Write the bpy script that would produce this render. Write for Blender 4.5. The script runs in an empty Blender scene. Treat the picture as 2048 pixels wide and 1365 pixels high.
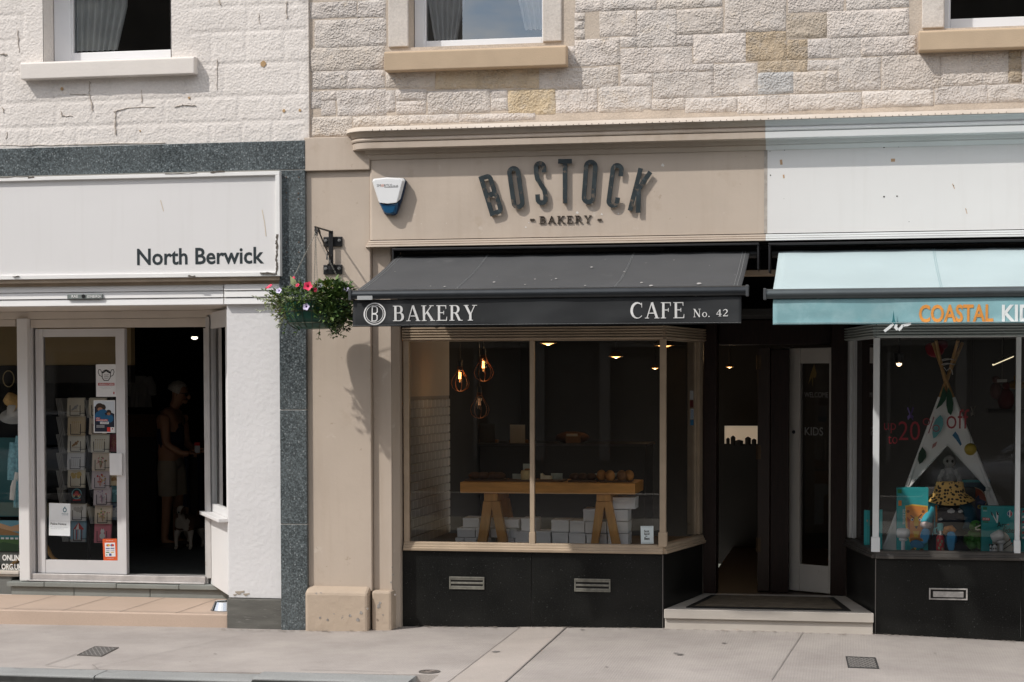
import bpy, bmesh, math, random
from mathutils import Vector, Matrix, noise
random.seed(7)
S = bpy.context.scene
# ------------------------------------------------------------------ camera
FPX, YAW, PIT, ROL, PY0 = 3659.99, .182585, .0379339, -.0019714, 904.9
CAM = Vector((0, -14.2, 1.86))
_f = Vector((-math.sin(YAW)*math.cos(PIT), math.cos(YAW)*math.cos(PIT), -math.sin(PIT)))
_r = Vector((math.cos(YAW), math.sin(YAW), 0)); _u = _r.cross(_f)
_c, _s = math.cos(ROL), math.sin(ROL)
CR, CU = _c*_r + _s*_u, -_s*_r + _c*_u
cd = bpy.data.cameras.new('camera'); co = bpy.data.objects.new('camera', cd); S.collection.objects.link(co)
m3 = Matrix((CR, CU, -_f)).transposed()
co.matrix_world = Matrix.Translation(CAM) @ m3.to_4x4()
cd.sensor_width = 36; cd.lens = FPX/2048*36; cd.shift_y = (PY0-682.5)/2048; cd.clip_end = 500; cd.clip_start = .05
S.camera = co
# ------------------------------------------------------------------ world, sun, exposure
SUN = Vector((-1.1, -1.0, 1.62))
W = bpy.data.worlds.new('World'); S.world = W; W.use_nodes = True
nt = W.node_tree; N = nt.nodes; L = nt.links
sky = N.new('ShaderNodeTexSky'); sky.sky_type = 'NISHITA'; sky.sun_disc = False
sky.sun_elevation = math.asin(SUN.normalized().z); sky.sun_rotation = math.atan2(SUN.x, SUN.y)
tc = N.new('ShaderNodeTexCoord'); mp = N.new('ShaderNodeMapping'); mp.inputs['Scale'].default_value = (1, 1, 2.4)
cl = N.new('ShaderNodeTexNoise'); cl.inputs['Scale'].default_value = 4.2; cl.inputs['Detail'].default_value = 9; cl.inputs['Roughness'].default_value = .56
cr = N.new('ShaderNodeValToRGB'); cr.color_ramp.elements[0].position = .42; cr.color_ramp.elements[1].position = .54
cr.color_ramp.elements[1].color = (.85, .85, .85, 1)
mx = N.new('ShaderNodeMix'); mx.data_type = 'RGBA'; mx.inputs['B'].default_value = (9.7, 9.15, 8.45, 1)
L.new(tc.outputs['Generated'], mp.inputs[0]); L.new(mp.outputs[0], cl.inputs['Vector']); L.new(cl.outputs['Fac'], cr.inputs[0])
L.new(cr.outputs[0], mx.inputs['Factor']); L.new(sky.outputs[0], mx.inputs['A'])
L.new(mx.outputs['Result'], N['Background'].inputs[0]); N['Background'].inputs[1].default_value = .138
sl = bpy.data.lights.new('sun', 'SUN'); sl.energy = 2.35; sl.angle = math.radians(.9); sl.color = (1, .955, .895)
so = bpy.data.objects.new('sun', sl); S.collection.objects.link(so)
so.rotation_euler = (-SUN).to_track_quat('-Z', 'Y').to_euler(); so.location = (-8, -8, 12)
S.view_settings.view_transform = 'Standard'; S.view_settings.look = 'None'; S.view_settings.exposure = .35; S.view_settings.gamma = 1
S.render.engine = 'CYCLES'; S.cycles.use_denoising = True; S.cycles.max_bounces = 7; S.cycles.transparent_max_bounces = 16
S.cycles.caustics_reflective = False; S.cycles.caustics_refractive = False; S.cycles.sample_clamp_indirect = 6
# ------------------------------------------------------------------ pixel of the photograph -> point on a plane of known depth
def ray(px, py): return _f*FPX + CR*(px-1024) - CU*(py-PY0)
def P(px, py, Y=0.):
    d = ray(px, py); q = CAM + d*((Y-CAM.y)/d.y); return q.x, q.z
def PX(px, py, Y=0.): return P(px, py, Y)[0]
def PZ(px, py, Y=0.): return P(px, py, Y)[1]
def V(px, py, Y=0.):
    q = P(px, py, Y); return Vector((q[0], Y, q[1]))
def G(px, py, z):
    d = ray(px, py); q = CAM + d*((z-CAM.z)/d.z); return q.x, q.y
def R4(x0, y0, x1, y1, Y=0.):      # pixel rectangle -> X0, X1, Z0, Z1
    xm, ym = (x0+x1)/2, (y0+y1)/2
    return PX(x0, ym, Y), PX(x1, ym, Y), PZ(xm, y1, Y), PZ(xm, y0, Y)
# ------------------------------------------------------------------ mesh helpers
ORG = {}
class MB:
    def __init__(s): s.v = []; s.f = []; s.mi = []; s.m = 0; s.T = None
    def add(s, vs, fs):
        b = len(s.v)
        s.v += [tuple(s.T @ Vector(p)) if s.T else tuple(p) for p in vs]
        for f in fs: s.f.append(tuple(b+i for i in f)); s.mi.append(s.m)
        return s
    def poly(s, pts): return s.add(pts, [tuple(range(len(pts)))])
    def box(s, x0, x1, y0, y1, z0, z1):
        if x0 > x1: x0, x1 = x1, x0
        if y0 > y1: y0, y1 = y1, y0
        if z0 > z1: z0, z1 = z1, z0
        return s.add([(x0,y0,z0),(x1,y0,z0),(x1,y1,z0),(x0,y1,z0),(x0,y0,z1),(x1,y0,z1),(x1,y1,z1),(x0,y1,z1)],
                     [(0,3,2,1),(4,5,6,7),(0,1,5,4),(1,2,6,5),(2,3,7,6),(3,0,4,7)])
    def prism(s, pts, y0, y1):        # polygon in x,z pushed along y
        n = len(pts)
        return s.add([(x,y0,z) for x,z in pts]+[(x,y1,z) for x,z in pts],
                     [tuple(range(n)), tuple(range(2*n-1,n-1,-1))]+[(i,(i+1)%n,n+(i+1)%n,n+i) for i in range(n)])
    def prismz(s, pts, z0, z1):
        n = len(pts)
        return s.add([(x,y,z0) for x,y in pts]+[(x,y,z1) for x,y in pts],
                     [tuple(range(n)), tuple(range(2*n-1,n-1,-1))]+[(i,(i+1)%n,n+(i+1)%n,n+i) for i in range(n)])
    def profx(s, prof, x0, x1):       # profile in y,z pushed along x
        n = len(prof)
        return s.add([(x0,y,z) for y,z in prof]+[(x1,y,z) for y,z in prof],
                     [tuple(range(n)), tuple(range(2*n-1,n-1,-1))]+[(i,(i+1)%n,n+(i+1)%n,n+i) for i in range(n)])
    def tube(s, pts, r, n=8, closed=False, cap=True):
        pts = [Vector(p) for p in pts]; k = len(pts); vs = []; fs = []
        up = Vector((0,0,1)); prev = None
        for i, p in enumerate(pts):
            a = pts[(i-1) % k] if (i > 0 or closed) else p; b = pts[(i+1) % k] if (i < k-1 or closed) else p
            t = (b-a).normalized()
            if prev is None:
                e = t.cross(up)
                if e.length < .05: e = t.cross(Vector((1,0,0)))
            else: e = prev - t*prev.dot(t)
            e.normalize(); prev = e; g = t.cross(e)
            rr = r[i] if isinstance(r, (list, tuple)) else r
            for j in range(n):
                w = 2*math.pi*j/n; vs.append(p+e*(rr*math.cos(w))+g*(rr*math.sin(w)))
        for i in range(k if closed else k-1):
            for j in range(n):
                fs.append((i*n+j, i*n+(j+1)%n, ((i+1)%k)*n+(j+1)%n, ((i+1)%k)*n+j))
        if cap and not closed: fs += [tuple(range(n-1,-1,-1)), tuple(range((k-1)*n, k*n))]
        return s.add(vs, fs)
    def lathe(s, prof, c, n=24, ax=None, arc=1.0):  # prof (r, h) about the axis (default z)
        vs = []; fs = []; c = Vector(c)
        M = Vector((0,0,1)).rotation_difference(Vector(ax)).to_matrix() if ax is not None else Matrix.Identity(3)
        for r, h in prof:
            for j in range(n):
                w = 2*math.pi*j/n; vs.append(c + M @ Vector((max(r,1e-4)*math.cos(w), max(r,1e-4)*math.sin(w), h)))
        for i in range(len(prof)-1):
            for j in range(n): fs.append((i*n+j, i*n+(j+1)%n, (i+1)*n+(j+1)%n, (i+1)*n+j))
        fs += [tuple(range(n-1,-1,-1)), tuple(range((len(prof)-1)*n, len(prof)*n))]
        return s.add(vs, fs)
    def ball(s, c, rx, ry=None, rz=None, n=14, M=None):
        ry = rx if ry is None else ry; rz = rx if rz is None else rz; k = max(6, n//2+1); vs = []; fs = []
        for i in range(k+1):
            a = math.pi*i/k
            for j in range(n):
                w = 2*math.pi*j/n; q = Vector((rx*max(math.sin(a),.004)*math.cos(w), ry*max(math.sin(a),.004)*math.sin(w), rz*math.cos(a)))
                vs.append(Vector(c)+(M @ q if M else q))
        for i in range(k):
            for j in range(n): fs.append((i*n+j, (i+1)*n+j, (i+1)*n+(j+1)%n, i*n+(j+1)%n))
        return s.add(vs, fs)
    def ribbon(s, pts, w, y0, y1, closed=False):    # flat stroke in x,z with thickness y0..y1
        pts = [Vector((p[0],p[1])) for p in pts]; k = len(pts); A = []; B = []
        for i, p in enumerate(pts):
            a = pts[(i-1)%k] if (i > 0 or closed) else p; b = pts[(i+1)%k] if (i < k-1 or closed) else p
            t1 = (p-a).normalized() if (p-a).length > 1e-9 else (b-p).normalized(); t2 = (b-p).normalized() if (b-p).length > 1e-9 else t1
            t = (t1+t2); t = t.normalized() if t.length > 1e-6 else t1
            nn = Vector((-t.y, t.x)); q = max(.45, nn.dot(Vector((-t1.y, t1.x))))
            ww = (w[i] if isinstance(w, (list, tuple)) else w)/2/q
            A.append(p+nn*ww); B.append(p-nn*ww)
        vs = [(p.x,y0,p.y) for p in A]+[(p.x,y0,p.y) for p in B]+[(p.x,y1,p.y) for p in A]+[(p.x,y1,p.y) for p in B]; fs = []
        for i in range(k if closed else k-1):
            j = (i+1)%k
            fs += [(i,k+i,k+j,j),(2*k+i,2*k+j,3*k+j,3*k+i),(i,j,2*k+j,2*k+i),(k+i,3*k+i,3*k+j,k+j)]
        if not closed: fs += [(0,2*k,3*k,k),(k-1,2*k-1,4*k-1,3*k-1)]
        return s.add(vs, fs)
    def build(s, name, mat, parent=None, bev=0, smooth=None, org=None, label=None):
        o0 = Vector(org) if org is not None else (ORG[parent.name] if parent else Vector((0,0,0)))
        me = bpy.data.meshes.new(name)
        me.from_pydata([tuple(Vector(p)-o0) for p in s.v], [], s.f)
        mats = mat if isinstance(mat, (list, tuple)) else [mat]
        for m in mats: me.materials.append(m)
        me.polygons.foreach_set('material_index', s.mi)
        bm = bmesh.new(); bm.from_mesh(me); bmesh.ops.recalc_face_normals(bm, faces=bm.faces); bm.to_mesh(me); bm.free()
        me.validate(clean_customdata=False)
        o = bpy.data.objects.new(name, me); S.collection.objects.link(o)
        if parent: o.parent = parent
        else: o.location = o0
        ORG[o.name] = o0
        if smooth is not None:
            me.polygons.foreach_set('use_smooth', [True]*len(me.polygons)); me.set_sharp_from_angle(angle=math.radians(smooth))
        if bev:
            b = o.modifiers.new('bevel', 'BEVEL'); b.width = bev; b.segments = 2; b.limit_method = 'ANGLE'; b.angle_limit = math.radians(40)
            b.harden_normals = False
        if label: o['label'] = label
        return o
def tag(o, label, cat, group=None):
    o['label'] = label; o['category'] = cat
    if group: o['group'] = group
    return o
def thing(name, loc, label, cat, group=None):
    o = bpy.data.objects.new(name, None); S.collection.objects.link(o); o.location = loc; o.empty_display_size = .1
    ORG[o.name] = Vector(loc); return tag(o, label, cat, group)
def kind(o, k): o['kind'] = k; return o
def wrect(mb, a, y=0., d=.001):   # flat sheet, a = (x0,x1,z0,z1)
    return mb.box(a[0], a[1], y, y+d, a[2], a[3])
def frame(mb, x0, x1, z0, z1, y0, y1, w, wb=None, wt=None, wr=None):
    wb = w if wb is None else wb; wt = w if wt is None else wt; wr = w if wr is None else wr
    mb.box(x0, x0+w, y0, y1, z0, z1); mb.box(x1-wr, x1, y0, y1, z0, z1)
    mb.box(x0+w, x1-wr, y0, y1, z0, z0+wb); mb.box(x0+w, x1-wr, y0, y1, z1-wt, z1)
    return mb
_txt = {}
def text_geo(body, bold):
    k = (body, bold)
    if k not in _txt:
        c = bpy.data.curves.new('t', 'FONT'); c.body = body; c.size = 1; c.offset = bold; c.resolution_u = 3; c.fill_mode = 'BOTH'
        o = bpy.data.objects.new('t', c); S.collection.objects.link(o)
        dg = bpy.context.evaluated_depsgraph_get(); me = bpy.data.meshes.new_from_object(o.evaluated_get(dg))
        _txt[k] = ([v.co.copy() for v in me.vertices], [tuple(p.vertices) for p in me.polygons])
        bpy.data.objects.remove(o); bpy.data.curves.remove(c); bpy.data.meshes.remove(me)
    return _txt[k]
def text(mb, body, x0, x1, z0, z1, y, bold=0., mirror=False, shear=0):  # fits the words in the rectangle, facing -y
    vs, fs = text_geo(body, bold)
    a = min(v.x for v in vs); b = max(v.x for v in vs); c = min(v.y for v in vs); d = max(v.y for v in vs)
    out = []
    for v in vs:
        u = (v.x-a)/(b-a); t = (v.y-c)/(d-c)
        if mirror: u = 1-u
        out.append((x0+u*(x1-x0)+shear*t*(z1-z0), y, z0+t*(z1-z0)))
    return mb.add(out, fs)
def arc(cx, cz, rx, rz, a0, a1, n=10): return [(cx+rx*math.cos(math.radians(a0+(a1-a0)*i/n)), cz+rz*math.sin(math.radians(a0+(a1-a0)*i/n))) for i in range(n+1)]
# ------------------------------------------------------------------ materials
MATS = {}
def nodes(name):
    m = bpy.data.materials.new(name); m.use_nodes = True; t = m.node_tree
    return m, t.nodes, t.links, t.nodes['Principled BSDF']
def pm(name, col, rough=.6, var=.12, vs=2.5, bump=0., bs=40, metal=0., spec=.4, stain=None, fine=0., fs=250, attr=None, bd=6, stretch=None, coat=0, streak=None, pits=0):
    """paint / stone / wood: a base colour, broad and fine tone variation, stains with their own colour, bump"""
    if name in MATS: return MATS[name]
    m, N, L, B = nodes(name)
    tc = N.new('ShaderNodeTexCoord'); src = tc.outputs['Object']
    if stretch:
        mpn = N.new('ShaderNodeMapping'); mpn.inputs['Scale'].default_value = stretch; L.new(src, mpn.inputs[0]); src = mpn.outputs[0]
    if attr:
        a = N.new('ShaderNodeAttribute'); a.attribute_name = attr; base = a.outputs['Color']
    else:
        rgb = N.new('ShaderNodeRGB'); rgb.outputs[0].default_value = (*col, 1); base = rgb.outputs[0]
    def mul(base, scale, amt, det):
        n = N.new('ShaderNodeTexNoise'); n.inputs['Scale'].default_value = scale; n.inputs['Detail'].default_value = det; L.new(src, n.inputs['Vector'])
        r = N.new('ShaderNodeMapRange'); r.inputs[1].default_value = .25; r.inputs[2].default_value = .75; r.inputs[3].default_value = 1-amt; r.inputs[4].default_value = 1+amt
        L.new(n.outputs['Fac'], r.inputs[0])
        x = N.new('ShaderNodeMix'); x.data_type = 'RGBA'; x.blend_type = 'MULTIPLY'; x.inputs['Factor'].default_value = 1
        L.new(base, x.inputs['A']); L.new(r.outputs[0], x.inputs['B']); return x.outputs['Result']
    if var: base = mul(base, vs, var, 5)
    if fine: base = mul(base, fs, fine, 2)
    if streak:     # rain runs: (colour, amount, threshold)
        mo = N.new('ShaderNodeMapping'); mo.inputs['Scale'].default_value = (17, 17, 1.1); L.new(src, mo.inputs[0])
        n = N.new('ShaderNodeTexNoise'); n.inputs['Scale'].default_value = 1; n.inputs['Detail'].default_value = 5; L.new(mo.outputs[0], n.inputs['Vector'])
        r = N.new('ShaderNodeMapRange'); r.inputs[1].default_value = streak[2]; r.inputs[2].default_value = streak[2]+.2; r.inputs[4].default_value = streak[1]; L.new(n.outputs['Fac'], r.inputs[0])
        x = N.new('ShaderNodeMix'); x.data_type = 'RGBA'; L.new(r.outputs[0], x.inputs['Factor']); L.new(base, x.inputs['A']); x.inputs['B'].default_value = (*streak[0], 1); base = x.outputs['Result']
    for st in (stain or []):     # (colour, scale, threshold, softness, amount)
        n = N.new('ShaderNodeTexNoise'); n.inputs['Scale'].default_value = st[1]; n.inputs['Detail'].default_value = 6; n.inputs['Roughness'].default_value = .62
        mo = N.new('ShaderNodeMapping'); mo.inputs['Location'].default_value = (st[1]*1.7, 3.1, st[2]*9); L.new(src, mo.inputs[0]); L.new(mo.outputs[0], n.inputs['Vector'])
        r = N.new('ShaderNodeMapRange'); r.inputs[1].default_value = st[2]; r.inputs[2].default_value = st[2]+st[3]; r.inputs[4].default_value = st[4]; L.new(n.outputs['Fac'], r.inputs[0])
        x = N.new('ShaderNodeMix'); x.data_type = 'RGBA'; L.new(r.outputs[0], x.inputs['Factor']); L.new(base, x.inputs['A']); x.inputs['B'].default_value = (*st[0], 1); base = x.outputs['Result']
    L.new(base, B.inputs['Base Color'])
    B.inputs['Roughness'].default_value = rough; B.inputs['Metallic'].default_value = metal; B.inputs['Specular IOR Level'].default_value = spec
    if coat: B.inputs['Coat Weight'].default_value = coat; B.inputs['Coat Roughness'].default_value = .08
    if bump:
        n = N.new('ShaderNodeTexNoise'); n.inputs['Scale'].default_value = bs; n.inputs['Detail'].default_value = bd; L.new(src, n.inputs['Vector'])
        b = N.new('ShaderNodeBump'); b.inputs['Strength'].default_value = 1; b.inputs['Distance'].default_value = bump
        hgt = n.outputs['Fac']
        if pits:
            v = N.new('ShaderNodeTexVoronoi'); v.inputs['Scale'].default_value = pits; v.feature = 'SMOOTH_F1'; L.new(src, v.inputs['Vector'])
            a = N.new('ShaderNodeMath'); a.operation = 'MULTIPLY_ADD'; a.inputs[1].default_value = 1.2; L.new(v.outputs['Distance'], a.inputs[0]); L.new(hgt, a.inputs[2]); hgt = a.outputs[0]
        L.new(hgt, b.inputs['Height']); L.new(b.outputs[0], B.inputs['Normal'])
    MATS[name] = m; return m
def flat(name, col, rough=.55, spec=.35, metal=0.): return pm(name, col, rough, .06, 9, 0, metal=metal, spec=spec)
def glow(name, col, e):
    if name in MATS: return MATS[name]
    m, N, L, B = nodes(name); B.inputs['Base Color'].default_value = (*col, 1)
    B.inputs['Emission Color'].default_value = (*col, 1); B.inputs['Emission Strength'].default_value = e; MATS[name] = m; return m
def glassmat(name, tint=(.93,.95,.95), gain=1.9, rough=0., dirt=0.):
    if name in MATS: return MATS[name]
    m, N, L, B = nodes(name); N.remove(B); out = N['Material Output']
    tr = N.new('ShaderNodeBsdfTransparent'); tr.inputs[0].default_value = (*tint, 1)
    gl = N.new('ShaderNodeBsdfGlossy'); gl.inputs['Roughness'].default_value = rough
    fr = N.new('ShaderNodeFresnel'); fr.inputs[0].default_value = 1.5
    mu = N.new('ShaderNodeMath'); mu.operation = 'MULTIPLY'; mu.inputs[1].default_value = gain; mu.use_clamp = True
    mi = N.new('ShaderNodeMixShader'); L.new(fr.outputs[0], mu.inputs[0]); L.new(mu.outputs[0], mi.inputs[0])
    L.new(tr.outputs[0], mi.inputs[1]); L.new(gl.outputs[0], mi.inputs[2]); fin = mi.outputs[0]
    if dirt:
        df = N.new('ShaderNodeBsdfDiffuse'); df.inputs[0].default_value = (.6,.6,.58,1)
        nz = N.new('ShaderNodeTexNoise'); nz.inputs['Scale'].default_value = 5; nz.inputs['Detail'].default_value = 6
        t = N.new('ShaderNodeTexCoord'); L.new(t.outputs['Object'], nz.inputs['Vector'])
        r = N.new('ShaderNodeMapRange'); r.inputs[1].default_value = .4; r.inputs[2].default_value = .8; r.inputs[4].default_value = dirt; L.new(nz.outputs['Fac'], r.inputs[0])
        m2 = N.new('ShaderNodeMixShader'); L.new(r.outputs[0], m2.inputs[0]); L.new(fin, m2.inputs[1]); L.new(df.outputs[0], m2.inputs[2]); fin = m2.outputs[0]
    L.new(fin, out.inputs[0]); MATS[name] = m; return m
def granite(name, base, fleck, amt, rough=.3, scale=95, bloom=None, spec=.4):
    m, N, L, B = nodes(name); tc = N.new('ShaderNodeTexCoord'); src = tc.outputs['Object']
    n1 = N.new('ShaderNodeTexNoise'); n1.inputs['Scale'].default_value = scale; n1.inputs['Detail'].default_value = 3; n1.inputs['Roughness'].default_value = .7; L.new(src, n1.inputs['Vector'])
    r1 = N.new('ShaderNodeValToRGB'); e = r1.color_ramp.elements
    e[0].position = .40; e[0].color = (*[c*.2 for c in base], 1); e[1].position = .6; e[1].color = (*base, 1)
    q = e.new(.68); q.color = (*[b+(f-b)*.4 for b, f in zip(base, fleck)], 1); L.new(n1.outputs['Fac'], r1.inputs[0])
    v = N.new('ShaderNodeTexVoronoi'); v.inputs['Scale'].default_value = scale*.75; v.inputs['Randomness'].default_value = 1; L.new(src, v.inputs['Vector'])
    sp = N.new('ShaderNodeSeparateColor'); L.new(v.outputs['Color'], sp.inputs[0])
    th = N.new('ShaderNodeMapRange'); th.inputs[1].default_value = 1-amt; th.inputs[2].default_value = 1; th.inputs[4].default_value = 1; L.new(sp.outputs[0], th.inputs[0])
    mk = N.new('ShaderNodeMapRange'); mk.inputs[1].default_value = .45; mk.inputs[2].default_value = .15; L.new(v.outputs['Distance'], mk.inputs[0])
    mm = N.new('ShaderNodeMath'); mm.operation = 'MULTIPLY'; L.new(th.outputs[0], mm.inputs[0]); L.new(mk.outputs[0], mm.inputs[1])
    x = N.new('ShaderNodeMix'); x.data_type = 'RGBA'; L.new(mm.outputs[0], x.inputs['Factor']); L.new(r1.outputs[0], x.inputs['A']); x.inputs['B'].default_value = (*fleck, 1)
    base_o = x.outputs['Result']
    if bloom:   # dusty weathering with its own shape: (colour, amount)
        n = N.new('ShaderNodeTexNoise'); n.inputs['Scale'].default_value = 2.2; n.inputs['Detail'].default_value = 5; L.new(src, n.inputs['Vector'])
        r = N.new('ShaderNodeMapRange'); r.inputs[1].default_value = .35; r.inputs[2].default_value = .75; r.inputs[4].default_value = bloom[1]; L.new(n.outputs['Fac'], r.inputs[0])
        y = N.new('ShaderNodeMix'); y.data_type = 'RGBA'; L.new(r.outputs[0], y.inputs['Factor']); L.new(base_o, y.inputs['A']); y.inputs['B'].default_value = (*bloom[0], 1); base_o = y.outputs['Result']
    L.new(base_o, B.inputs['Base Color']); B.inputs['Roughness'].default_value = rough; B.inputs['Specular IOR Level'].default_value = spec; MATS[name] = m; return m
tan = pm('tan paint', (.50,.42,.345), .6, .09, 1.3, .0022, 14, stain=[((.36,.27,.19), 2.3, .60, .1, .4), ((.6,.54,.47), 5, .66, .04, .5), ((.34,.26,.19), 14, .68, .03, .5)], streak=((.40,.315,.24), .22, .5))
tan_wood = pm('shaded tan wood paint', (.41,.32,.23), .5, .12, 6, .0008, 30, stain=[((.17,.12,.08), 9, .66, .06, .6)])  # tan darkened and browned to carry the shade under the awning
white_paint = pm('white paint', (.72,.715,.71), .55, .05, 1.2, .0006, 30, stain=[((.55,.5,.43), 2.5, .66, .08, .3)])
render_white = pm('white masonry paint', (.71,.665,.625), .8, .06, 2, .0035, 60, pits=55, fine=.05, fs=60, stain=[((.46,.41,.35), 3.1, .69, .05, .55)])
pier_white = pm('white render', (.69,.68,.68), .8, .05, 2, .004, 26, stain=[((.55,.5,.45), 3.1, .7, .06, .4)])
board_white = pm('white board', (.715,.705,.70), .4, .03, 1, streak=((.60,.585,.565), .16, .55), stain=[((.62,.55,.46), 1.3, .72, .05, .25)])
alu = pm('white aluminium', (.62,.615,.62), .35, .05, 3, spec=.5)
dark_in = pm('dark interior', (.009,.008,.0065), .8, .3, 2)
brown_dark = pm('dark brown wood', (.016,.007,.005), .4, .35, 8, .0006, 30, spec=.25, stretch=(8,8,1))
black_metal = pm('black metal', (.015,.015,.016), .35, .2, 20, spec=.5)
glass = glassmat('shop glass', (.97,.98,.98), gain=.95, dirt=.003)
glass_up = glassmat('upper glass', (.95,.97,.97), 1.6); glass_sky = glassmat('sky boosted upper glass', (.96,.98,.98), 6.5)  # reflection gain raised so the middle window mirrors a brighter sky
gran = granite('blue granite', (.10,.122,.13), (.30,.33,.34), .5, .34, 70, bloom=((.2,.225,.23), .3))
gran_dark = granite('black granite', (.007,.0078,.0072), (.085,.09,.085), .05, .38, 120, bloom=((.026,.026,.024), .5), spec=.22)
sandstone = pm('buff sandstone', (.50,.385,.27), .85, .12, 3, .002, 70, stain=[((.3,.24,.19), 5, .66, .08, .5)])
# ================================================================== ground
def lerp_tab(tab, x):
    if x <= tab[0][0]: return tab[0][1]
    for (a, b), (c, d) in zip(tab, tab[1:]):
        if x <= c: return b+(d-b)*(x-a)/(c-a)
    return tab[-1][1]
WALLZ = [(-9, -.15), (-6.98, -.142), (-5, -.128), (-4.5, -.128), (-3.55, -.112), (-2.5, -.096), (-1.45, -.080), (-.6, -.078), (.17, -.088), (1.3, -.12), (3, -.15)]
def gz(x, y): return lerp_tab(WALLZ, x) + .012*min(y, .3) + .003*noise.noise((x*.9, y*.9, 0))
KY = -2.1
def ground_sheet(name, x0, x1, y0, y1, nx, ny, mat, dz=0., k='structure', zf=None):
    m = MB(); vs = []; fs = []
    for j in range(ny+1):
        for i in range(nx+1):
            x = x0+(x1-x0)*i/nx; y = y0+(y1-y0)*j/ny; vs.append((x, y, (zf or gz)(x, y)+dz))
    for j in range(ny):
        for i in range(nx): a = j*(nx+1)+i; fs.append((a, a+1, a+nx+2, a+nx+1))
    b = len(vs); vs += [(x0+(x1-x0)*i/nx, y0, (zf or gz)(x0+(x1-x0)*i/nx, y0)+dz-.16) for i in range(nx+1)]; fs += [(b+i, b+i+1, i+1, i) for i in range(nx)]   # skirt down to the roadbed
    m.add(vs, fs); return kind(m.build(name, mat, smooth=60), k)
def paving_mat():
    m, N, L, B = nodes('paving concrete'); tc = N.new('ShaderNodeTexCoord'); src = tc.outputs['Object']
    def nz(s, d, r=.6):
        n = N.new('ShaderNodeTexNoise'); n.inputs['Scale'].default_value = s; n.inputs['Detail'].default_value = d; n.inputs['Roughness'].default_value = r; L.new(src, n.inputs['Vector']); return n.outputs['Fac']
    a = N.new('ShaderNodeValToRGB'); e = a.color_ramp.elements; e[0].position = .3; e[0].color = (.295, .265, .245, 1); e[1].position = .72; e[1].color = (.44, .40, .37, 1)
    L.new(nz(1.1, 7, .65), a.inputs[0])
    b = N.new('ShaderNodeMapRange'); b.inputs[1].default_value = .3; b.inputs[2].default_value = .7; b.inputs[3].default_value = .86; b.inputs[4].default_value = 1.12; L.new(nz(190, 3), b.inputs[0])
    x = N.new('ShaderNodeMix'); x.data_type = 'RGBA'; x.blend_type = 'MULTIPLY'; x.inputs['Factor'].default_value = 1; L.new(a.outputs[0], x.inputs['A']); L.new(b.outputs[0], x.inputs['B'])
    c = N.new('ShaderNodeMapRange'); c.inputs[1].default_value = .57; c.inputs[2].default_value = .70; c.inputs[4].default_value = .5; L.new(nz(3.2, 8, .7), c.inputs[0])
    y = N.new('ShaderNodeMix'); y.data_type = 'RGBA'; L.new(c.outputs[0], y.inputs['Factor']); L.new(x.outputs['Result'], y.inputs['A']); y.inputs['B'].default_value = (.29, .262, .243, 1)
    L.new(y.outputs['Result'], B.inputs['Base Color']); B.inputs['Roughness'].default_value = .9
    wv = N.new('ShaderNodeTexWave'); wv.bands_direction = 'X'; wv.inputs['Scale'].default_value = 16; wv.inputs['Distortion'].default_value = .6; L.new(src, wv.inputs['Vector'])
    ad = N.new('ShaderNodeMath'); ad.operation = 'MULTIPLY_ADD'; ad.inputs[1].default_value = .3; L.new(wv.outputs['Fac'], ad.inputs[0]); L.new(nz(130, 4), ad.inputs[2])
    bp = N.new('ShaderNodeBump'); bp.inputs['Distance'].default_value = .0022; L.new(ad.outputs[0], bp.inputs['Height']); L.new(bp.outputs[0], B.inputs['Normal']); return m
pave = paving_mat()
pave_buff = pm('buff paving strip', (.41, .365, .33), .9, .12, 1.6, .0018, 130, fine=.14, fs=170, stain=[((.31, .27, .24), 4, .66, .07, .5)])
kerb_m = pm('grey kerb stone', (.27, .275, .27), .85, .16, 2, .004, 45, fine=.14, fs=120, stain=[((.16, .155, .15), 5, .6, .1, .6)])
tar = pm('asphalt', (.075, .073, .072), .9, .2, 2, .004, 160, fine=.35, fs=160)
joint_m = flat('joint dirt', (.27,.245,.225), .95)
ground_sheet('pavement', -14, 8, KY, .35, 180, 24, pave)
road_z = lambda x, y: lerp_tab(WALLZ, x)-.125-.006*abs(y+6.3)+.05
ground_sheet('road', -60, 60, -10.6, KY-.1, 60, 20, tar, zf=lambda x, y: lerp_tab(WALLZ, x)-.085+.02*math.cos((y+6.3)/4.3*1.57))
ground_sheet('far_pavement', -60, 60, -16, -10.6, 60, 6, pave, zf=lambda x, y: -.02)
ground_sheet('side_pavement', -60, -14, KY, .35, 10, 3, pave, zf=lambda x, y: -.17)
ground_sheet('side_pavement', 8, 60, KY, .35, 10, 3, pave, zf=lambda x, y: -.17)
ground_sheet('pavement', PX(1000,1264,.1), 8, KY-.42, KY, 60, 4, pave)
m = MB(); x = -14.; XC = PX(985,1264,.1)
while x < 8:                                           # kerb stones with open joints
    ln = random.uniform(.75, 1.15); jz = random.uniform(-.004, .004)
    n = 6; ky = KY if x+ln/2 < XC else KY-.42; kw = .26; prof = [(ky, -.12), (ky, .0), (ky-.012, .002), (ky-kw+.03, -.002), (ky-kw+.006, -.012), (ky-kw, -.16)]
    a = gz(x+ln/2, KY)+jz; m.m = 0; m.profx([(p, a+q) for p, q in prof], x+.006, x+ln-.006); m.m = 1; m.box(x+.008, x+ln-.008, ky-kw-.004, ky-kw-.0005, a-.16, a-.018); x += ln
kind(m.build('kerb', [kerb_m, pm('tarred kerb face', (.05,.05,.047), .9, .3, 12)]), 'structure')
def ground_poly(mb, pts, dz):          # thin sheet following the pavement
    return mb.poly([(x, y, gz(x, y)+dz) for x, y in pts])
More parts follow.
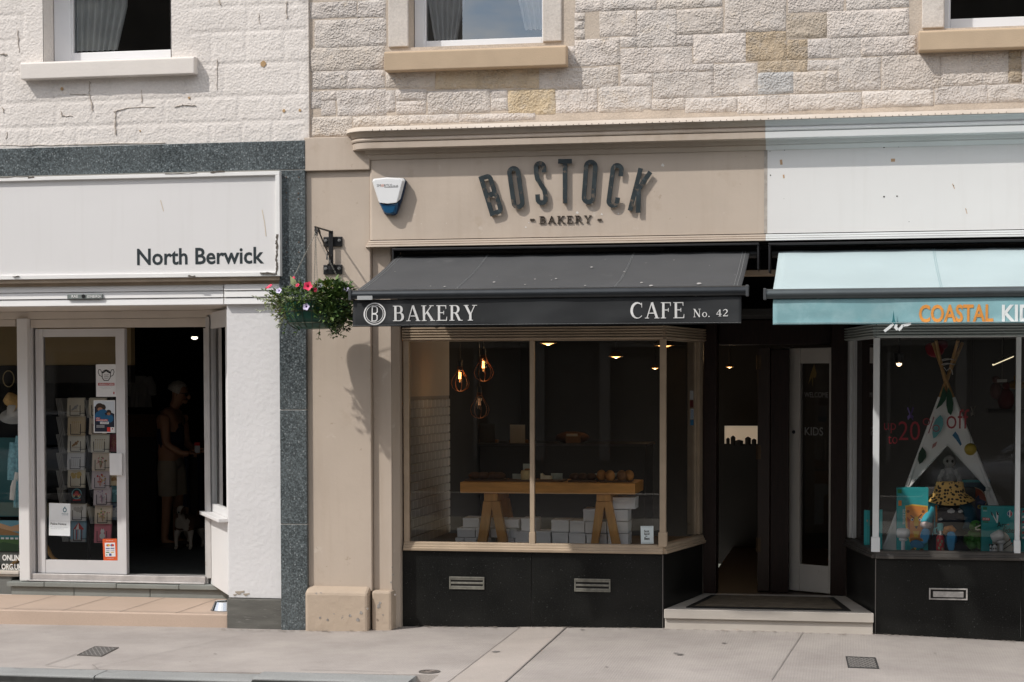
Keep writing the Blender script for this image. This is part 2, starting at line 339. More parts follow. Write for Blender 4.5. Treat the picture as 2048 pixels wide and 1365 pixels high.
def ground_strip(mb, a, b, w, dz, n=14):
    a, b = Vector(a), Vector(b); t = (b-a).normalized(); q = Vector((-t.y, t.x))*w/2; vs = []; fs = []
    for i in range(n+1):
        p = a+(b-a)*i/n; j = Vector((noise.noise((p.x*5, p.y*5, 1)), noise.noise((p.x*5, p.y*5, 7))))*.004
        for s in (1, -1): c = p+q*s+j; vs.append((c.x, c.y, gz(c.x, c.y)+dz))
    for i in range(n): fs.append((2*i, 2*i+1, 2*i+3, 2*i+2))
    return mb.add(vs, fs)
xa, xb = PX(1034, 1264, .1)+.02, PX(1130, 1257, .1)
m = MB(); n = 20; vs = []; fs = []
for i in range(n+1):
    y = .16+(KY-.42-.16)*i/n
    for x in (xa-.03*i/n, xa*.66+xb*.34, xa*.33+xb*.67, xb-.02*i/n): vs.append((x, y, gz(x, y)+.004))
for i in range(n):
    for k in range(3): fs.append((4*i+k, 4*i+k+1, 4*i+k+5, 4*i+k+4))
m.add(vs, fs); kind(m.build('pavement', pave_buff, smooth=60), 'structure')
m = MB()
for (a, b, w) in (((xb, .15), (xb-.02, KY-.42), .012), ((xa, .15), (xa-.03, KY-.42), .007), ((-4.6, -.05), (-5.25, KY), .004), ((-.35, .1), (-.5, KY), .006)):
    ground_strip(m, a, b, w, .0065)
for crack in ([(153,1309),(120,1320),(90,1330)], [(90,1331),(130,1334),(160,1328)], [(790,1352),(700,1347),(600,1344)], [(195,1338),(185,1330),(205,1326)]):
    pts = [G(px, py, -.15) for px, py in crack]
    for a, b in zip(pts, pts[1:]): ground_strip(m, a, b, .007, .0065, 8)
kind(m.build('pavement', joint_m), 'structure')
m = MB()
for px, py, r in ((992,1308,.032),(1360,1318,.03),(1352,1316,.02),(1213,1340,.012),(1448,1297,.02),(1165,1269,.02),(430,1303,.012),(380,1318,.008),(1870,1312,.012)):
    cx, cy = G(px, py, -.12)
    ground_poly(m, [(cx+r*(1+.2*math.sin(3*i))*math.cos(i*.7), cy+r*(1+.25*math.cos(2*i))*math.sin(i*.7)) for i in range(9)], .008)
kind(m.build('ground_spots', flat('trodden gum', (.2,.185,.175), .9)), 'stuff')

m = MB()        # grit and dust caught along the foot of the walls
for i in range(420):
    x = random.uniform(-5.0, 3.5); yb = .13 if -3.5 < x < -1.45 or x > .2 else (-.15 if x < -3.6 else .08)
    y = yb-abs(random.gauss(0,.035)); r = random.uniform(.003,.014); ground_poly(m, [(x+r*1.6*math.cos(k*1.05), y+.6*r*math.sin(k*1.05)) for k in range(6)], .0085)
kind(m.build('ground_grit', flat('grey grit', (.22,.19,.16), .95)), 'stuff')
# ================================================================== wall helper
def holed(mb, x0, x1, z0, z1, y, holes, rev):      # front sheet with openings and their reveals of depth rev
    xs = sorted({x0, x1, *[h[0] for h in holes], *[h[1] for h in holes]}); zs = sorted({z0, z1, *[h[2] for h in holes], *[h[3] for h in holes]})
    for a, b in zip(xs, xs[1:]):
        for c, d in zip(zs, zs[1:]):
            if any(h[0]-1e-6 <= a and b <= h[1]+1e-6 and h[2]-1e-6 <= c and d <= h[3]+1e-6 for h in holes): continue
            mb.poly([(a,y,c),(b,y,c),(b,y,d),(a,y,d)])
    for h in holes:
        q = [(h[0],h[2]),(h[1],h[2]),(h[1],h[3]),(h[0],h[3])]
        for (a, c), (b, d) in zip(q, q[1:]+q[:1]): mb.poly([(a,y,c),(b,y,d),(b,y+rev,d),(a,y+rev,c)])
# ================================================================== stone tenement (upper storeys)
STX0, STX1, STZ0, STZ1 = PX(617, 150), 4.6, 3.75, 7.4
hm = (PX(817, 40), PX(1085, 40), PZ(950, 90), 6.35); hr = (PX(1889, 30), PX(1889, 30)+1.07, PZ(1960, 54), 6.35)
bld = thing('stone_building', (-1.5, 0, 0), 'rubble stone tenement with sandstone window sills above the tan and turquoise shopfronts', 'building')
m = MB(); holed(m, STX0, STX1, STZ0-.05, STZ1, .014, [hm, hr], .3); m.poly([(STX0,.012,STZ1),(STX1,.012,STZ1),(STX1,3,STZ1),(STX0,3,STZ1)])
mortar = pm('lime mortar', (.52, .445, .37), .95, .14, 4, .004, 60, fine=.12, fs=90)
m.build('wall', mortar, bld)
def stone_mat():
    m, N, L, B = nodes('rock faced stone'); at = N.new('ShaderNodeAttribute'); at.attribute_name = 'tone'
    tc = N.new('ShaderNodeTexCoord'); src = tc.outputs['Object']
    def nz(s, d, r=.6):
        n = N.new('ShaderNodeTexNoise'); n.inputs['Scale'].default_value = s; n.inputs['Detail'].default_value = d; n.inputs['Roughness'].default_value = r; L.new(src, n.inputs['Vector']); return n.outputs['Fac']
    col = at.outputs['Color']
    for s, lo, hi, c in ((7, .5, .74, (.48,.465,.45)), (11, .58, .74, (.60,.49,.35)), (48, .55, .75, (.36,.32,.28)), (17, .58, .72, (.70,.66,.62))):
        r = N.new('ShaderNodeMapRange'); r.inputs[1].default_value = lo; r.inputs[2].default_value = hi; r.inputs[4].default_value = .5; L.new(nz(s, 6, .65), r.inputs[0])
        x = N.new('ShaderNodeMix'); x.data_type = 'RGBA'; L.new(r.outputs[0], x.inputs['Factor']); L.new(col, x.inputs['A']); x.inputs['B'].default_value = (*c, 1); col = x.outputs['Result']
    L.new(col, B.inputs['Base Color']); B.inputs['Roughness'].default_value = .95; B.inputs['Specular IOR Level'].default_value = .2
    v = N.new('ShaderNodeTexVoronoi'); v.inputs['Scale'].default_value = 66; v.feature = 'SMOOTH_F1'; L.new(src, v.inputs['Vector'])
    a = N.new('ShaderNodeMath'); a.operation = 'MULTIPLY_ADD'; a.inputs[1].default_value = 1.5; L.new(v.outputs['Distance'], a.inputs[0]); L.new(nz(90, 6, .7), a.inputs[2])
    mk = N.new('ShaderNodeMapRange'); mk.inputs[1].default_value = .35; mk.inputs[2].default_value = .65; mk.inputs[3].default_value = .25; mk.inputs[4].default_value = 1.25; L.new(nz(5, 4), mk.inputs[0]); mm = N.new('ShaderNodeMath'); mm.operation = 'MULTIPLY'; L.new(a.outputs[0], mm.inputs[0]); L.new(mk.outputs[0], mm.inputs[1])
    b = N.new('ShaderNodeBump'); b.inputs['Distance'].default_value = .0105; L.new(mm.outputs[0], b.inputs['Height']); L.new(b.outputs[0], B.inputs['Normal']); return m
stone_m = stone_mat()
TONES = [(.64,.58,.53), (.62,.56,.505), (.66,.605,.555), (.60,.55,.505), (.63,.565,.50), (.605,.555,.515)]
OCH = (.56,.46,.335); GREY = (.53,.525,.515); DK = (.47,.385,.285)
stones = []
def z2(l, t=None, s=3.2, ox=600, oy=0):
    for q in l: stones.append((q[0]/s+ox, q[1]/s+oy, q[2]/s+ox, q[3]/s+oy, t))
z2([(65,15,355,110),(370,5,540,105),(95,125,545,295),(65,305,535,445),(80,460,300,565),(304,455,535,560),(70,590,130,690),(135,585,225,640),(140,648,218,735),(240,580,545,735),(550,585,600,710),(615,575,805,640),(620,650,800,725),(550,455,860,555),
    (1535,440,2025,560),(820,580,1210,720),(1222,580,1320,622),(1228,632,1322,702),(1640,575,1895,715),(1912,568,2190,712),(75,752,325,872),(345,745,690,800),(700,738,1010,782),(1020,730,1500,770),(1760,85,1815,130),(1760,138,1812,185),(1760,192,1815,245),(1765,0,1940,70),(1765,255,2035,415),(1680,300,1755,420)])
z2([(870,440,1125,565),(1135,432,1450,560),(1456,466,1525,560),(1456,420,1522,460)], OCH); z2([(1335,575,1625,730)], (.58,.47,.32))
r3 = dict(s=2.415, ox=1200)
z2([(18,0,270,45),(278,0,500,38),(508,0,585,30),(605,-60,895,150),(910,-20,1175,55),(1195,-30,1400,45),(1405,-30,1488,28),(0,55,172,172),(182,50,367,225),(375,45,590,160),(1100,50,1488,176),(375,172,445,220),(455,165,700,300),(1008,190,1115,278),(1120,186,1260,276),(1268,178,1528,264),(0,185,92,308),(102,180,172,224),(102,232,440,350),(450,312,543,345),(1005,292,1150,335),(1158,280,1352,432),(1365,270,1642,428),(1650,258,1970,408),(0,325,82,405),(102,360,248,415),(258,352,545,468),(552,310,755,458),(937,350,1088,448),(1096,345,1145,390),(1096,396,1145,440),(2040,240,2300,400),
    (0,420,245,528),(252,480,408,528),(416,475,658,538),(666,468,797,543),(808,462,910,543),(918,455,1258,528),(1270,440,1608,512),(1620,420,1868,498),(1876,410,2160,488)], None, **r3)
z2([(768,297,998,347),(1978,242,2035,272),(1978,280,2035,330),(1978,338,2035,395)], DK, **r3); z2([(708,157,895,292),(907,195,998,285)], (.46,.37,.265), **r3); z2([(905,70,1090,180)], (.49,.42,.34), **r3); z2([(765,352,930,450)], GREY, **r3)
def rnd_stones(x0, x1, z0, z1):
    z = z0
    while z < z1-.05:
        h = random.choice((.2,.26,.3)); x = x0+random.uniform(-.2,0)
        while x < x1:
            w = random.uniform(.25,.68); a, b = max(x, x0), min(x+w, x1)
            if b-a > .06: yield (a+.008, b-.008, z+.008, min(z+h,z1)-.008)
            x += w
        z += h
rects = [(*R4(a,b,c,d), t) for a,b,c,d,t in stones]
zt = 4.95
for a in list(rnd_stones(STX0, hm[0]-.2, zt+.06, STZ1))+list(rnd_stones(hm[1]+.25, hr[0]-.2, zt+.08, STZ1))+list(rnd_stones(PX(2130,100), STX1, 3.78, STZ1))+list(rnd_stones(hm[0]-.2, hm[1]+.2, 6.65, STZ1)): rects.append((*a, None))
m = MB(); tone = []; cell = .016
for k, (x0, x1, z0, z1, t) in enumerate(rects):
    if x1-x0 < .03 or z1-z0 < .02: continue
    x0 -= .007; x1 += .007; z0 -= .006; z1 += .006
    far = z0 > 5.05 or x0 > 1.7
    cs = .06 if far else cell
    nx = max(4, int((x1-x0)/cs)); nz_ = max(3, int((z1-z0)/cs)); proud = random.uniform(.001,.007); base = t or random.choice(TONES)
    j = random.uniform(.93,1.06); rough = random.uniform(.6,1.25); sx = random.uniform(0,50)
    if t in (OCH, DK) or (t and t[2] < .35): rough = 1.2
    vs = []; fs = []
    for b in range(nz_+1):
        for a in range(nx+1):
            u, v = a/nx, b/nz_; x = x0+(x1-x0)*u; z = z0+(z1-z0)*v
            e = min(min(u,1-u)*(x1-x0), min(v,1-v)*(z1-z0))
            wob = .008*noise.noise((x*9,z*9,sx)); x += wob; z += .006*noise.noise((x*8,z*8,sx+9))
            d = noise.noise((x*15,z*17,sx))*.0045*rough + noise.noise((x*55,z*58,sx))*.004*rough
            edge = min(1., e/.012)
            y = .013 - (proud + .005 + d)*math.sqrt(edge)
            vs.append((x, y, z))
    for b in range(nz_):
        for a in range(nx): i = b*(nx+1)+a; fs.append((i, i+1, i+nx+2, i+nx+1))
    m.add(vs, fs); tone += [(base[0]*j, base[1]*j, base[2]*j, 1)]*len(vs)
so_ = m.build('stonework', stone_m, bld, smooth=70)
ca = so_.data.color_attributes.new('tone', 'FLOAT_COLOR', 'POINT')
ca.data.foreach_set('color', [c for t in tone for c in t])
# dressed margins round the windows
dress = pm('dressed stone', (.60,.55,.50), .9, .1, 4, .003, 80, fine=.1, fs=70, stain=[((.38,.33,.28), 6, .62, .1, .5)])
m = MB()
for h in (hm, hr):
    z = h[2]
    while z < h[3]-.05:
        hh = min(random.uniform(.42,.7), h[3]-z)
        m.box(h[0]-.165, h[0]-.002, -.006, .20, z+.004, z+hh-.004); m.box(h[1]+.002, h[1]+.15, -.006, .20, z+.004, z+hh-.004); z += hh
    m.box(h[0]-.165, h[1]+.15, -.008, .20, h[3]+.004, h[3]+.28); m.build('window_margin', dress, bld, bev=.008); m = MB()
def sill(x0, x1, z0, z1, out, mat, par, tilt=0): 
    m = MB(); m.profx([(-out,z0),(-out,z1-.012),(-out+.012,z1),(.21,z1+.02),(.21,z0)], x0, x1); return m.build('window_sill', mat, par, bev=.006)
a = R4(768,102,1132,138,-.1); sill(a[0], a[1], PZ(950,136,-.1), PZ(950,97,-.1), .1, pm('combed sandstone', (.49,.375,.26), .85, .1, 3, .0015, 90, stain=[((.34,.27,.2), 5, .66, .08, .4)]), bld)
a = R4(1838,64,2200,100,-.1); sill(a[0], hr[1]+.21, PZ(1940,98,-.1), PZ(1940,58,-.1), .1, MATS['combed sandstone'], bld)
curtain_m = pm('net curtain', (.92,.92,.92), .9, .08, 6); curtain_d = pm('lined curtain', (.72,.72,.69), .9, .1, 6)
def curtain(par, pts_top, pts_bot, y, z1, z0, folds, mat, swag=0):   # pleated cloth between two edges
    m = MB(); nx, nzc = folds*8, 14; vs = []; fs = []
    for b in range(nzc+1):
        v = b/nzc; z = z1+(z0-z1)*v; e = max(0., (v-.78)/.22)
        l = pts_top[0]+(pts_bot[0]-pts_top[0])*e; r = pts_top[1]+(pts_bot[1]-pts_top[1])*e
        for a in range(nx+1):
            u = a/nx; vs.append((l+(r-l)*u, y+.016*math.sin(u*folds*6.283+.5*math.sin(v*3))+.006*noise.noise((u*9,v*4,0)), z))
    for b in range(nzc):
        for a in range(nx): i = b*(nx+1)+a; fs.append((i,i+1,i+nx+2,i+nx+1))
    m.add(vs, fs); return m.build('curtain', mat, par, smooth=80)
upvc = pm('white window paint', (.78,.785,.80), .35, .03, 3)
def up_window(par, h, y, gl, gr, gz0, gm=None):   # sash in an opening: frame, bottom rail, pane, dark room behind
    w = MB(); frame(w, h[0]+.005, h[1]+.06, h[2]-.02, h[3]-.01, y, y+.09, gl-h[0]-.005, gz0-h[2]+.02, .06, h[1]+.06-gr)
    mid = (h[2]+h[3])/2+.12; w.box(gl, gr, y+.02, y+.07, mid, mid+.05)
    w.box(h[0]+.005, gl-.012, y-.018, y, h[2], h[3]-.01)
    f = w.build('window', upvc, par, bev=.004)
    g = MB(); g.poly([(gl-.01,y+.03,gz0-.01),(gr+.01,y+.03,gz0-.01),(gr+.01,y+.03,h[3]-.05),(gl-.01,y+.03,h[3]-.05)]); g.build('pane', gm or glass_up, f)
    r = MB(); x0, x1, z0, z1 = h[0]-.5, h[1]+.5, h[2]-.5, h[3]+.2; y0, y1 = y+.11, y+2.6
    r.poly([(x0,y1,z0),(x1,y1,z0),(x1,y1,z1),(x0,y1,z1)]); r.poly([(x0,y0,z0),(x0,y1,z0),(x0,y1,z1),(x0,y0,z1)]); r.poly([(x1,y0,z0),(x1,y1,z0),(x1,y1,z1),(x1,y0,z1)]); r.poly([(x0,y0,z1),(x1,y0,z1),(x1,y1,z1),(x0,y1,z1)]); r.poly([(x0,y0,z0),(x1,y0,z0),(x1,y1,z0),(x0,y1,z0)])
    r.build('room', dark_in, par)
    return f
YW = .2
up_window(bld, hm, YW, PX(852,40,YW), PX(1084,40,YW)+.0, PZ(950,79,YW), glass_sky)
curtain(bld, (PX(853,0,.25), PX(932,0,.25)), (PX(868,78,.25), PX(914,78,.25)), .262, 6.3, PZ(880,80,.25), 6, curtain_m)
curtain(bld, (PX(1030,0,.36), PX(1100,0,.36)), (PX(1050,70,.36), PX(1098,70,.36)), .36, 6.3, PZ(1060,60,.36), 5, curtain_m)
up_window(bld, hr, YW, PX(1901,30,YW), hr[1]-.05, PZ(1970,36,YW))
# ================================================================== white painted building with the gift shop
wb = thing('white_building', (-6, 0, 0), 'white painted stone building with a blue granite surround round its gift shop', 'building')
hl = (PX(88,60), PX(342,60), PZ(220,121), 6.3)
WX0, WX1, WZ0, WZ1 = -9.6, PX(618,150), PZ(305,298), 7.4
m = MB()     # relief of painted blocks
bl = list(rnd_stones(WX0, WX1, WZ0, 5.25)); cell = .0135
VX0, VZ1 = -7.15, 5.2
xs = [VX0+(WX1-VX0)*i/int((WX1-VX0)/cell) for i in range(int((WX1-VX0)/cell)+1)]; zs = [WZ0+(VZ1-WZ0)*i/int((VZ1-WZ0)/cell) for i in range(int((VZ1-WZ0)/cell)+1)]
vs = []; fs = []; nx = len(xs)
sm = [(hl[0]-.16, hl[1]+.15, hl[2]-.02, 9)]
for z in zs:
    for x in xs:
        d = 9; kk = 0
        for q, b in enumerate(bl):
            if b[0]-.01 <= x <= b[1]+.01 and b[2]-.01 <= z <= b[3]+.01:
                d = max(0, min(x-b[0], b[1]-x, z-b[2], b[3]-z)); kk = q; break
        if d == 9: d = 0
        e = min(1, d/.012); r = .5+.5*noise.noise((kk*7.3,0,0)); r = .55+.75*r
        y = -.006 - e*.0045 + noise.noise((x*2.2,z*2.2,5))*.006 - e*r*(noise.noise((x*21,z*24,kk))*.003 + noise.noise((x*60,z*62,kk))*.002)
        if sm[0][0] <= x <= sm[0][1] and z >= sm[0][2]: y = -.012
        if x > WX1-.06: y -= .02*noise.noise((z*9,0,3))*.4
        vs.append((x, y, z))
for j in range(len(zs)-1):
    for i in range(nx-1):
        xc, zc = (xs[i]+xs[i+1])/2, (zs[j]+zs[j+1])/2
        if hl[0]-.004 < xc < hl[1]+.004 and zc > hl[2]: continue
        a = j*nx+i; fs.append((a,a+1,a+nx+1,a+nx))
m.add(vs, fs)
holed(m, WX0, VX0, WZ0, WZ1, -.01, [], .1); holed(m, VX0, WX1, VZ1, WZ1, -.01, [(hl[0],hl[1],VZ1,hl[3])], .1)
q = [(hl[0],hl[2]),(hl[1],hl[2]),(hl[1],hl[3]),(hl[0],hl[3])]
for (a, c), (b, d) in zip(q, q[1:]+q[:1]): m.poly([(a,-.012,c),(b,-.012,d),(b,.3,d),(a,.3,c)])
m.poly([(WX1,-.012,WZ0),(WX1,.1,WZ0),(WX1,.1,WZ1),(WX1,-.012,WZ1)])
m.build('wall', render_white, wb, smooth=60)
CRK = pm('old crack dirt', (.47,.41,.35), .95, .3, 20)
m = MB()     # cracks, rust spots and chips in the paint
def crack(mb, pts, w, y): 
    q = []
    for (a, b), (c, d) in zip(pts, pts[1:]):
        for i in range(6): t = i/6; q.append((a+(c-a)*t+random.uniform(-1.3,1.3), b+(d-b)*t+random.uniform(-1.2,1.2)))
    q = [P(a, b, y) for a, b in q+[pts[-1]]]
    mb.ribbon(q, [w*random.uniform(.1,.7) for _ in q], y-.002, y+.012)
for pts, w in (([(180,163),(178,185),(185,222)],.010), ([(283,180),(283,205)],.008), ([(228,223),(250,217),(310,214)],.006), ([(232,223),(230,240),(231,270)],.012), ([(350,214),(365,210),(392,212)],.004), ([(122,222),(124,232),(145,233)],.005), ([(573,4),(573,38)],.004), ([(35,62),(38,106)],.005), ([(0,108),(14,109)],.010),
               ([(15,265),(12,280)],.008), ([(517,28),(519,48)],.003), ([(7,225),(4,215)],.009), ([(438,0),(441,10)],.016), ([(435,120),(434,180)],.003), ([(140,189),(175,190)],.003), ([(0,292),(120,290),(330,286)],.006)):
    m = MB(); crack(m, pts, w, -.016); m.build('crack', CRK, wb)
m = MB(); (lambda *a: None)('crack', pm('old crack dirt', (.42,.36,.29), .95, .3, 20), wb)
m = MB(); m.m = 0
for px, py, r in ((568,222,.012),(600,221,.01),(280,262,.006),(124,178,.012),(378,196,.008),(527,128,.022)):
    x, z = P(px, py, -.016); m.prism([(x+r*math.cos(i*.9)*(1+.3*math.sin(i*5)), z+r*math.sin(i*.9)*1.2) for i in range(7)], -.017, -.002); m.build('rust_spot', flat('rust stain', (.45,.3,.16), .9), wb); m = MB()
a = R4(40,122,388,150,-.1); sill(a[0], a[1], PZ(215,153,-.1), PZ(215,119,-.1), .1, pm('painted sill', (.71,.665,.62), .7, .05, 4, .0015, 40, stain=[((.42,.36,.28), 4, .7, .05, .5)]), wb)
up_window(wb, hl, YW, PX(146,60,YW), PX(350,60,YW), PZ(240,103,YW))
curtain(wb, (PX(146,0,.25), PX(254,0,.25)), (PX(148,100,.25), PX(234,100,.25)), .262, 6.3, PZ(190,103,.28), 8, curtain_d)
# granite surround
GY = -.09
m = MB(); b0 = R4(0,297,612,345,GY); GX1 = PX(611.5,600,GY); GX0 = PX(558,600,GY); zb = PZ(580,340,GY)
m.box(-9.6, GX1, GY, .05, zb+.003, PZ(305,289,GY)); cuts = [gz(GX0,-.1)-.03, PZ(585,1049,GY), PZ(585,820,GY), zb]
for c, d in zip(cuts, cuts[1:]): m.box(GX0, GX1, GY, .3, c+.003, d-.003)
m.build('granite_surround', gran, wb, bev=.004)
for q in ((-9.6, GX1-.002, GY+.006, .04, zb-.004, zb+.005), (GX0+.003, GX1-.003, GY+.005, .28, cuts[1]-.004, cuts[1]+.004), (GX0+.003, GX1-.003, GY+.005, .28, cuts[2]-.004, cuts[2]+.004)): m = MB(); m.box(*q); m.build('granite_joint', flat('pale pointing', (.5,.48,.44), .9), wb)
m = MB()     # old bolt holes
for px, py in ((573,355),(598,355),(573,386),(597,387),(573,400),(597,398),(574,485),(598,485),(574,505),(598,505)):
    x, z = P(px, py, GY); m.lathe([(.006,0),(.006,.004)], (x, GY-.002, z), 8, ax=(0,-1,0)); m.build('bolt_hole', flat('bolt rust', (.12,.09,.07), .9), wb); m = MB()
# rendered pier beside it
m = MB(); PX0, PX1 = PX(455,900,-.03), GX0; zt_, zb_ = PZ(505,608,-.03), PZ(508,1197,-.03)
m.box(PX0, PX1, -.03, 1.3, zb_, zt_+.02); m.build('pier', pier_white, wb, bev=.006)
m = MB(); m.box(PX(454,1220,-.06), PX1+.001, -.062, 1.2, gz(-4.8,0)-.03, zb_-.004); m.build('pier_plinth', pm('worn slate plinth', (.115,.112,.10), .7, .3, 3, .002, 60, stain=[((.28,.27,.25), 9, .6, .1, .5)], stretch=(1,1,6)), wb, bev=.006)
m = MB()
for px, py, s in ((480,1185,.05),(493,1189,.035),(470,1190,.02)):
    x, z = P(px, py, -.034); m.prism([(x+s*(.7+.5*math.sin(i*7))*math.cos(i*.8), z+.5*s*(.7+.4*math.cos(i*5))*math.sin(i*.8)) for i in range(8)], -.0335, -.03)
m.build('peeled_patch', pm('bare cement', (.38,.33,.27), .95, .3, 30), wb)
# boards under the sign
m = MB(); 
for k, (t, b) in enumerate(((571,583),(584,596.5),(598,610.5))):
    for x0, x1, yy in ((-8.6, PX(446.5,590,-.05), -.05), (PX(448.5,590,-.07), GX0, -.07)):
        m.profx([(yy-.006,PZ(300,b,yy)),(yy+.004,PZ(300,t,yy)),(.06,PZ(300,t,yy)),(.06,PZ(300,b,yy))], x0, x1)
m.build('lapped_boards', white_paint, wb, bev=.002)
# ------------------------------------------------------------------ sign board over the gift shop
sg = thing('sign_board', (-6, -.12, PZ(300,560,-.12)), 'long white sign board reading North Berwick under the granite band', 'sign')
a = R4(-200,352,560,556,-.12); SX1 = PX(560,450,-.14); zt, zb = PZ(300,349,-.13), PZ(300,556,-.13)
m = MB(); m.box(-8.6, SX1-.02, -.115, -.04, zb+.01, zt-.01); m.build('panel', board_white, sg)
m = MB(); m.m = 0
m.box(-8.6, SX1, -.145, -.03, zt-.03, zt); m.box(-8.6, SX1-.035, -.135, -.03, zb, zb+.035); m.box(SX1-.035, SX1, -.145, -.03, zb, zt-.03)
m.build('sign_frame', pm('chipped white frame', (.78,.775,.76), .5, .05, 3, .001, 30, stain=[((.05,.045,.04), 7, .69, .03, .9)]), sg, bev=.003)
m = MB(); m.box(-8.6, SX1-.02, -.11, .05, zb-.03, zb-.002); m.box(-8.6, SX1-.03, -.06, .05, PZ(300,571,-.05), zb-.03); m.build('underside_board', pm('brown soffit', (.36,.29,.22), .8, .2, 5), sg)  # brown underside, darker than the white frame
def ptext(body, x0, y0, x1, y1, Y, mat, par, name='lettering', bold=0., d=.0):  # words between two pixel corners
    m = MB(); a = R4(x0,y0,x1,y1,Y); text(m, body, a[0], a[1], a[2], a[3], Y, bold); return m.build(name, mat, par)
ink = flat('dark lettering', (.025,.035,.04), .5)
ptext('North Berwick', 274, 496, 528, 529.5, -.1165, ink, sg, bold=.02)
for q in ([(321,401),(324,412),(327,423)],[(524,420),(529,445),(532,473)]): m = MB(); m.ribbon([P(x,y,-.117) for x,y in q], .006, -.117, -.1155); m.build('rust_streak', flat('pale rust streak', (.62,.53,.42), .9), sg)
m = MB()
for pts, w in (([(554,470),(553,485),(555,500),(552,515),(554,530),(552,550)], .016), ([(520,546),(545,548),(556,549)], .014), ([(375,552),(392,553)], .012), ([(25,553),(40,553)], .006), ([(0,355),(70,354)], .004), ([(330,349),(410,346)], .004), ([(420,345),(455,343)],.012), ([(55,356),(72,355)],.01)):
    q = []
    for (p0, p1), (p2, p3) in zip(pts, pts[1:]):
        for i in range(5): q.append((p0+(p2-p0)*i/5+random.uniform(-1,1), p1+(p3-p1)*i/5+random.uniform(-1,1)))
    q = [P(x, y, -.147) for x, y in q]; m = MB(); m.ribbon(q, [w*random.uniform(.3,1.3) for _ in q], -.1475, -.13); m.build('flaked_paint', pm('flaked wood', (.11,.095,.08), .9, .4, 60), sg)
pl = thing('name_plate', V(170,593,-.07), 'small grey metal plate reading RAE EDINBURGH on the white boards', 'name plate')
a = R4(135,589,205,598,-.068); m = MB(); m.box(a[0],a[1],-.074,-.05,a[2],a[3]); m.build('plate', pm('zinc plate', (.2,.225,.215), .5, .2, 20, metal=.2), pl, bev=.002)
wl = flat('white lettering', (.72,.72,.70), .5)
m = MB()
for w, x0, x1 in (('RAE',143,156),('EDINBURGH',174,202)):
    m = MB(); b = R4(x0,590.5,x1,596,-.0755); text(m, w, b[0], b[1], b[2], b[3], -.0755, .02); m.build('lettering', wl, pl)
if 1: x, z = P(167,593,-.075); m = MB(); m.lathe([(.016,0),(.016,.004)], (x,-.0745,z), 14, ax=(0,-1,0)); m.build('keyhole_disc', black_metal, pl)
# ------------------------------------------------------------------ gift shop front, set back behind the boards
YD = 1.1
gs = thing('gift_shop', (-6.5, YD, .15), 'recessed white gift shop front with open sliding glass door and slate step', 'shopfront')
peach = pm('peach floor tile', (.50,.385,.305), .6, .06, 2, fine=.07, fs=180, stain=[((.36,.28,.22), 3, .66, .1, .4)])
zpe = PZ(456,1230,-.03)
m = MB(); m.box(-9.6, PX(455,1230,-.03), -.03, 1.03, gz(-6,0)-.05, zpe); m.build('tiled_floor', peach, gs, bev=.008)
m = MB()
for px in (-110, 10, 125, 240, 352): 
    xx = PX(px,1228,0); m.poly([(xx-.004,-.01,zpe+.0035),(xx+.004,-.01,zpe+.0035),(xx+.004,1.0,zpe+.0035),(xx-.004,1.0,zpe+.0035)])
for yy in (.03, .06): m.poly([(-9.5,yy,zpe+.003),(-4.99,yy,zpe+.003),(-4.99,yy+.006,zpe+.003),(-9.5,yy+.006,zpe+.003)])
m.build('floor_joint', flat('tile grout', (.33,.27,.23), .9), gs)
slate = pm('slate step', (.225,.24,.225), .7, .15, 3, .003, 30, stain=[((.33,.33,.3), 5, .64, .06, .5)])
SY = 1.03; zs1 = PZ(250,1168,SY-.02); zdo = PZ(160,1150,YD)
m = MB(); x = PX(22,1180,SY); xe = PX(457,1180,SY)+.1
for xx in (x, PX(148,1180,SY), PX(300,1180,SY), xe): pass
cut = [x, PX(148,1180,SY), PX(300,1180,SY), xe]
for c, d in zip(cut, cut[1:]): m.box(c+.002, d-.002, SY, SY+.3, zpe-.01, zs1-.045)
cut = [x-.03, PX(91,1165,SY), PX(235,1165,SY), PX(360,1165,SY), xe]
for c, d in zip(cut, cut[1:]): m.box(c+.002, d-.002, SY-.03, SY+.4, zs1-.042, zs1+random.uniform(-.004,.004))
m.build('slate_step', slate, gs, bev=.006)
m = MB(); m.box(-9.4, x-.033, SY+.08, SY+.3, zpe-.01, PZ(10,1143,SY+.08)); m.build('slate_riser', pm('dark slate', (.16,.165,.155), .8, .15, 3, .003, 30), gs, bev=.006)
m = MB(); m.box(PX(60,1150,YD), PX(414,1150,YD), YD-.05, YD+.10, zs1+.006, zdo+.008); m.box(PX(60,1150,YD), PX(414,1150,YD), YD-.07, YD-.055, zs1+.005, zs1+.018); m.build('door_track', pm('track metal', (.55,.53,.52), .4, .2, 9, metal=.4), gs, bev=.003)
# head of the recess
hw = pm('shaded white paint', (.62,.565,.50), .6, .08, 3, stain=[((.36,.28,.2), 3, .66, .08, .4)])  # white paint with the shade of the recess put into its colour
zc = PZ(300,611,-.03)
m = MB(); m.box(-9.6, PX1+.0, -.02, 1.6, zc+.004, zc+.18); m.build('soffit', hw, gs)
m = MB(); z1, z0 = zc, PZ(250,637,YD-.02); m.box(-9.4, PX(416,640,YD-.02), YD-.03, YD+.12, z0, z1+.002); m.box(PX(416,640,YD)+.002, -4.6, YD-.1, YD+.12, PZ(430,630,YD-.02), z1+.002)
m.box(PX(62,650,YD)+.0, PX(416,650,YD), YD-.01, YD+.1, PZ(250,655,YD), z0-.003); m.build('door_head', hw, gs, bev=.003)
m = MB(); m.box(PX(35.5,800,YD-.06), PX(57,800,YD-.06), YD-.07, YD+.1, zs1+.004, PZ(46,637,YD-.06)); m.build('white_post', white_paint, gs, bev=.008)
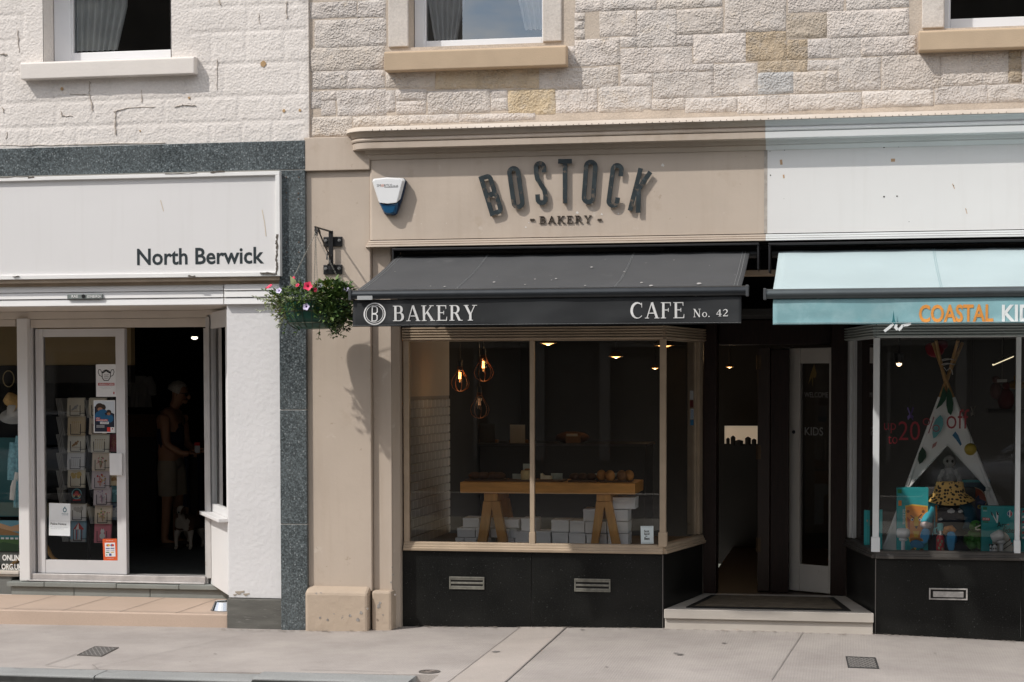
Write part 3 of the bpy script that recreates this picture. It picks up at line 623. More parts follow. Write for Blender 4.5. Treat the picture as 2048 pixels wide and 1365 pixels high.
m = MB(); m.box(PX(57.5,800,YD), PX(67,800,YD), YD-.01, YD+.1, zs1+.004, PZ(250,655,YD)); m.build('door_jamb', alu, gs, bev=.003)
# fixed sliding leaf
d0, d1, dz0, dz1 = PX(73,900,YD), PX(252,900,YD), zdo+.012, PZ(160,658,YD)
g0, g1, gz0, gz1 = PX(88,900,YD), PX(233,900,YD), PZ(160,1121,YD), PZ(160,674,YD)
df = MB(); df.box(d0, g0, YD, YD+.05, dz0, dz1); df.box(g1, d1, YD, YD+.05, dz0, dz1); df.box(g0, g1, YD+.004, YD+.046, dz0, gz0); df.box(g0, g1, YD+.004, YD+.046, gz1, dz1)
df.box(d1-.045, d1, YD-.012, YD-.001, dz0, dz1); df.box(d0+.03, d0+.034, YD-.003, YD, dz0, dz1)
door = df.build('sliding_door', alu, gs, bev=.004)
m = MB(); m.poly([(g0-.005,YD+.025,gz0-.005),(g1+.005,YD+.025,gz0-.005),(g1+.005,YD+.025,gz1+.005),(g0-.005,YD+.025,gz1+.005)]); m.build('pane', glass, door)
a = R4(219,907,246,951,YD-.02); m = MB(); m.box(a[0], a[1]-.03, YD-.022, YD-.014, a[2], a[3]); m.box(a[1]-.03, a[1], YD-.045, YD-.014, a[2], a[3]); m.build('handle', pm('handle plate', (.68,.69,.70), .35), door, bev=.003)
# window left of the post
m = MB(); wx1 = PX(36,900,YD+.02); wz0 = PZ(10,1141,YD+.05); wz1 = PZ(10,651,YD+.02)
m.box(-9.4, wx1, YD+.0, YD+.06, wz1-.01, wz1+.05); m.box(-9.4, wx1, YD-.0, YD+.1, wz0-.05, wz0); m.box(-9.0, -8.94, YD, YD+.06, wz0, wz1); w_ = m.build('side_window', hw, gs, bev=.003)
m = MB(); m.poly([(-9.4,YD+.03,wz0),(wx1,YD+.03,wz0),(wx1,YD+.03,wz1),(-9.4,YD+.03,wz1)]); m.build('pane', glass, w_)
wt = flat('white window lettering', (.75,.75,.72), .5)
m = MB()
for body, x0, y0, x1, y1 in (('ONLINE',4.5,1110,45,1122),('ORG.UK',3,1128,44,1140)):
    m = MB(); b = R4(x0,y0,x1,y1,YD+.028); text(m, body, b[0], b[1], b[2], b[3], YD+.028, .03); m.build('lettering', wt, w_)
# post right of the opening and the splayed show window behind the pier
m = MB(); m.box(PX(408.5,900,YD-.02), PX(414,900,YD-.02), YD-.02, YD+.06, zs1+.003, PZ(410,657,YD)); m.box(PX(414.3,900,YD-.04), PX(422,900,YD-.04), YD-.06, YD+.02, PZ(418,1157,YD-.05), PZ(418,634,YD)); m.build('worn_post', pm('worn grey paint', (.52,.51,.50), .5, .1, 6, stain=[((.3,.14,.1), 6, .63, .05, .7)]), gs, bev=.004)
sa, sb = Vector((PX(424,900,YD), YD+.02)), Vector((PX(452,900,.35)+.06, .30))
def panelT(a, b):       # local frame: x along a->b, y outward normal, z up
    t = (b-a).normalized(); return Matrix(((t.x,-t.y,0,a.x),(t.y,t.x,0,a.y),(0,0,1,0),(0,0,0,1)))
ln = (sb-sa).length; m = MB(); m.T = panelT(sa, sb)
zsil = PZ(430,1028,.8); m.box(0, .04, -.03, .03, zsil, zc-.02); m.box(ln-.06, ln, -.03, .03, zsil, zc-.02); m.box(.04, ln-.06, -.02, .02, zc-.16, zc-.02); m.box(.04, ln-.06, -.02, .02, zsil, zsil+.07)
m.box(-.07, ln, -.11, .05, zsil-.032, zsil-.001); m.box(.02, ln, -.03, .03, zs1+.003, zsil-.034); sw_ = m.build('splayed_window', white_paint, gs, bev=.005)
m = MB(); m.T = panelT(sa, sb); m.poly([(.03,.005,zsil),(ln-.05,.005,zsil),(ln-.05,.005,zc-.03),(.03,.005,zc-.03)]); m.build('pane', glass, sw_)
# interior of the gift shop
tanwall = pm('ochre bulkhead', (.42,.31,.16), .8, .08, 2); inx0, inx1 = -9.4, -4.35
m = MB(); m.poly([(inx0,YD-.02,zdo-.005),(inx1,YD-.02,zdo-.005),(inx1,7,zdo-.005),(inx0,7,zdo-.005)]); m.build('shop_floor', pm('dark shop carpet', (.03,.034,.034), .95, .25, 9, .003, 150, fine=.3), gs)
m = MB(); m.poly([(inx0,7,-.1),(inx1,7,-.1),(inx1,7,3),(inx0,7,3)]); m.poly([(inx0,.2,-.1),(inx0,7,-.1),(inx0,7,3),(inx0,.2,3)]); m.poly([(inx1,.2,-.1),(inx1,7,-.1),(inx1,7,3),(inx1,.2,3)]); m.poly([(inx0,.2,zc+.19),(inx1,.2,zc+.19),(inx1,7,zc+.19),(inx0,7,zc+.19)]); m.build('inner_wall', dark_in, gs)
yb = 2.5; m = MB(); m.box(inx0+.01, PX(262,700,yb), yb, yb+.1, PZ(150,731,yb), zc+.18); m.build('bulkhead', tanwall, gs)
m = MB(); m.box(inx0+.01, PX(262,700,yb), yb-.02, yb+.1, PZ(150,766,yb), PZ(150,732,yb)); m.build('dark_reflection_band', flat('reflection band', (.02,.018,.017), .6), gs)  # dark strip standing in for the opposite shop fascia reflected in the door
m = MB(); m.box(inx0+.01, PX(-20,700,2.2), 1.9, 2.0, .2, 1.55); m.box(PX(-20,900,2.)+.003, PX(48,900,2.), 1.95, 2.0, PZ(20,1034,1.95), PZ(20,876,1.95)); m.build('teal_cupboard', pm('teal paint', (.02,.13,.145), .5, .15, 4), gs)
m = MB(); m.box(inx0+.01, PX(50,1100,1.6), 1.55, 1.6, wz0-.0, PZ(20,1105,1.55)); m.build('window_backing', pm('grey card', (.26,.26,.23), .9, .2, 9), gs)
# ================================================================== bakery shopfront
YB = .15; YF = -.07
bk = thing('bakery_shopfront', (-2.6, 0, -.1), 'tan painted bakery shopfront with moulded cornice and black stall riser', 'shopfront')
cw = pm('white blue paint', (.69,.705,.70), .5, .05, 2, .0006, 30, stain=[((.42,.45,.44), 4, .68, .05, .4)])
XL, XM, XR = PX(738,400,YF), PX(1531.5,400,YF), 4.4
# left pilaster: plain face, top block, inner strip, plinth
m = MB(); pa, pb, pc = PX(613.5,800,-.05), PX(742,800,-.05), PX(783,800,0)
m.box(pa, pb, -.05, .3, PZ(680,1182,-.05), PZ(680,342,-.05)); 
m.box(pb+.002, pc, 0, .3, PZ(760,1182,0), PZ(760,488,0)); m.prismz([(pc+.002,0.012),(pc+.045,.09),(pc+.048,YB+.05),(pc-.1,YB+.05)], -.12, PZ(760,488,0))
m.build('pilaster', tan, bk, bev=.006)
m = MB(); m.box(pa, PX(739,310,-.08), -.085, .2, PZ(680,341,-.085), PZ(680,274,-.085)); m.build('pilaster_block', tan, bk, bev=.006)
m = MB(); zpl = PZ(680,1183,-.14)
m.profx([(-.14,-.16),(-.14,zpl-.012),(-.055,zpl+.03),(.1,zpl+.03),(.1,-.16)], pa, PX(735,1220,-.14)); m.prismz([(pb+.003,-.08),(PX(783,1220,-.08),-.08),(PX(803,1220,YB)-.01,YB+.04),(pb+.003,YB+.04)], -.16, PZ(760,1182,-.08))
m.build('plinth', pm('scuffed tan plinth', (.46,.37,.285), .75, .1, 3, .006, 16, stain=[((.5,.48,.45), 4.2, .66, .02, .85), ((.24,.22,.2), 9, .68, .02, .8)]), bk, bev=.022)
# fascia
zf0, zf1 = PZ(1130,474,YF), PZ(1130,262,YF)
m = MB(); m.prismz(arc2 := [(XL+.03+.03*math.cos(math.radians(a)), YF+.03+.03*math.sin(math.radians(a))) for a in range(180,271,15)]+[(XM-.002,YF),(XM-.002,.2),(XL,.2)], zf0, zf1); m.build('fascia', tan, bk, smooth=40)
m = MB(); m.box(XM+.002, XR, YF-.003, .2, zf0, zf1); m.build('white_fascia', pm('white fascia paint', (.73,.72,.705), .4, .03, 1.5, stain=[((.6,.58,.54), 2, .7, .05, .3)], streak=((.60,.58,.55), .16, .54)), bk)
m = MB(); m.box(XM-.012, XM+.012, YF-.004, YF+.01, zf0, zf1); m.build('fascia_joint', pm('grey filler', (.4,.36,.32), .9, .3, 20), bk)
def sweep(prof, x0, x1, rc=.035, left=True):        # moulding along the front with a rounded left return
    mb = MB(); rows = []
    for z, p in prof:
        row = []
        if left:
            row.append((x0-p, .12, z))
            for a in range(180, 271, 15): row.append((x0+rc+(rc+p)*math.cos(math.radians(a)), YF+rc+(rc+p)*math.sin(math.radians(a)), z))
        else: row.append((x0, YF-p, z))
        row.append((x1, YF-p, z)); rows.append(row)
    n = len(rows[0]); vs = [q for r in rows for q in r]; fs = []
    for i in range(len(rows)-1):
        for j in range(n-1): a = i*n+j; fs.append((a, a+1, a+n+1, a+n))
    mb.add(vs, fs); return mb
def cz(py, pr): return PZ(900, py, YF-pr)
CORN = [(cz(253,.0),-.05),(cz(254,.12),.10),(cz(255,.175),.17),(cz(259,.18),.182),(cz(260,.17),.17),(cz(262,.15),.158),(cz(270,.14),.138),(cz(271,.13),.128),(cz(272.5,.13),.128),(cz(273,.14),.142),(cz(276,.145),.147),(cz(279,.14),.142),(cz(279.5,.13),.128),(cz(281,.125),.128),(cz(281.5,.135),.137),(cz(293,.135),.135),(cz(294.5,.13),.125),(cz(295,.10),.05),(cz(304,.045),.045),(cz(305,.04),.03),(cz(308,.03),.034),(cz(314,.015),.016),(cz(316,.01),.012),(cz(316.5,0),-.01)]
RET = [(z, p) for z, p in CORN]
m = sweep(CORN, XL, XM); m.build('cornice', tan, bk, smooth=35)
m = sweep(CORN, XM+.001, XR, left=False); m.build('white_cornice', cw, bk, smooth=35)
m = MB(); m.poly([(XM,0,CORN[0][0]),(XR,0,CORN[0][0]),(XR,-.1,CORN[0][0]),(XM,-.1,CORN[0][0])])
FL = [(cz(250,.18)+.035,-.075),(cz(250,.18)+.012,.02),(cz(249.5,.176),.176),(cz(252,.18),.181),(cz(257.5,.186),.187),(cz(258,.186),.183)]
m = sweep(FL, XL, XR); mF = m; m = MB(); (lambda *a, **k: None)('cornice_flashing', pm('painted lead flashing', (.60,.52,.44), .6, .1, 4, .002, 20, stain=[((.72,.66,.6), 2, .5, .2, .6)]), bk, smooth=35)
m = MB()
for i in range(95):
    xx = XL+.08+i*.051+random.uniform(-.006,.006); zz = cz(256,.186)+random.uniform(-.004,.004); m.ball((xx,YF-.187,zz), .0035, n=6)
mF.m = 1; mF.add(m.v, m.f); mF.build('cornice_flashing', [MATS['painted lead flashing'], flat('rusty nail head', (.1,.07,.05), .7)], bk, smooth=35)
def lz(py): return PZ(1130, py, YF-.03)
LOW = [(lz(475),-.01),(lz(475.2),.012),(lz(478.5),.014),(lz(479.2),.006),(lz(480),.024),(lz(483),.026),(lz(483.8),.016),(lz(484.4),.034),(lz(488),.036),(lz(488.3),.03),(lz(488.4),-.03)]
m = sweep(LOW, XL, XM, .03); m.build('lower_moulding', tan, bk, smooth=35)
m = sweep(LOW, XM+.001, XR, left=False); m.build('white_lower_moulding', cw, bk, smooth=35)
# black head panel behind the awnings
YL0 = 1.42; zl0 = PZ(1550,660,YL0)
zh1, zh0 = lz(489), PZ(1060,657,YB)
m = MB(); m.box(pc+.05, PX(1326,600,YB), YB-.02, YB+.1, zh0+.003, zh1-.002); m.box(PX(1752,600,YB), XR, YB-.02, YB+.1, zh0+.003, zh1-.002); m.box(XL+.04, XR, 0.05, .5, zh1-.02, zf0-.002); m.box(STX0+.1, XR, .32, 6.0, zf0-.004, zf0+.08); m.box(-1.5, .3, YL0+.12, YL0+.2, zl0, zf0-.006); m.box(STX0+.1, XR, 5.72, 5.8, -.1, zf0-.006); m.build('head_panel', flat('black head board', (.012,.011,.01), .6), bk)
zbm = PZ(1510,546,YB)
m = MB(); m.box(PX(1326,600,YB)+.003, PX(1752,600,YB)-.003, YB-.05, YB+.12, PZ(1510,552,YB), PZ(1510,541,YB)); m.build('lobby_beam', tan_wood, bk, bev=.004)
# ribbed head moulding, window frame and sill of one bay; corner points A (front) and B (back) of the splayed side
def ribs(mb, x0, x1, y, z0, z1, n, out=.03):
    h = (z1-z0)/n
    for i in range(n): z = z0+i*h; mb.profx([(y+.02,z),(y-out*.55,z+h*.1),(y-out,z+h*.32),(y-out,z+h*.72),(y-out*.5,z+h*.86),(y+.02,z+h*.86)], x0, x1)
    mb.box(x0, x1, y+.0, y+.03, z0, z1)
A1 = Vector((PX(1326,1000,YB), YB)); B1 = Vector((-1.215, 1.2)); A2 = Vector((PX(1752,1000,YB), YB)); B2 = Vector((PX(1694,1000,1.22), 1.22))
SW = pc+.06                                               # left end of the bakery window
zs0, zs1b = PZ(1060,1105,YB-.03), PZ(1060,1087,YB)        # sill bottom, glass bottom
zg1 = PZ(1060,682,YB); zr0 = PZ(1060,680,YB); zr1 = PZ(1060,653,YB)
def bay(par, name, x0, x1, A, B, flip, mw, zsb, zgb, zg, mull, smat, dark_sill=None, ribc=None, post=.045, lj=.05):
    m = MB(); ribs(m, x0, x1, YB-.0, zr0, zr1, 5); T = panelT(A, B) if not flip else panelT(B, A); ln = (B-A).length
    m.T = T; ribs(m, .0 if not flip else .0, ln, .0, zr0, zr1, 5, .03); m.T = None; m.build('ribbed_head', ribc or mw, par)
    m = MB()
    if x0 < A.x-.2 and not flip: m.box(x0, x0+lj, YB, YB+.06, zgb-.01, zr0-.001)
    m.box(A.x-post/2-.003, A.x+post/2, YB-.012, YB+.05, zgb+.03, zr0-.002); m.box(A.x-post/2-.012, A.x+post/2+.009, YB-.02, YB+.06, zgb-.012, zgb+.10)
    for q in mull: m.box(q-.018, q+.018, YB, YB+.05, zgb+.03, zr0-.001); m.box(q-.024, q+.024, YB-.01, YB+.06, zgb-.012, zgb+.09)
    m.box(x0+.002, x1-.002, YB+.012, YB+.05, zg, zr0-.002)
    m.T = T; m.box(.03, ln-.03, .012, .05, zg, zr0-.002); e = (ln-.09, ln) if not flip else (0, .09); m.box(e[0], e[1], 0, .05, zgb+.01, zr0-.003); e = (ln-.14, ln-.1) if not flip else (.1, .14); m.box(e[0], e[1], .02, .09, zgb+.01, zr0-.003); m.T = None
    fr = m.build(name, mw, par, bev=.004)
    m = MB(); pr = [(0.06,zsb),(-.03,zsb),(-.034,zsb+.02),(-.022,zsb+.026),(-.022,zgb-.03),(-.012,zgb-.024),(-.012,zgb-.008),(.0,zgb),(.06,zgb)]
    a0, a1 = (x0, A.x) if not flip else (A.x, x1)
    m.profx([(YB+y,z) for y,z in pr], a0, a1); m.T = T; m.profx(pr, -.0 if not flip else .0, ln); m.T = None
    m.build('sill', dark_sill or mw, fr, bev=.002)
    g = MB(); g.poly([(a0,YB+.03,zgb),(a1,YB+.03,zgb),(a1,YB+.03,zg+.01),(a0,YB+.03,zg+.01)]); g.build('pane', glass, fr)
    g = MB(); g.T = T; g.poly([(0.02,.03,zgb),(ln-.02,.03,zgb),(ln-.02,.03,zg+.01),(.02,.03,zg+.01)]); g.build('side_pane', glass, fr)
    return fr
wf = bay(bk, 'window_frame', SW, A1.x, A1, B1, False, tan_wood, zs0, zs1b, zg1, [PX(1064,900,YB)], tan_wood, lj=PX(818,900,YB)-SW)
# black granite stall riser with its two vents
m = MB(); xj = PX(1063,1180,YB); m.box(SW-.03, xj-.0015, YB, YB+.05, gz(-3,.1)-.05, zs0-.004); m.box(xj+.0015, A1.x, YB, YB+.05, gz(-2,.1)-.05, zs0-.004)
m.T = panelT(A1, B1); m.box(.002, (B1-A1).length, 0, .04, -.15, zs0-.004); m.T = None; m.build('stall_riser', gran_dark, bk, bev=.002)
m = MB(); m.box(A1.x-.0035, A1.x+.002, YB-.002, YB+.004, gz(-1.4,.1)-.03, zs0-.006); m.build('riser_edge', flat('bright edge', (.16,.15,.14), .4), bk)
brass = pm('tarnished vent', (.22,.215,.185), .45, .25, 30, metal=.5)
def vent(par, x0, y0, x1, y1, hollow=False):
    a = R4(x0,y0,x1,y1,YB); m = MB(); frame(m, a[0], a[1], a[2], a[3], YB-.012, YB+.002, .011, .010, .010)
    if not hollow:
        h = (a[3]-a[2]-.02)/5
        for i in (0, 2, 4): m.box(a[0]+.011, a[1]-.011, YB-.008, YB+.001, a[2]+.0105+i*h, a[2]+.0105+(i+1)*h-.0005)
    else: m.box(a[0]+.03, a[1]-.03, YB-.008, YB-.002, a[2]+.02, a[3]-.025)
    v = m.build('vent', brass if not hollow else pm('bare vent plaster', (.42,.40,.38), .8, .25, 40), par, bev=.002)
    m = MB(); m.box(a[0]+.01, a[1]-.01, YB-.003, YB-.0005, a[2]+.009, a[3]-.009); m.build('vent_slot', dark_in, v)
vent(bk, 899,1154,969,1179); vent(bk, 1149,1158,1221,1184)
# lobby: step, pilasters, doors
zst = .081; m = MB(); marble = pm('worn marble', (.50,.46,.41), .5, .12, 3, .0015, 25, stain=[((.4,.28,.18), 3.3, .6, .1, .6), ((.3,.27,.24), 8, .68, .05, .5)])
YL = 1.42; lx0, lx1 = A1.x+.012, A2.x-.012
def inx(y): f = (y-YB)/(B1.y-YB); return A1.x+(B1.x-A1.x)*f, A2.x+(B2.x-A2.x)*f
m.prismz([(lx0,.10),(lx1,.10),(inx(1.25)[1],1.25),(inx(1.25)[0],1.25)], zst-.075, zst); m.prismz([(lx0+.006,.125),(lx1-.006,.125),(lx1-.006,.5),(lx0+.006,.5)], -.2, zst-.078)
m.build('marble_step', marble, bk, bev=.006)
m = MB(); m.box(B1.x-.02, B2.x+.02, 1.253, 5.6, zst-.05, zst-.002); m.build('lobby_floor', pm('brown lobby boards', (.045,.028,.019), .4, .3, 3, .001, 30, stretch=(1,9,1)), bk)
zl1 = PZ(1550,640,YL)
m = MB(); m.box(B1.x+.004, PX(1436,900,YL), 1.22, YL+.1, zst, zl1); m.box(PX(1662,900,YL), B2.x-.004, 1.22, YL+.1, zst, zl1); m.box(PX(1541,900,YL), PX(1578,900,YL), YL-.02, YL+.1, zst, zl1-.25); m.box(PX(1436,900,YL)+.002, PX(1662,900,YL)-.002, YL-.03, YL+.09, PZ(1550,690,YL), zl1); m.build('lobby_pilaster', brown_dark, bk, bev=.006)
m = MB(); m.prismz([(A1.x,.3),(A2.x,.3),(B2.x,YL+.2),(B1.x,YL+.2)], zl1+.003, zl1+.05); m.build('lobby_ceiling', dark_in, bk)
mt = thing('door_mat', (-.62, .6, zst+.004), 'worn brown door mat with black border on the marble step', 'mat')
(x0,y0),(x1,y1),(x2,y2),(x3,y3) = [G(*q, zst) for q in ((1372,1216),(1702,1222),(1668,1195),(1424,1189))]
m = MB(); m.prismz([(x0,.2),(x1,.2),(x2,1.05),(x3,1.05)], zst+.002, zst+.010); m.build('rubber_border', flat('black rubber', (.012,.011,.01), .7), mt, bev=.003)
m = MB(); m.prismz([(x0+.07,.26),(x1-.07,.26),(x2-.045,.99),(x3+.045,.99)], zst+.0105, zst+.014); m.build('coir', pm('coir mat', (.125,.10,.07), .95, .3, 9, .004, 160, fine=.3, fs=220), mt)
# bakery door, opened inward and seen nearly edge on
dh = thing('bakery_door', V(1515,1150,YL), 'dark wooden bakery door standing open in the lobby, brass hinges on its edge', 'door')
m = MB(); dx0, dx1 = PX(1515,900,YL), PX(1540,900,YL); m.box(dx0, dx1, YL, YL+.9, zst+.005, PZ(1525,695,YL)); m.build('leaf', pm('brown door edge', (.024,.012,.007), .4, .25, 6, stretch=(6,6,1)), dh, bev=.004)
for py in (725, 905, 1090):
    z = PZ(1528,py,YL); m = MB(); m.box(dx0-.006, dx0+.03, YL-.006, YL-.0005, z-.06, z+.06); m.tube([(dx0-.004,YL-.008,z-.06),(dx0-.004,YL-.008,z+.06)], .008, 8); m.build('hinge', pm('dull brass', (.07,.045,.025), .5, .3, 20, metal=.6), dh)
# white framed glass door of the children's shop, swung part way in
ka, kb = Vector((PX(1580,900,YL+.1), YL+.12)), Vector((PX(1674,900,YL-.25), YL-.16))
wd = thing('white_shop_door', (ka.x, ka.y, zst), 'white framed glass door lettered WELCOME KIDS standing ajar in the dark lobby', 'door')
kl = (kb-ka).length; kz1 = PZ(1585,697,YL+.1); m = MB(); m.T = panelT(ka, kb)
m.box(.0, .115, -.02, .025, zst+.01, kz1); m.box(kl-.07, kl, -.02, .025, zst+.01, kz1); m.box(.117, kl-.072, -.018, .023, zst+.01, zst+.24); m.box(.117, kl-.072, -.018, .023, kz1-.13, kz1); m.box(-.065, -.004, -.035, .035, zst+.004, kz1+.01)
m.build('leaf', pm('off white door paint', (.54,.515,.47), .5, .08, 4, stain=[((.3,.27,.22), 6, .66, .05, .5)]), wd, bev=.004)
m = MB(); m.T = panelT(ka, kb); m.poly([(.11,.0,zst+.23),(kl-.06,.0,zst+.23),(kl-.06,.0,kz1-.12),(.11,.0,kz1-.12)]); m.build('pane', glass, wd)
m = MB(); m.T = panelT(ka, kb); zc_ = PZ(1640,790,YL); text(m, 'WELCOME', .15, kl-.09, zc_-.022, zc_+.022, -.003, .0); zk = PZ(1640,863,YL); text(m, 'KIDS', .155, kl-.14, zk-.035, zk+.035, -.003, .01); m.build('lettering', flat('grey vinyl', (.2,.2,.195), .6), wd)
m = MB(); m.T = panelT(ka, kb); zy = PZ(1640,750,YL); m.prism([(.19,zy-.08),(.215,zy+.01),(.25,zy+.09),(.275,zy+.01),(.26,zy-.03),(.24,zy-.02),(.235,zy-.1),(.225,zy-.02)], -.004, -.002); m.build('umbrella_emblem', flat('ochre vinyl', (.16,.11,.035), .6), wd)
m = MB(); m.T = panelT(ka, kb); m.lathe([(.016,0),(.014,.008),(.001,.01)], (.055,-.021,PZ(1590,865,YL)), 14, ax=(0,-1,0)); m.build('lock', flat('dark lock', (.04,.045,.06), .3, metal=.5), wd)
# interior of the bakery
zbed = PZ(1060,1091,.8)
m = MB(); ix0 = SW-.02
m.poly([(ix0,YB+.06,zr1),(A1.x,YB+.06,zr1),(B1.x,B1.y,zr1),(B1.x,5.6,zr1),(ix0,5.6,zr1)]); m.poly([(ix0,5.6,-.1),(B2.x,5.6,-.1),(B2.x,5.6,zr1),(ix0,5.6,zr1)]); m.poly([(B1.x+.02,1.45,zr1-.02),(B2.x,1.45,zr1-.02),(B2.x,5.6,zr1-.02),(B1.x+.02,5.6,zr1-.02)])
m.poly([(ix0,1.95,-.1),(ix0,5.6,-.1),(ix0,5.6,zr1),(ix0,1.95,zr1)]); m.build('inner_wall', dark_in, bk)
m = MB(); m.poly([(ix0,YB+.05,zbed),(A1.x,YB+.05,zbed),(B1.x,B1.y,zbed),(B1.x,1.9,zbed),(ix0,1.9,zbed)]); m.build('display_floor', pm('display floor', (.14,.12,.10), .7, .1, 4), bk)
m = MB(); m.box(ix0, B1.x, 1.9, 1.94, -.1, zbed-.003); m.build('display_back', dark_in, bk)
m = MB()
for px, py, s in ((757,1213,.028),(760,1206,.018),(700,1232,.02),(722,1226,.022),(716,1240,.026),(640,1236,.014),(655,1240,.018),(735,1218,.012),(782,1165,.012),(786,1150,.010),(784,1135,.008),(668,1228,.008),(790,1190,.012),(766,1230,.01)):
    yy = -.081 if px > 742 else -.141
    if py < 1180: yy = -.001
    x, z = P(px, py, yy); m.prism([(x+s*(.6+.5*noise.noise((i*1.7,px,0)))*math.cos(i*.57), z+s*(.6+.5*noise.noise((i*1.3,py,4)))*math.sin(i*.57)) for i in range(11)], yy-.0016, yy+.004); m.build('peeled_patch', pm('bare grey stone', (.30,.28,.26), .95, .4, 40, .002, 60), bk); m = MB()
# white bevelled tiles on the left return wall
m = MB(); tx = ix0+.001; th, tw = .076, .152; zt_ = PZ(855,793,.9); tyl = 1.96
zrow = zbed; r = 0
while zrow < zt_-.03:
    y = YB+.07-(tw/2 if r % 2 else 0)
    while y < tyl:
        a, b = max(y, YB+.07), min(y+tw, tyl)
        if b-a > .02:
            q = .004; e = .009
            m.add([(tx,a+q/2,zrow+q/2),(tx,b-q/2,zrow+q/2),(tx,b-q/2,zrow+th-q/2),(tx,a+q/2,zrow+th-q/2),(tx+.007,a+e,zrow+e),(tx+.007,b-e,zrow+e),(tx+.007,b-e,zrow+th-e),(tx+.007,a+e,zrow+th-e)],
                  [(4,5,6,7),(0,1,5,4),(1,2,6,5),(2,3,7,6),(3,0,4,7)])
        y += tw
    zrow += th; r += 1
m.build('tiled_return', pm('white glazed tile', (.72,.71,.68), .12, .04, 3, spec=.6), bk)
m = MB(); m.poly([(tx-.0015,YB+.05,zbed-.05),(tx-.0015,tyl,zbed-.05),(tx-.0015,tyl,zt_),(tx-.0015,YB+.05,zt_)]); m.build('tile_grout', flat('tile grout grey', (.32,.31,.29), .9), bk)
m = MB(); m.poly([(tx,YB+.05,zt_),(tx,tyl,zt_),(tx,tyl,zr1),(tx,YB+.05,zr1)]); m.build('plaster_return', pm('cream plaster', (.56,.49,.40), .8, .06, 3), bk)
# ================================================================== children's shop at right
ks = thing('toy_shop', (1.5, YB, -.1), 'pale painted toy shop window with dark sill, below the turquoise awning', 'shopfront')
zks0, zks1 = PZ(1900,1120,YB-.03), PZ(1900,1103,YB)
ribg = pm('grey green paint', (.42,.47,.46), .5, .06, 4, stain=[((.25,.22,.18), 6, .66, .06, .5)])
palew = pm('pale window paint', (.66,.685,.69), .45, .07, 5, stain=[((.4,.36,.3), 5, .68, .05, .5)])
dsill = pm('dark sill paint', (.055,.05,.045), .45, .3, 8, stain=[((.2,.19,.17), 9, .62, .05, .5)])
kf = bay(ks, 'window_frame', A2.x, XR, A2, B2, True, palew, zks0, zks1, PZ(1900,674,YB), [PX(2036,900,YB), PX(2036,900,YB)+1.2], palew, dark_sill=dsill, ribc=ribg)
m = MB(); xj = PX(2042,1180,YB); m.box(A2.x-.002, xj-.0015, YB, YB+.05, gz(.5,.1)-.12, zks0-.004); m.box(xj+.0015, XR, YB, YB+.05, -.3, zks0-.004); m.T = panelT(B2, A2); m.box(.002, (B2-A2).length-.002, 0, .04, -.2, zks0-.004); m.T = None; m.build('stall_riser', gran_dark, ks, bev=.002)
m = MB(); m.box(A2.x-.003, A2.x+.003, YB-.002, YB+.004, gz(.2,.1)-.03, zks0-.006); m.build('riser_edge', MATS['bright edge'], ks)
vent(ks, 1858,1177,1935,1200, True)
zkb = PZ(1900,1106,.6); m = MB(); m.poly([(A2.x,YB+.05,zkb),(XR,YB+.05,zkb),(XR,2.2,zkb),(B2.x,2.2,zkb),(B2.x,B2.y,zkb)]); m.build('display_floor', pm('pale display floor', (.5,.5,.5), .7, .1, 4), ks)
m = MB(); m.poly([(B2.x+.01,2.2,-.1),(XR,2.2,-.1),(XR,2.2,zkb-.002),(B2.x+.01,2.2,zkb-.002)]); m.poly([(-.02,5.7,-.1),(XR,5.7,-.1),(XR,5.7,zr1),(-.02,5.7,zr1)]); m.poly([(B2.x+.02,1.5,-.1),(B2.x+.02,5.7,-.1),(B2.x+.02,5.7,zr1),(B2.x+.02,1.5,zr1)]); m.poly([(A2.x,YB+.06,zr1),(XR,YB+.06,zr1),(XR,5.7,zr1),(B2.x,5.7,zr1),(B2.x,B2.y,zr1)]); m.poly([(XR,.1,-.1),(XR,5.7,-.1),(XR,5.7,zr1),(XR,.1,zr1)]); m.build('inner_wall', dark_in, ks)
m = MB()
for body, x0, y0, x1, y1 in (('up',1768,847,1792,867),('to',1776,872,1795,888),('20',1797,843,1840,881),('off',1893,819,1938,858)):
    b = R4(x0,y0,x1,y1,YB+.028); text(m, body, b[0], b[1], b[2]-(0 if body != 'up' else .0), b[3], YB+.028, -.006)
def rg(cx, cy, r, w, Y): x, z = P(cx, cy, Y); m.ribbon(arc(x, z, r, r, 0, 330, 14)+[(x+r,z-.001)], w, Y, Y+.001, True)
rg(1853,844,.024,.007,YB+.028); rg(1872,857,.024,.007,YB+.0275); m.ribbon([P(1868,834,YB+.03),P(1857,867,YB+.03)], .007, YB+.0265, YB+.0275)
m.build('lettering', flat('red vinyl', (.13,.007,.011), .5), kf)
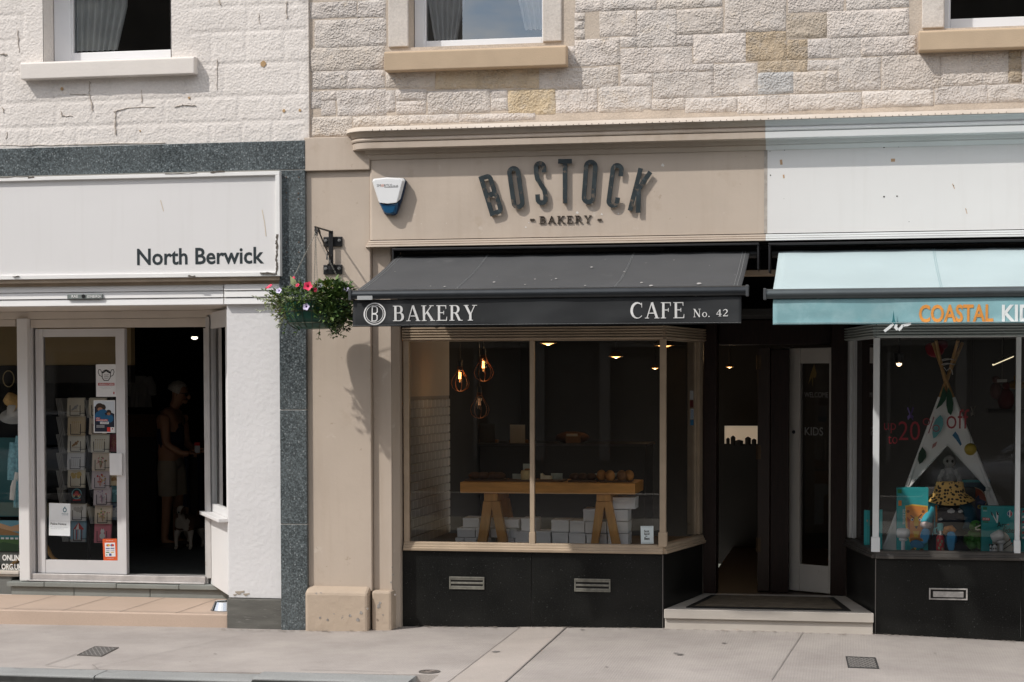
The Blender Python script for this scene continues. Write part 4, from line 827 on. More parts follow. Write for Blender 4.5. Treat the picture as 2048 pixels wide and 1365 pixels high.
# ================================================================== awnings
def vfold(x, v): return -1.246+v*(.010*math.sin(x*4.1+1)+.009*math.sin(x*9.3)+.012*noise.noise((x*5,v*2,8)))
def drape(mb, base, z_t, z_b): mb.v = [(x, vfold(x, min(1,max(0,(z_t-z)/(z_t-z_b))))+(y-base)-.0035, z) for x, y, z in mb.v]
VZ = {}
def awning(name, label, fx0, fx1, tx0, ty, bx0, bx1, by, vb, fab, barm, cas, seams, hems, mid):
    YBk, YFr = -.02, -1.24
    t = thing(name, (mid, YBk, PZ(tx0, ty, YBk)), label, 'awning', 'awnings over the shopfronts')
    zt, zbar, zv = PZ(tx0,ty,YBk), PZ((bx0+bx1)/2, by, YFr), PZ((bx0+bx1)/2, vb, YFr)
    m = MB(); nx, ny = 60, 14; vs = []; fs = []
    for j in range(ny+1):
        v = j/ny
        for i in range(nx+1):
            u = i/nx; sag = -.022*math.sin(math.pi*v)*(.6+.4*math.sin(u*3.14)) + .007*noise.noise((u*14,v*3,3)) + .004*math.sin(u*40+v*5)*v*noise.noise((u*5,v,9))
            vs.append((fx0[0]+(fx0[1]-fx0[0])*v+u*((fx1[0]+(fx1[1]-fx1[0])*v)-(fx0[0]+(fx0[1]-fx0[0])*v)), YBk+(YFr-YBk)*v, zt+(zbar+.02-zt)*v+sag))
    for j in range(ny):
        for i in range(nx): a = j*(nx+1)+i; fs.append((a,a+1,a+nx+2,a+nx+1))
    m.add(vs, fs); f = m.build('fabric', fab, t, smooth=60); so2 = f.modifiers.new('thick', 'SOLIDIFY'); so2.thickness = .003
    m = MB()
    def fabpt(u, v, o=.004):
        j = v*ny; a = int(min(j, ny-.001)); i = u*nx; b = int(min(i, nx-.001)); p = Vector(vs[a*(nx+1)+b]); q = Vector(vs[(a+1)*(nx+1)+b]); r_ = Vector(vs[a*(nx+1)+b+1])
        return p+(q-p)*(j-a)+(r_-p)*(i-b)+Vector((0,-.3,.95))*o
    for u in seams:
        for du in ((-.0015,.0015) if abs(u-.5) < .47 else (-.004,.004)):
            pts = [fabpt(u+du, v/24, .0035) for v in range(25)]
            m = MB(); m.tube(pts, .0011, 4); m.build('seam', hems[0], f)
    zq = zbar-.045; nx2, nz2 = 110, 10; vv = []; ff = []
    X0, X1 = fx0[1]-(.02 if fx0[1] < -2 else -.0), fx1[1]
    for j in range(nz2+1):
        v = j/nz2
        for i in range(nx2+1):
            u = i/nx2; x = X0+(X1-X0)*u
            y = vfold(x, v)
            vv.append((x, y, zq+(zv-zq)*v+v*.004*noise.noise((x*3,0,2))))
    for j in range(nz2):
        for i in range(nx2): a = j*(nx2+1)+i; ff.append((a,a+1,a+nx2+2,a+nx2+1))
    m = MB(); m.add(vv, ff); va = m.build('valance', hems[2], t, smooth=60); s3 = va.modifiers.new('thick', 'SOLIDIFY'); s3.thickness = .003
    m = MB(); b0, b1 = PX(bx0, by, YFr), PX(bx1, by, YFr)
    m.profx([(YFr-.035,zbar-.028),(YFr-.04,zbar-.01),(YFr-.03,zbar+.012),(YFr-.005,zbar+.026),(YFr+.03,zbar+.02),(YFr+.03,zbar-.035),(YFr-.02,zbar-.042)], b0, b1); m.build('front_bar', barm, t, smooth=50)
    m = MB()
    for q, s in ((b0,-1),(b1,1)): m.box(q, q+s*.02, YFr-.045, YFr+.035, zbar-.05, zbar+.03)
    m.build('end_cap', flat('grey end cap', (.07,.075,.08), .4), t, bev=.004)
    m = MB(); c0, c1, cz0, cz1 = cas; m.box(c0, c1, -.16, -.155+.0, cz1-.012, cz1+.004); m.box(c0, c1, -.15, .06, cz1-.012, cz1); m.box(c0, c0+.014, -.15, .06, cz0, cz1-.013); m.box(c1-.014, c1, -.15, .06, cz0, cz1-.013); m.tube([(c0+.02,-.03,zt-.03),(c1-.02,-.03,zt-.03)], .035, 12)
    m.build('cassette', black_metal, t, bev=.003)
    m = MB()
    for q in (fx0[0]+.25, fx1[0]-.25):
        el = (q+(.5 if q < mid else -.5), -.62, (zt+zbar)/2-.12); m.tube([(q,.0,zt-.09), el], .016, 8); m.tube([el, (q+(.05 if q < mid else -.05),YFr+.02,zbar-.03)], .016, 8)
    m.build('folding_arm', black_metal, t)
    m = MB(); n = int((X1-X0)/.0095); 
    for i in range(n): 
        x = X0+(i+.5)*(X1-X0)/n; m.box(x-.0028, x+.0028, YFr-.034, YFr-.027, zv+.008, zv+.0105)
    if hems[1]: m.build('hem_stitching', hems[1], va)
    VZ[va.name] = (zq, zv)
    return t, va, f, YFr
canv = pm('charcoal canvas', (.062,.064,.067), .85, .1, 2, .0008, 300, fine=.12, fs=300, stain=[((.15,.15,.15), 2.3, .62, .1, .35), ((.22,.21,.2), 16, .7, .02, .5)])
canvd = pm('black canvas valance', (.022,.024,.026), .8, .22, 2.2, .0008, 300, fine=.12, fs=300, stain=[((.075,.077,.08), 1.8, .6, .12, .6)])
thread = flat('pale thread', (.30,.31,.31), .9)
YA = -.02; YV = -1.24
aw, va, fab, YFr = awning('awning', 'charcoal awning lettered BAKERY and CAFE No. 42 pulled out over the bakery window',
    (PX(796,510,YA), PX(712,585,YV)), (PX(1500,505,YA), PX(1483,580,YV)), 1148, 506, 705, 1492, 583.5, 651, canv, pm('dark bar metal', (.045,.05,.055), .28, .1, 9, metal=.6), (PX(784,500,-.15), PX(1518,492,-.15), PZ(1150,545,-.1), PZ(1150,493,-.15)), [.012,.265,.62+.06,.985], (thread, thread, canvd), -2.3)
# droppings and specks on the canvas
m = MB(); YT = YA
for px, py, r in ((988,606-40,.012),(1112,559,.010),(1103,562,.006),(1170,573,.008),(1283,567,.012),(1302,573,.016),(1398,569,.02),(1248,545,.007),(1250,546,.006),(1470,552,.006),(1419,533,.004),(889,575,.009),(861,574,.006),(790,545,.005),(1050,571,.007),(1070,560,.008),(1183,536,.012),(1348,522,.006),(936,512,.004)):
    # point on the canvas plane by marching along the view ray
    d = ray(px, py); best = None
    z0_, z1_ = PZ(1148,506,YA), PZ(1098,583.5,YV)+.02
    for k in range(400):
        y = YV+(YA-YV)*k/400; x, z = P(px, py, y); zc_ = z1_+(z0_-z1_)*(y-YV)/(YA-YV)-.022*math.sin(math.pi*(YA-y)/(YA-YV))*.8
        if best is None or abs(z-zc_) < best[0]: best = (abs(z-zc_), x, y, zc_)
    _, x, y, z = best
    m.poly([(x+r*math.cos(i*.9)*(1+.4*math.sin(i*4)), y+1.2*r*math.sin(i*.9), z+.006+.33*1.2*r*math.sin(i*.9)) for i in range(7)])
m.build('bird_dropping', flat('dropping grey', (.33,.32,.31), .9), fab)
a = R4(714,592,744,600,YV-.05); m = MB(); m.box(a[0], a[1], YV-.047, YV-.03, a[2], a[3]); m.build('maker_label', flat('silver label', (.4,.41,.41), .4), aw)
# serif lettering
def serif(mb, word, X0, X1, Z0, Z1, y, d=.002, gap=.16):
    G_ = {}
    def adv(ch):
        return {'B':.72,'A':.80,'K':.82,'E':.68,'R':.78,'Y':.78,'C':.76,'F':.63,'N':.86,'o':.55,'.':.22,'4':.58,'2':.52,' ':.3,'-':.42}[ch]
    tot = sum(adv(c) for c in word)+gap*.55*(len(word)-1); sx = (X1-X0)/tot; sz = Z1-Z0; x = 0; k = 0
    def rib(pts, w, closed=False):
        nonlocal k
        k += 1; ww = [q*sz for q in w] if isinstance(w, list) else w*sz
        mb.ribbon([(X0+(x+p)*sx, Z0+q*sz) for p, q in pts], ww, y-.00018*(k % 7), y+d, closed)
    T_, t_, s_ = .15, .055, .045
    def stem(p, lo=0, hi=1, w=T_, fl=True, ft=True):
        rib([(p,lo),(p,hi)], w)
        if fl: rib([(p-.15,hi-s_/2),(p+.15,hi-s_/2)], s_)
        if ft: rib([(p-.15,lo+s_/2),(p+.15,lo+s_/2)], s_)
    for ch in word:
        if ch == 'B':
            stem(.17); rib([(.17,.975),(.38,.975)]+arc(.38,.755,.16,.22,90,-90,8)+[(.17,.535)], [t_]*2+[t_,.08,.12,.145,.15,.145,.12,.08,t_]+[t_]); rib([(.17,.53),(.41,.53)]+arc(.41,.28,.19,.252,90,-90,8)+[(.17,.028)], [t_]*2+[t_,.08,.13,.155,.16,.155,.13,.08,t_]+[t_])
        elif ch == 'A':
            rib([(.12,.03),(.39,1)], .06); rib([(.40,1),(.69,.03)], .15); rib([(.2,.33),(.56,.33)], t_); rib([(0,s_/2),(.24,s_/2)], s_); rib([(.55,s_/2),(.83,s_/2)], s_)
        elif ch == 'K':
            stem(.17); rib([(.24,.42),(.62,.97)], .06); rib([(.36,.58),(.68,.03)], .15); rib([(.5,1-s_/2),(.76,1-s_/2)], s_); rib([(.54,s_/2),(.84,s_/2)], s_)
        elif ch in 'EF':
            stem(.17, ft=True); rib([(.1,1-t_/2),(.58,1-t_/2)], t_); rib([(.565,1),(.585,.76)], [.07,.03]); rib([(.2,.52),(.46,.52)], t_); rib([(.455,.64),(.455,.40)], .04)
            if ch == 'E': rib([(.1,t_/2),(.62,t_/2)], t_); rib([(.61,0),(.64,.26)], [.07,.03])
        elif ch == 'R':
            stem(.17); rib([(.17,.975),(.38,.975)]+arc(.38,.74,.17,.235,90,-90,8)+[(.17,.505)], [t_]*2+[t_,.08,.12,.145,.15,.145,.12,.08,t_]+[t_]); rib([(.36,.5),(.46,.4),(.62,.03)], [.1,.14,.15]); rib([(.56,s_/2),(.8,s_/2)], s_)
        elif ch == 'Y':
            rib([(.39,0),(.39,.45)], T_); rib([(.12,.98),(.37,.42)], .15); rib([(.64,.98),(.42,.44)], .06); rib([(0,1-s_/2),(.28,1-s_/2)], s_); rib([(.5,1-s_/2),(.78,1-s_/2)], s_); rib([(.24,s_/2),(.54,s_/2)], s_)
        elif ch == 'C':
            w = [.05,.07,.1,.13,.15,.16,.16,.16,.15,.13,.1,.07,.05,.045,.04]; rib(arc(.42,.5,.34,.48,52,318,14), w); rib([(.655,.98),(.665,.68)], [.05,.03])
        elif ch == 'N':
            rib([(.13,.0),(.13,1)], .055); rib([(.12,.98),(.68,.02)], .15); rib([(.68,0),(.68,1)], .055); rib([(.0,1-s_/2),(.2,1-s_/2)], s_); rib([(0,s_/2),(.27,s_/2)], s_); rib([(.54,1-s_/2),(.82,1-s_/2)], s_)
        elif ch == 'o':
            w = [.12,.1,.06,.05,.06,.1,.12,.1,.06,.05,.06,.1]; rib(arc(.27,.30,.21,.28,0,330,11), w, True)
        elif ch == '.': rib([(.03,.065),(.16,.065)], .13)
        elif ch == '4':
            rib([(.37,.8),(.05,.27)], .06); rib([(.03,.25),(.55,.25)], .07); rib([(.38,0),(.38,.8)], .12); rib([(.24,s_/2),(.52,s_/2)], s_)
        elif ch == '2':
            rib(arc(.24,.6,.19,.2,170,-30,9)+[(.06,.06)], [.06,.06,.06,.07,.09,.11,.13,.13,.12,.1,.05]); rib([(.03,.05),(.48,.05)], .1); rib([(.47,0),(.49,.2)], .04)
        elif ch == '-': rib([(.04,.45),(.36,.45)], .13)
        x += adv(ch)+gap*.55
    return mb
vl = flat('white awning lettering', (.70,.70,.69), .7); YL_ = YV-.024
for w_, q in (('BAKERY',(784,611,953,642)),('CAFE',(1260,605,1369,637)),('No.',(1386,618,1420,634.5)),('42',(1432,616,1456,633))): m = MB(); a = R4(*q,YL_); serif(m, w_, a[0], a[1], a[2], a[3], YL_); drape(m, YL_, *VZ[va.name]); m.build('lettering', vl, va)
m = MB(); x, z = P(748.5,628,YL_); ra = (PX(769.5,628,YL_)-PX(727,628,YL_))/2
m.ribbon(arc(x,z,ra-.003,ra-.003,0,350,36), .009, YL_, YL_+.002, True); m.ribbon(arc(x,z,ra-.017,ra-.017,0,350,36), .004, YL_, YL_+.002, True)
def condB(mb, x0, x1, z0, z1, w, y0, y1):
    xm = x1-w/2; xl = x0+w/2; zm = (z0+z1)/2; r = (x1-x0)*.42
    mb.ribbon([(xl,z0),(xl,z1)], w, y0, y1)
    mb.ribbon([(xl,z1-w/2),(xm-r*.6,z1-w/2)]+arc(xm-r*.6,z1-w/2-r*.6,r*.6,r*.6,90,0,5)+[(xm,zm+r*.6+w*.1)]+arc(xm-r*.6,zm+r*.6,r*.6,r*.6-.0,0,-90,5)+[(xl,zm)], w, y0-.0004, y1)
    mb.ribbon([(xl,zm),(xm-r*.6,zm)]+arc(xm-r*.6,zm-r*.6,r*.6,r*.6,90,0,5)+[(xm,z0+w/2+r*.6)]+arc(xm-r*.6,z0+w/2+r*.6,r*.6,r*.6,0,-90,5)+[(xl,z0+w/2)], w, y0-.0008, y1)
bw = .0075
for q0, q1 in ((z-.056, z+.001), (z-.001, z+.056)): m.ribbon([(x-.018,q0+bw/2),(x+.008,q0+bw/2),(x+.019,q0+bw/2+.011),(x+.019,q1-bw/2-.011),(x+.008,q1-bw/2),(x-.018,q1-bw/2)], bw, YL_-.0005, YL_+.002, True)
drape(m, YL_, *VZ[va.name]); m.build('round_logo', vl, va)
# turquoise awning next door
turq = pm('faded turquoise canvas', (.40,.49,.505), .85, .06, 1.4, .0008, 250, fine=.05, fs=300)
turv = pm('turquoise valance', (.24,.44,.475), .85, .12, 2, .003, 6, fine=.06, fs=260, stain=[((.37,.56,.59), 2.4, .5, .12, .6), ((.14,.40,.45), 3.4, .62, .1, .5)])
aw2, va2, fab2, _ = awning('awning', 'faded turquoise awning lettered COASTAL KIDS over the toy shop window',
    (PX(1558,499,YA), PX(1546,580,YV)), (3.5, 3.5), 1560, 500, 1533, 2700, 580, 646, turq, pm('grey bar metal', (.09,.105,.11), .35, .1, 9, metal=.5), (PX(1537,495,-.15), 3.6, PZ(1560,545,-.1), PZ(1560,487.5,-.15)), [.285], (flat('blue thread', (.3,.45,.47), .9), flat('pale hem', (.6,.72,.73), .9), turv), 1.4)
YL2 = YV-.026; m = MB(); m.m = 0
a = R4(1838,609,1987,645,YL2); text(m, 'COASTAL', a[0], a[1], a[2], a[3], YL2, .028); drape(m, YL2, *VZ[va2.name]); m.build('lettering', flat('orange lettering', (.72,.30,.06), .7), va2)
m = MB(); a = R4(2004,609,2086,644,YL2); text(m, 'KIDS', a[0], a[1], a[2], a[3], YL2, .028); drape(m, YL2, *VZ[va2.name]); m.build('lettering', flat('white lettering on turquoise', (.74,.78,.78), .7), va2)
m = MB(); q = [P(1787,621,YL2), P(1789,638,YL2), P(1793,650,YL2), P(1781,650,YL2), P(1785,640,YL2)]; m.prism(q, YL2+.002, YL2+.004); m.build('tear', flat('dark teal tear', (.035,.17,.19), .9), va2)
m = MB()
for pts in ([(1787,648),(1779,655),(1770,662),(1767,661)], [(1806,650),(1801,657),(1797,661)], [(1793,649),(1791,655),(1795,660)], [(1822,647),(1815,650),(1806,651)]): m.ribbon([P(x,y,YL2) for x,y in pts], [.015,.02,.018,.004][:len(pts)], YL2, YL2+.004)
m.build('frayed_hem', flat('frayed white hem', (.72,.75,.75), .9), va2)
# ================================================================== on the facade
# raised letters over the bakery
st = thing('shop_sign', V(1130,440,YF), 'raised dark letters spelling BOSTOCK in an arch over BAKERY on the tan fascia', 'sign')
let_m = pm('mottled letter metal', (.022,.032,.036), .45, .3, 20, stain=[((.19,.14,.10), 26, .58, .06, .55), ((.07,.09,.1), 12, .6, .06, .5)])
spc = flat('pale letter spacer', (.56,.47,.36), .8)
def letter(ch, bx, by, rot, w, h, s=45):
    m = MB(); c, s_ = math.cos(math.radians(rot)), math.sin(math.radians(rot))
    def tr(u, v): x = u*c - v*s_; y = u*s_ + v*c; return P(940+(bx+x)/5.12, 300+(by-y)/5.12, YF-.04)
    k = PX(940+s/5.12, 300, YF)-PX(940, 300, YF); j = 0
    def rb(pts, closed=False):
        nonlocal j
        m.ribbon([tr(u,v) for u, v in pts], k, YF-.034-.0005*j, YF-.024, closed); j += 1
    a, b = -w/2+s/2, w/2-s/2; r = b; t = h-s/2; lo = s/2
    if ch == 'B':
        rb([(a,0),(a,h)]); q = h*.5
        rb([(a,t),(b-36,t)]+arc(b-36,t-36,30,36,90,0,5)+[(b-6,q+40)]+arc(b-36,q+40,30,36,0,-90,5)+[(a,q+4)]); rb([(a,q),(b-30,q)]+arc(b-30,q-36,32,36,90,0,5)+[(b+2,lo+36)]+arc(b-30,lo+36,32,36,0,-90,5)+[(a,lo)])
    elif ch == 'O': rb(arc(0,t-r,r,r,180,0,8)+arc(0,lo+r,r,r,0,-180,8), True)
    elif ch == 'S': rb([(b,h*.74),(b,t-r)]+arc(0,t-r,r,r,0,180,8)+[(a,h*.72),(a+8,h*.6),(0,h*.47),(b-8,h*.34),(b,h*.22)]+arc(0,lo+r,r,r,0,-180,8)[1:]+[(a,h*.25)])
    elif ch == 'T': rb([(0,0),(0,h-s)]); rb([(-w/2,h-s*.42),(w/2,h-s*.42)])
    elif ch == 'C': rb([(b,h*.72),(b,t-r)]+arc(0,t-r,r,r,0,180,8)+arc(0,lo+r,r,r,180,360,8)+[(b,h*.24)])
    elif ch == 'K': rb([(a,0),(a,h)]); rb([(a+8,h*.38),(w/2,h-12)]); rb([(a+32,h*.53),(w/2-18,0)])
    o = m.build('letter', let_m, st)
    m = MB()
    for u, v in ((a if ch not in 'T' else 0, h*.88), (0 if ch in 'TOSC' else a+2, s*.35), (b-6 if ch in 'OCSB' else (0 if ch == 'T' else a), s*1.0)):
        x, z = tr(u, v); m.box(x-.011, x+.011, YF-.0235, YF+.001, z-.013, z+.012)
    m.build('spacer', spc, o)
for q in (('B',276,662,17,142,425),('O',500,606,8.3,134,444),('S',736,566,3.2,126,452),('T',971,548,0,140,450),('O',1207,558,-4.2,140,458),('C',1454,592,-7.6,132,460),('K',1676,632,-14.4,128,448)): letter(*q)
m = MB(); a = R4(1078,432,1183,446.5,YF-.012); serif(m, 'BAKERY', a[0], a[1], a[2], a[3], YF-.012, .011, gap=.28)
for x0, x1 in ((1060,1068.5),(1195,1203)): b = R4(x0,438,x1,441.5,YF-.012); m.box(b[0],b[1],YF-.012,YF-.001,b[2],b[3])
m.build('lettering', pm('bronze letters', (.055,.042,.03), .45, .3, 40), st)
m = MB()
for px, py, r in ((1326,331,.012),(1155,426,.010),(1204,429,.008),(893,447,.003),(843,448,.002),(1237,428,.006),(1052,455,.007),(1058,446,.005)):
    x, z = P(px, py, YF); m.prism([(x+r*(1+.4*math.sin(i*5))*math.cos(i*.9), z+r*(1+.4*math.cos(i*3))*math.sin(i*.9)) for i in range(7)], YF-.0015, YF+.002)
m.build('paint_chip', flat('pale paint chip', (.66,.63,.59), .8), bk)
m = MB()
for px, py, r, c in ((1768,295,.007,0),(1797,293,.007,0),(1817,291,.004,0),(1768,394,.007,0),(1794,393,.006,0),(1541,351,.005,0),(1540,303,.003,0),(1569,301,.003,0),(1907,372,.004,0),(1932,420,.003,0),(1818,444,.003,0),(1568,398,.002,0)):
    x, z = P(px, py, YF); m.prism([(x+r*math.cos(i*.9), z+r*math.sin(i*.9)) for i in range(7)], YF-.0045, YF+.002)
m.build('screw_hole', flat('screw hole', (.03,.025,.02), .9), bk)
m = MB()
for pts, w in (([(1562,320),(1563,330)],.018), ([(1786,318),(1786,324)],.03), ([(1567,350),(1568,357)],.012), ([(1905,368),(1909,378)],.006), ([(1931,417),(1934,428)],.005)):
    m.ribbon([P(x,y,YF) for x,y in pts], w, YF-.0042, YF+.002)
m.build('rust_run', flat('rust run', (.5,.33,.2), .9), bk)
# alarm box
al = thing('alarm_box', V(782,390,YF), 'white and blue burglar alarm box beside the raised letters on the tan fascia', 'alarm box')
def z6(q): return [(690+x/6.2, 240+y/6.2) for x, y in q]
def loft(mb, A, ya, B, yb, cap=True):
    va = [(*[P(x,y,ya)][0],) for x, y in A]; vb = [(*[P(x,y,yb)][0],) for x, y in B]; n = len(A)
    fs = [(i,(i+1)%n,n+(i+1)%n,n+i) for i in range(n)]
    if cap: fs += [tuple(range(n)), tuple(range(2*n-1,n-1,-1))]
    mb.add([(x,ya,z) for x,z in va]+[(x,yb,z) for x,z in vb], fs)
m = MB(); loft(m, z6([(352,762),(370,742),(520,728),(680,734),(712,755),(640,1030),(530,1042),(428,1032)]), YF-.09, z6([(336,770),(348,730),(520,712),(725,722),(752,752),(690,985),(530,1046),(412,1012)]), YF-.055)
m.build('cover', pm('white plastic', (.76,.77,.775), .3, .02, 3, spec=.5), al, bev=.004)
m = MB(); loft(m, z6([(436,1046),(530,1056),(634,1046),(600,1140),(560,1160),(520,1158),(490,1140)]), YF-.075, z6([(414,1020),(530,1050),(690,990),(655,1165),(620,1188),(515,1186),(486,1164)]), YF-.04)
m.build('strobe_lens', pm('blue lens', (.01,.075,.17), .2, .1, 4, spec=.6), al, bev=.004)
m = MB(); loft(m, z6([(350,775),(358,735),(520,716),(735,726),(765,762),(705,1000),(648,1165),(620,1184),(515,1182),(488,1164),(420,1020)]), YF-.054, z6([(350,775),(358,735),(520,716),(735,726),(772,765),(715,1000),(652,1165),(620,1188),(515,1186),(488,1164),(420,1020)]), YF+.002)
m.build('back_box', pm('navy plastic', (.012,.025,.055), .35, .1, 5), al, bev=.003)
m = MB(); ya = YF-.0915
for body, x0, x1, mt_ in (('SM',395,442,0),('@',447,483,1),('RTUS',486,583,0),('.co.uk',586,660,0)):
    m.m = mt_; (x0_, y0_), (x1_, y1_) = z6([(x0,798 if body != '.co.uk' else 806),(x1,832 if body != '.co.uk' else 828)]); b = R4(x0_,y0_,x1_,y1_,ya); text(m, body, b[0], b[1], b[2], b[3], ya, -.005 if body != '.co.uk' else .01)
(x0_,y0_),(x1_,y1_) = z6([(488,834),(660,838)]); b = R4(x0_,y0_,x1_,y1_,ya); m.m = 0; m.poly([(b[0],ya,b[2]),(b[1],ya,b[2]),(b[1],ya,b[3]),(b[0],ya,b[3])])
m.build('lettering', [flat('grey print', (.1,.1,.1), .5), flat('orange print', (.65,.2,.09), .5)], al)
# iron bracket and the flower basket
br = thing('wall_bracket', V(664,500,-.05), 'black scrolled iron bracket bolted to the tan pilaster', 'bracket')
bx = PX(662,480,-.09); bz1, bz0 = PZ(662,462,-.09), PZ(662,541,-.09); TY = -.52
m = MB(); m.box(bx-.018, bx+.018, -.10, -.085, bz0, bz1); m.box(bx-.012, bx+.012, -.108, -.101, bz0, bz0+.12); m.build('upright', black_metal, br, bev=.003)
m = MB(); m.tube([(bx,-.085,bz1-.006),(bx,TY-.01,bz1-.006)], .0075, 6)
st_pts = [(bx,TY+.05,bz1-.035)]+[(bx, TY+.085+.045*math.cos(math.radians(a)), bz1-.055+.04*math.sin(math.radians(a))) for a in range(200,-40,-30)]
m.tube(st_pts, .005, 6)
n = 14; cur = []
for i in range(n+1):
    t = i/n; y = TY+.06+(.40)*t; z = bz1-.02-(bz1-bz0-.09)*(t**1.25); cur.append((bx,y,z-.02*math.sin(t*math.pi)))
cur += [(bx,-.16+.05*math.cos(math.radians(a))-.0, bz0+.085+.05*math.sin(math.radians(a))) for a in range(250,560,30)]
m.tube(cur, .0065, 6); m.tube([(bx, TY+.005+.018*math.cos(i*.6), bz1-.03+.02*math.sin(i*.6)) for i in range(-2,8)], .005, 6); m.build('scroll', black_metal, br, smooth=60)
for t_, b_ in ((474,493.5),(530,549)):
    a = R4(647,t_,684.5,b_,-.06); m = MB(); m.box(a[0],a[1],-.068,-.05,a[2],a[3]); p_ = m.build('wall_plate', black_metal, br, bev=.004)
    for xx in (a[0]+.022, a[1]-.022):
        m = MB(); m.lathe([(.014,0),(.014,.008),(.007,.008),(.007,.022)], (xx,-.0685,(a[2]+a[3])/2+.008), 6, ax=(0,-1,0)); m.build('bolt', pm('galvanised bolt', (.42,.42,.41), .35, .2, 20, metal=.8), p_)
hb = thing('hanging_basket', (bx-.0, TY, PZ(630,655,TY)), 'green hanging basket of petunias and trailing silver foliage on the iron bracket', 'flower basket')
bxc, rz, bz = PX(632,604,TY), PZ(632,603,TY), PZ(632,659,TY); BR = .265
prof = [(.03,bz),(.16,bz+.006),(.20,bz+.03),(.235,bz+.085),(.255,bz+.15),(BR,rz),(BR-.01,rz+.004),(BR-.02,rz-.03)]
m = MB(); m.lathe([(r,h) for r,h in prof], (bxc,TY,0), 36); m.build('liner', pm('green plastic liner', (.008,.075,.05), .35, .25, 6, spec=.5), hb, smooth=50)
m = MB()
for r, z in ((BR+.005,rz-.002),(.256,bz+.135),(.222,bz+.045)): m.tube([(bxc+r*math.cos(i*math.pi/16), TY+r*math.sin(i*math.pi/16), z) for i in range(32)], .004, 6, closed=True)
for i in range(22):
    w = i*math.pi/11; m.tube([(bxc+(r+.005)*math.cos(w), TY+(r+.005)*math.sin(w), h) for r, h in prof[1:6]], .0022, 5)
m.build('wire_frame', pm('coated wire', (.05,.06,.035), .5, .3, 30), hb, smooth=60)
for w in (205, 290, 25, 110):
    e = Vector((bxc+BR*math.cos(math.radians(w)), TY+BR*math.sin(math.radians(w)), rz)); a = Vector((bx, TY, bz1-.055)); m = MB(); n = int((e-a).length/.011)
    for i in range(n):
        p = a+(e-a)*(i+.5)/n; t = (e-a).normalized(); s = t.cross(Vector((0,1,0) if i % 2 else (1,.3,0))).normalized()
        m.tube([p+t*.0085*math.cos(k*1.047)+s*.0045*math.sin(k*1.047) for k in range(6)], .0013, 4, closed=True)
    m.build('chain', pm('chain steel', (.30,.29,.26), .4, .2, 30, metal=.6), hb)
m = MB(); m.tube([(bx+.0, TY+.016*math.cos(i*.785), bz1-.05+.016*math.sin(i*.785)) for i in range(8)], .003, 6, closed=True); m.build('ring', MATS['chain steel'], hb)
rnd = random.Random(11)
def leaf(mb, c, d, up, L, w):      # folded leaf of four faces
    d = Vector(d).normalized(); s = d.cross(Vector(up)); s = s.normalized() if s.length > .05 else Vector((1,0,0)); n = s.cross(d)
    c = Vector(c); a = c; b = c+d*L*.45+s*w/2+n*w*.18; e = c+d*L-n*w*.12; f = c+d*L*.45-s*w/2+n*w*.18; g = c+d*L*.5
    mb.add([a,b,e,f,g], [(0,1,4),(1,2,4),(2,3,4),(3,0,4)])
def clump(mb, px, py, Y, rx, ry, rz_, n, L, w, spread=1., ms=(0,1)):
    c = V(px, py, Y)
    for i in range(n):
        while True:
            q = Vector((rnd.uniform(-1,1), rnd.uniform(-1,1), rnd.uniform(-1,1)))
            if q.length < 1: break
        p = c+Vector((q.x*rx, q.y*ry, q.z*rz_)); d = Vector((q.x+rnd.uniform(-.7,.7), q.y-.3+rnd.uniform(-.6,.6), q.z*.5+rnd.uniform(-.3,.8)))
        mb.m = rnd.choice(ms); leaf(mb, p, d, (rnd.uniform(-.4,.4),rnd.uniform(-.6,.2),1), L*rnd.uniform(.6,1.3), w*rnd.uniform(.7,1.2))
def leafmat(name, c): 
    m = pm(name, c, .5, .25, 20, spec=.35); B = m.node_tree.nodes['Principled BSDF']; B.inputs['Subsurface Weight'].default_value = 0; return m
lg = [leafmat('mid green leaf', (.115,.18,.045)), leafmat('deep green leaf', (.055,.105,.03)), leafmat('yellow green leaf', (.24,.25,.05)), leafmat('plum leaf', (.05,.03,.022))]
m = MB()
clump(m,668,588,TY-.05,.15,.2,.10,420,.054,.036); clump(m,678,612,TY-.08,.12,.2,.14,420,.05,.033); clump(m,690,640,TY,.06,.16,.09,190,.042,.026,ms=(1,1,3,0)); clump(m,603,585,TY-.05,.15,.2,.055,330,.042,.02); clump(m,655,625,TY-.26,.11,.03,.07,170,.04,.024,ms=(0,1,1)); clump(m,585,615,TY-.24,.10,.03,.07,120,.036,.02,ms=(0,1)); clump(m,548,600,TY-.05,.07,.1,.05,120,.034,.017,ms=(0,2)); clump(m,615,602,TY-.26,.16,.03,.03,120,.032,.02,ms=(0,0,1)); clump(m,668,648,TY-.2,.06,.05,.05,70,.036,.02,ms=(1,1,0))
clump(m,642,580,TY-.06,.06,.12,.05,60,.05,.034,ms=(2,0)); clump(m,656,573,TY-.1,.03,.05,.02,18,.05,.036,ms=(2,2,0)); clump(m,560,592,TY-.05,.07,.12,.06,120,.03,.014); clump(m,560,622,TY-.1,.05,.08,.09,120,.04,.02,ms=(0,2)); clump(m,645,617,TY-.24,.09,.03,.05,110,.032,.018,ms=(0,1)); clump(m,668,662,TY-.05,.035,.05,.05,70,.032,.018,ms=(0,1)); clump(m,632,605,TY-.22,.2,.04,.025,120,.03,.02)
def twig(mb, pts, r=.0022, n=5):
    mb.m = 1; mb.tube(pts, r, n)
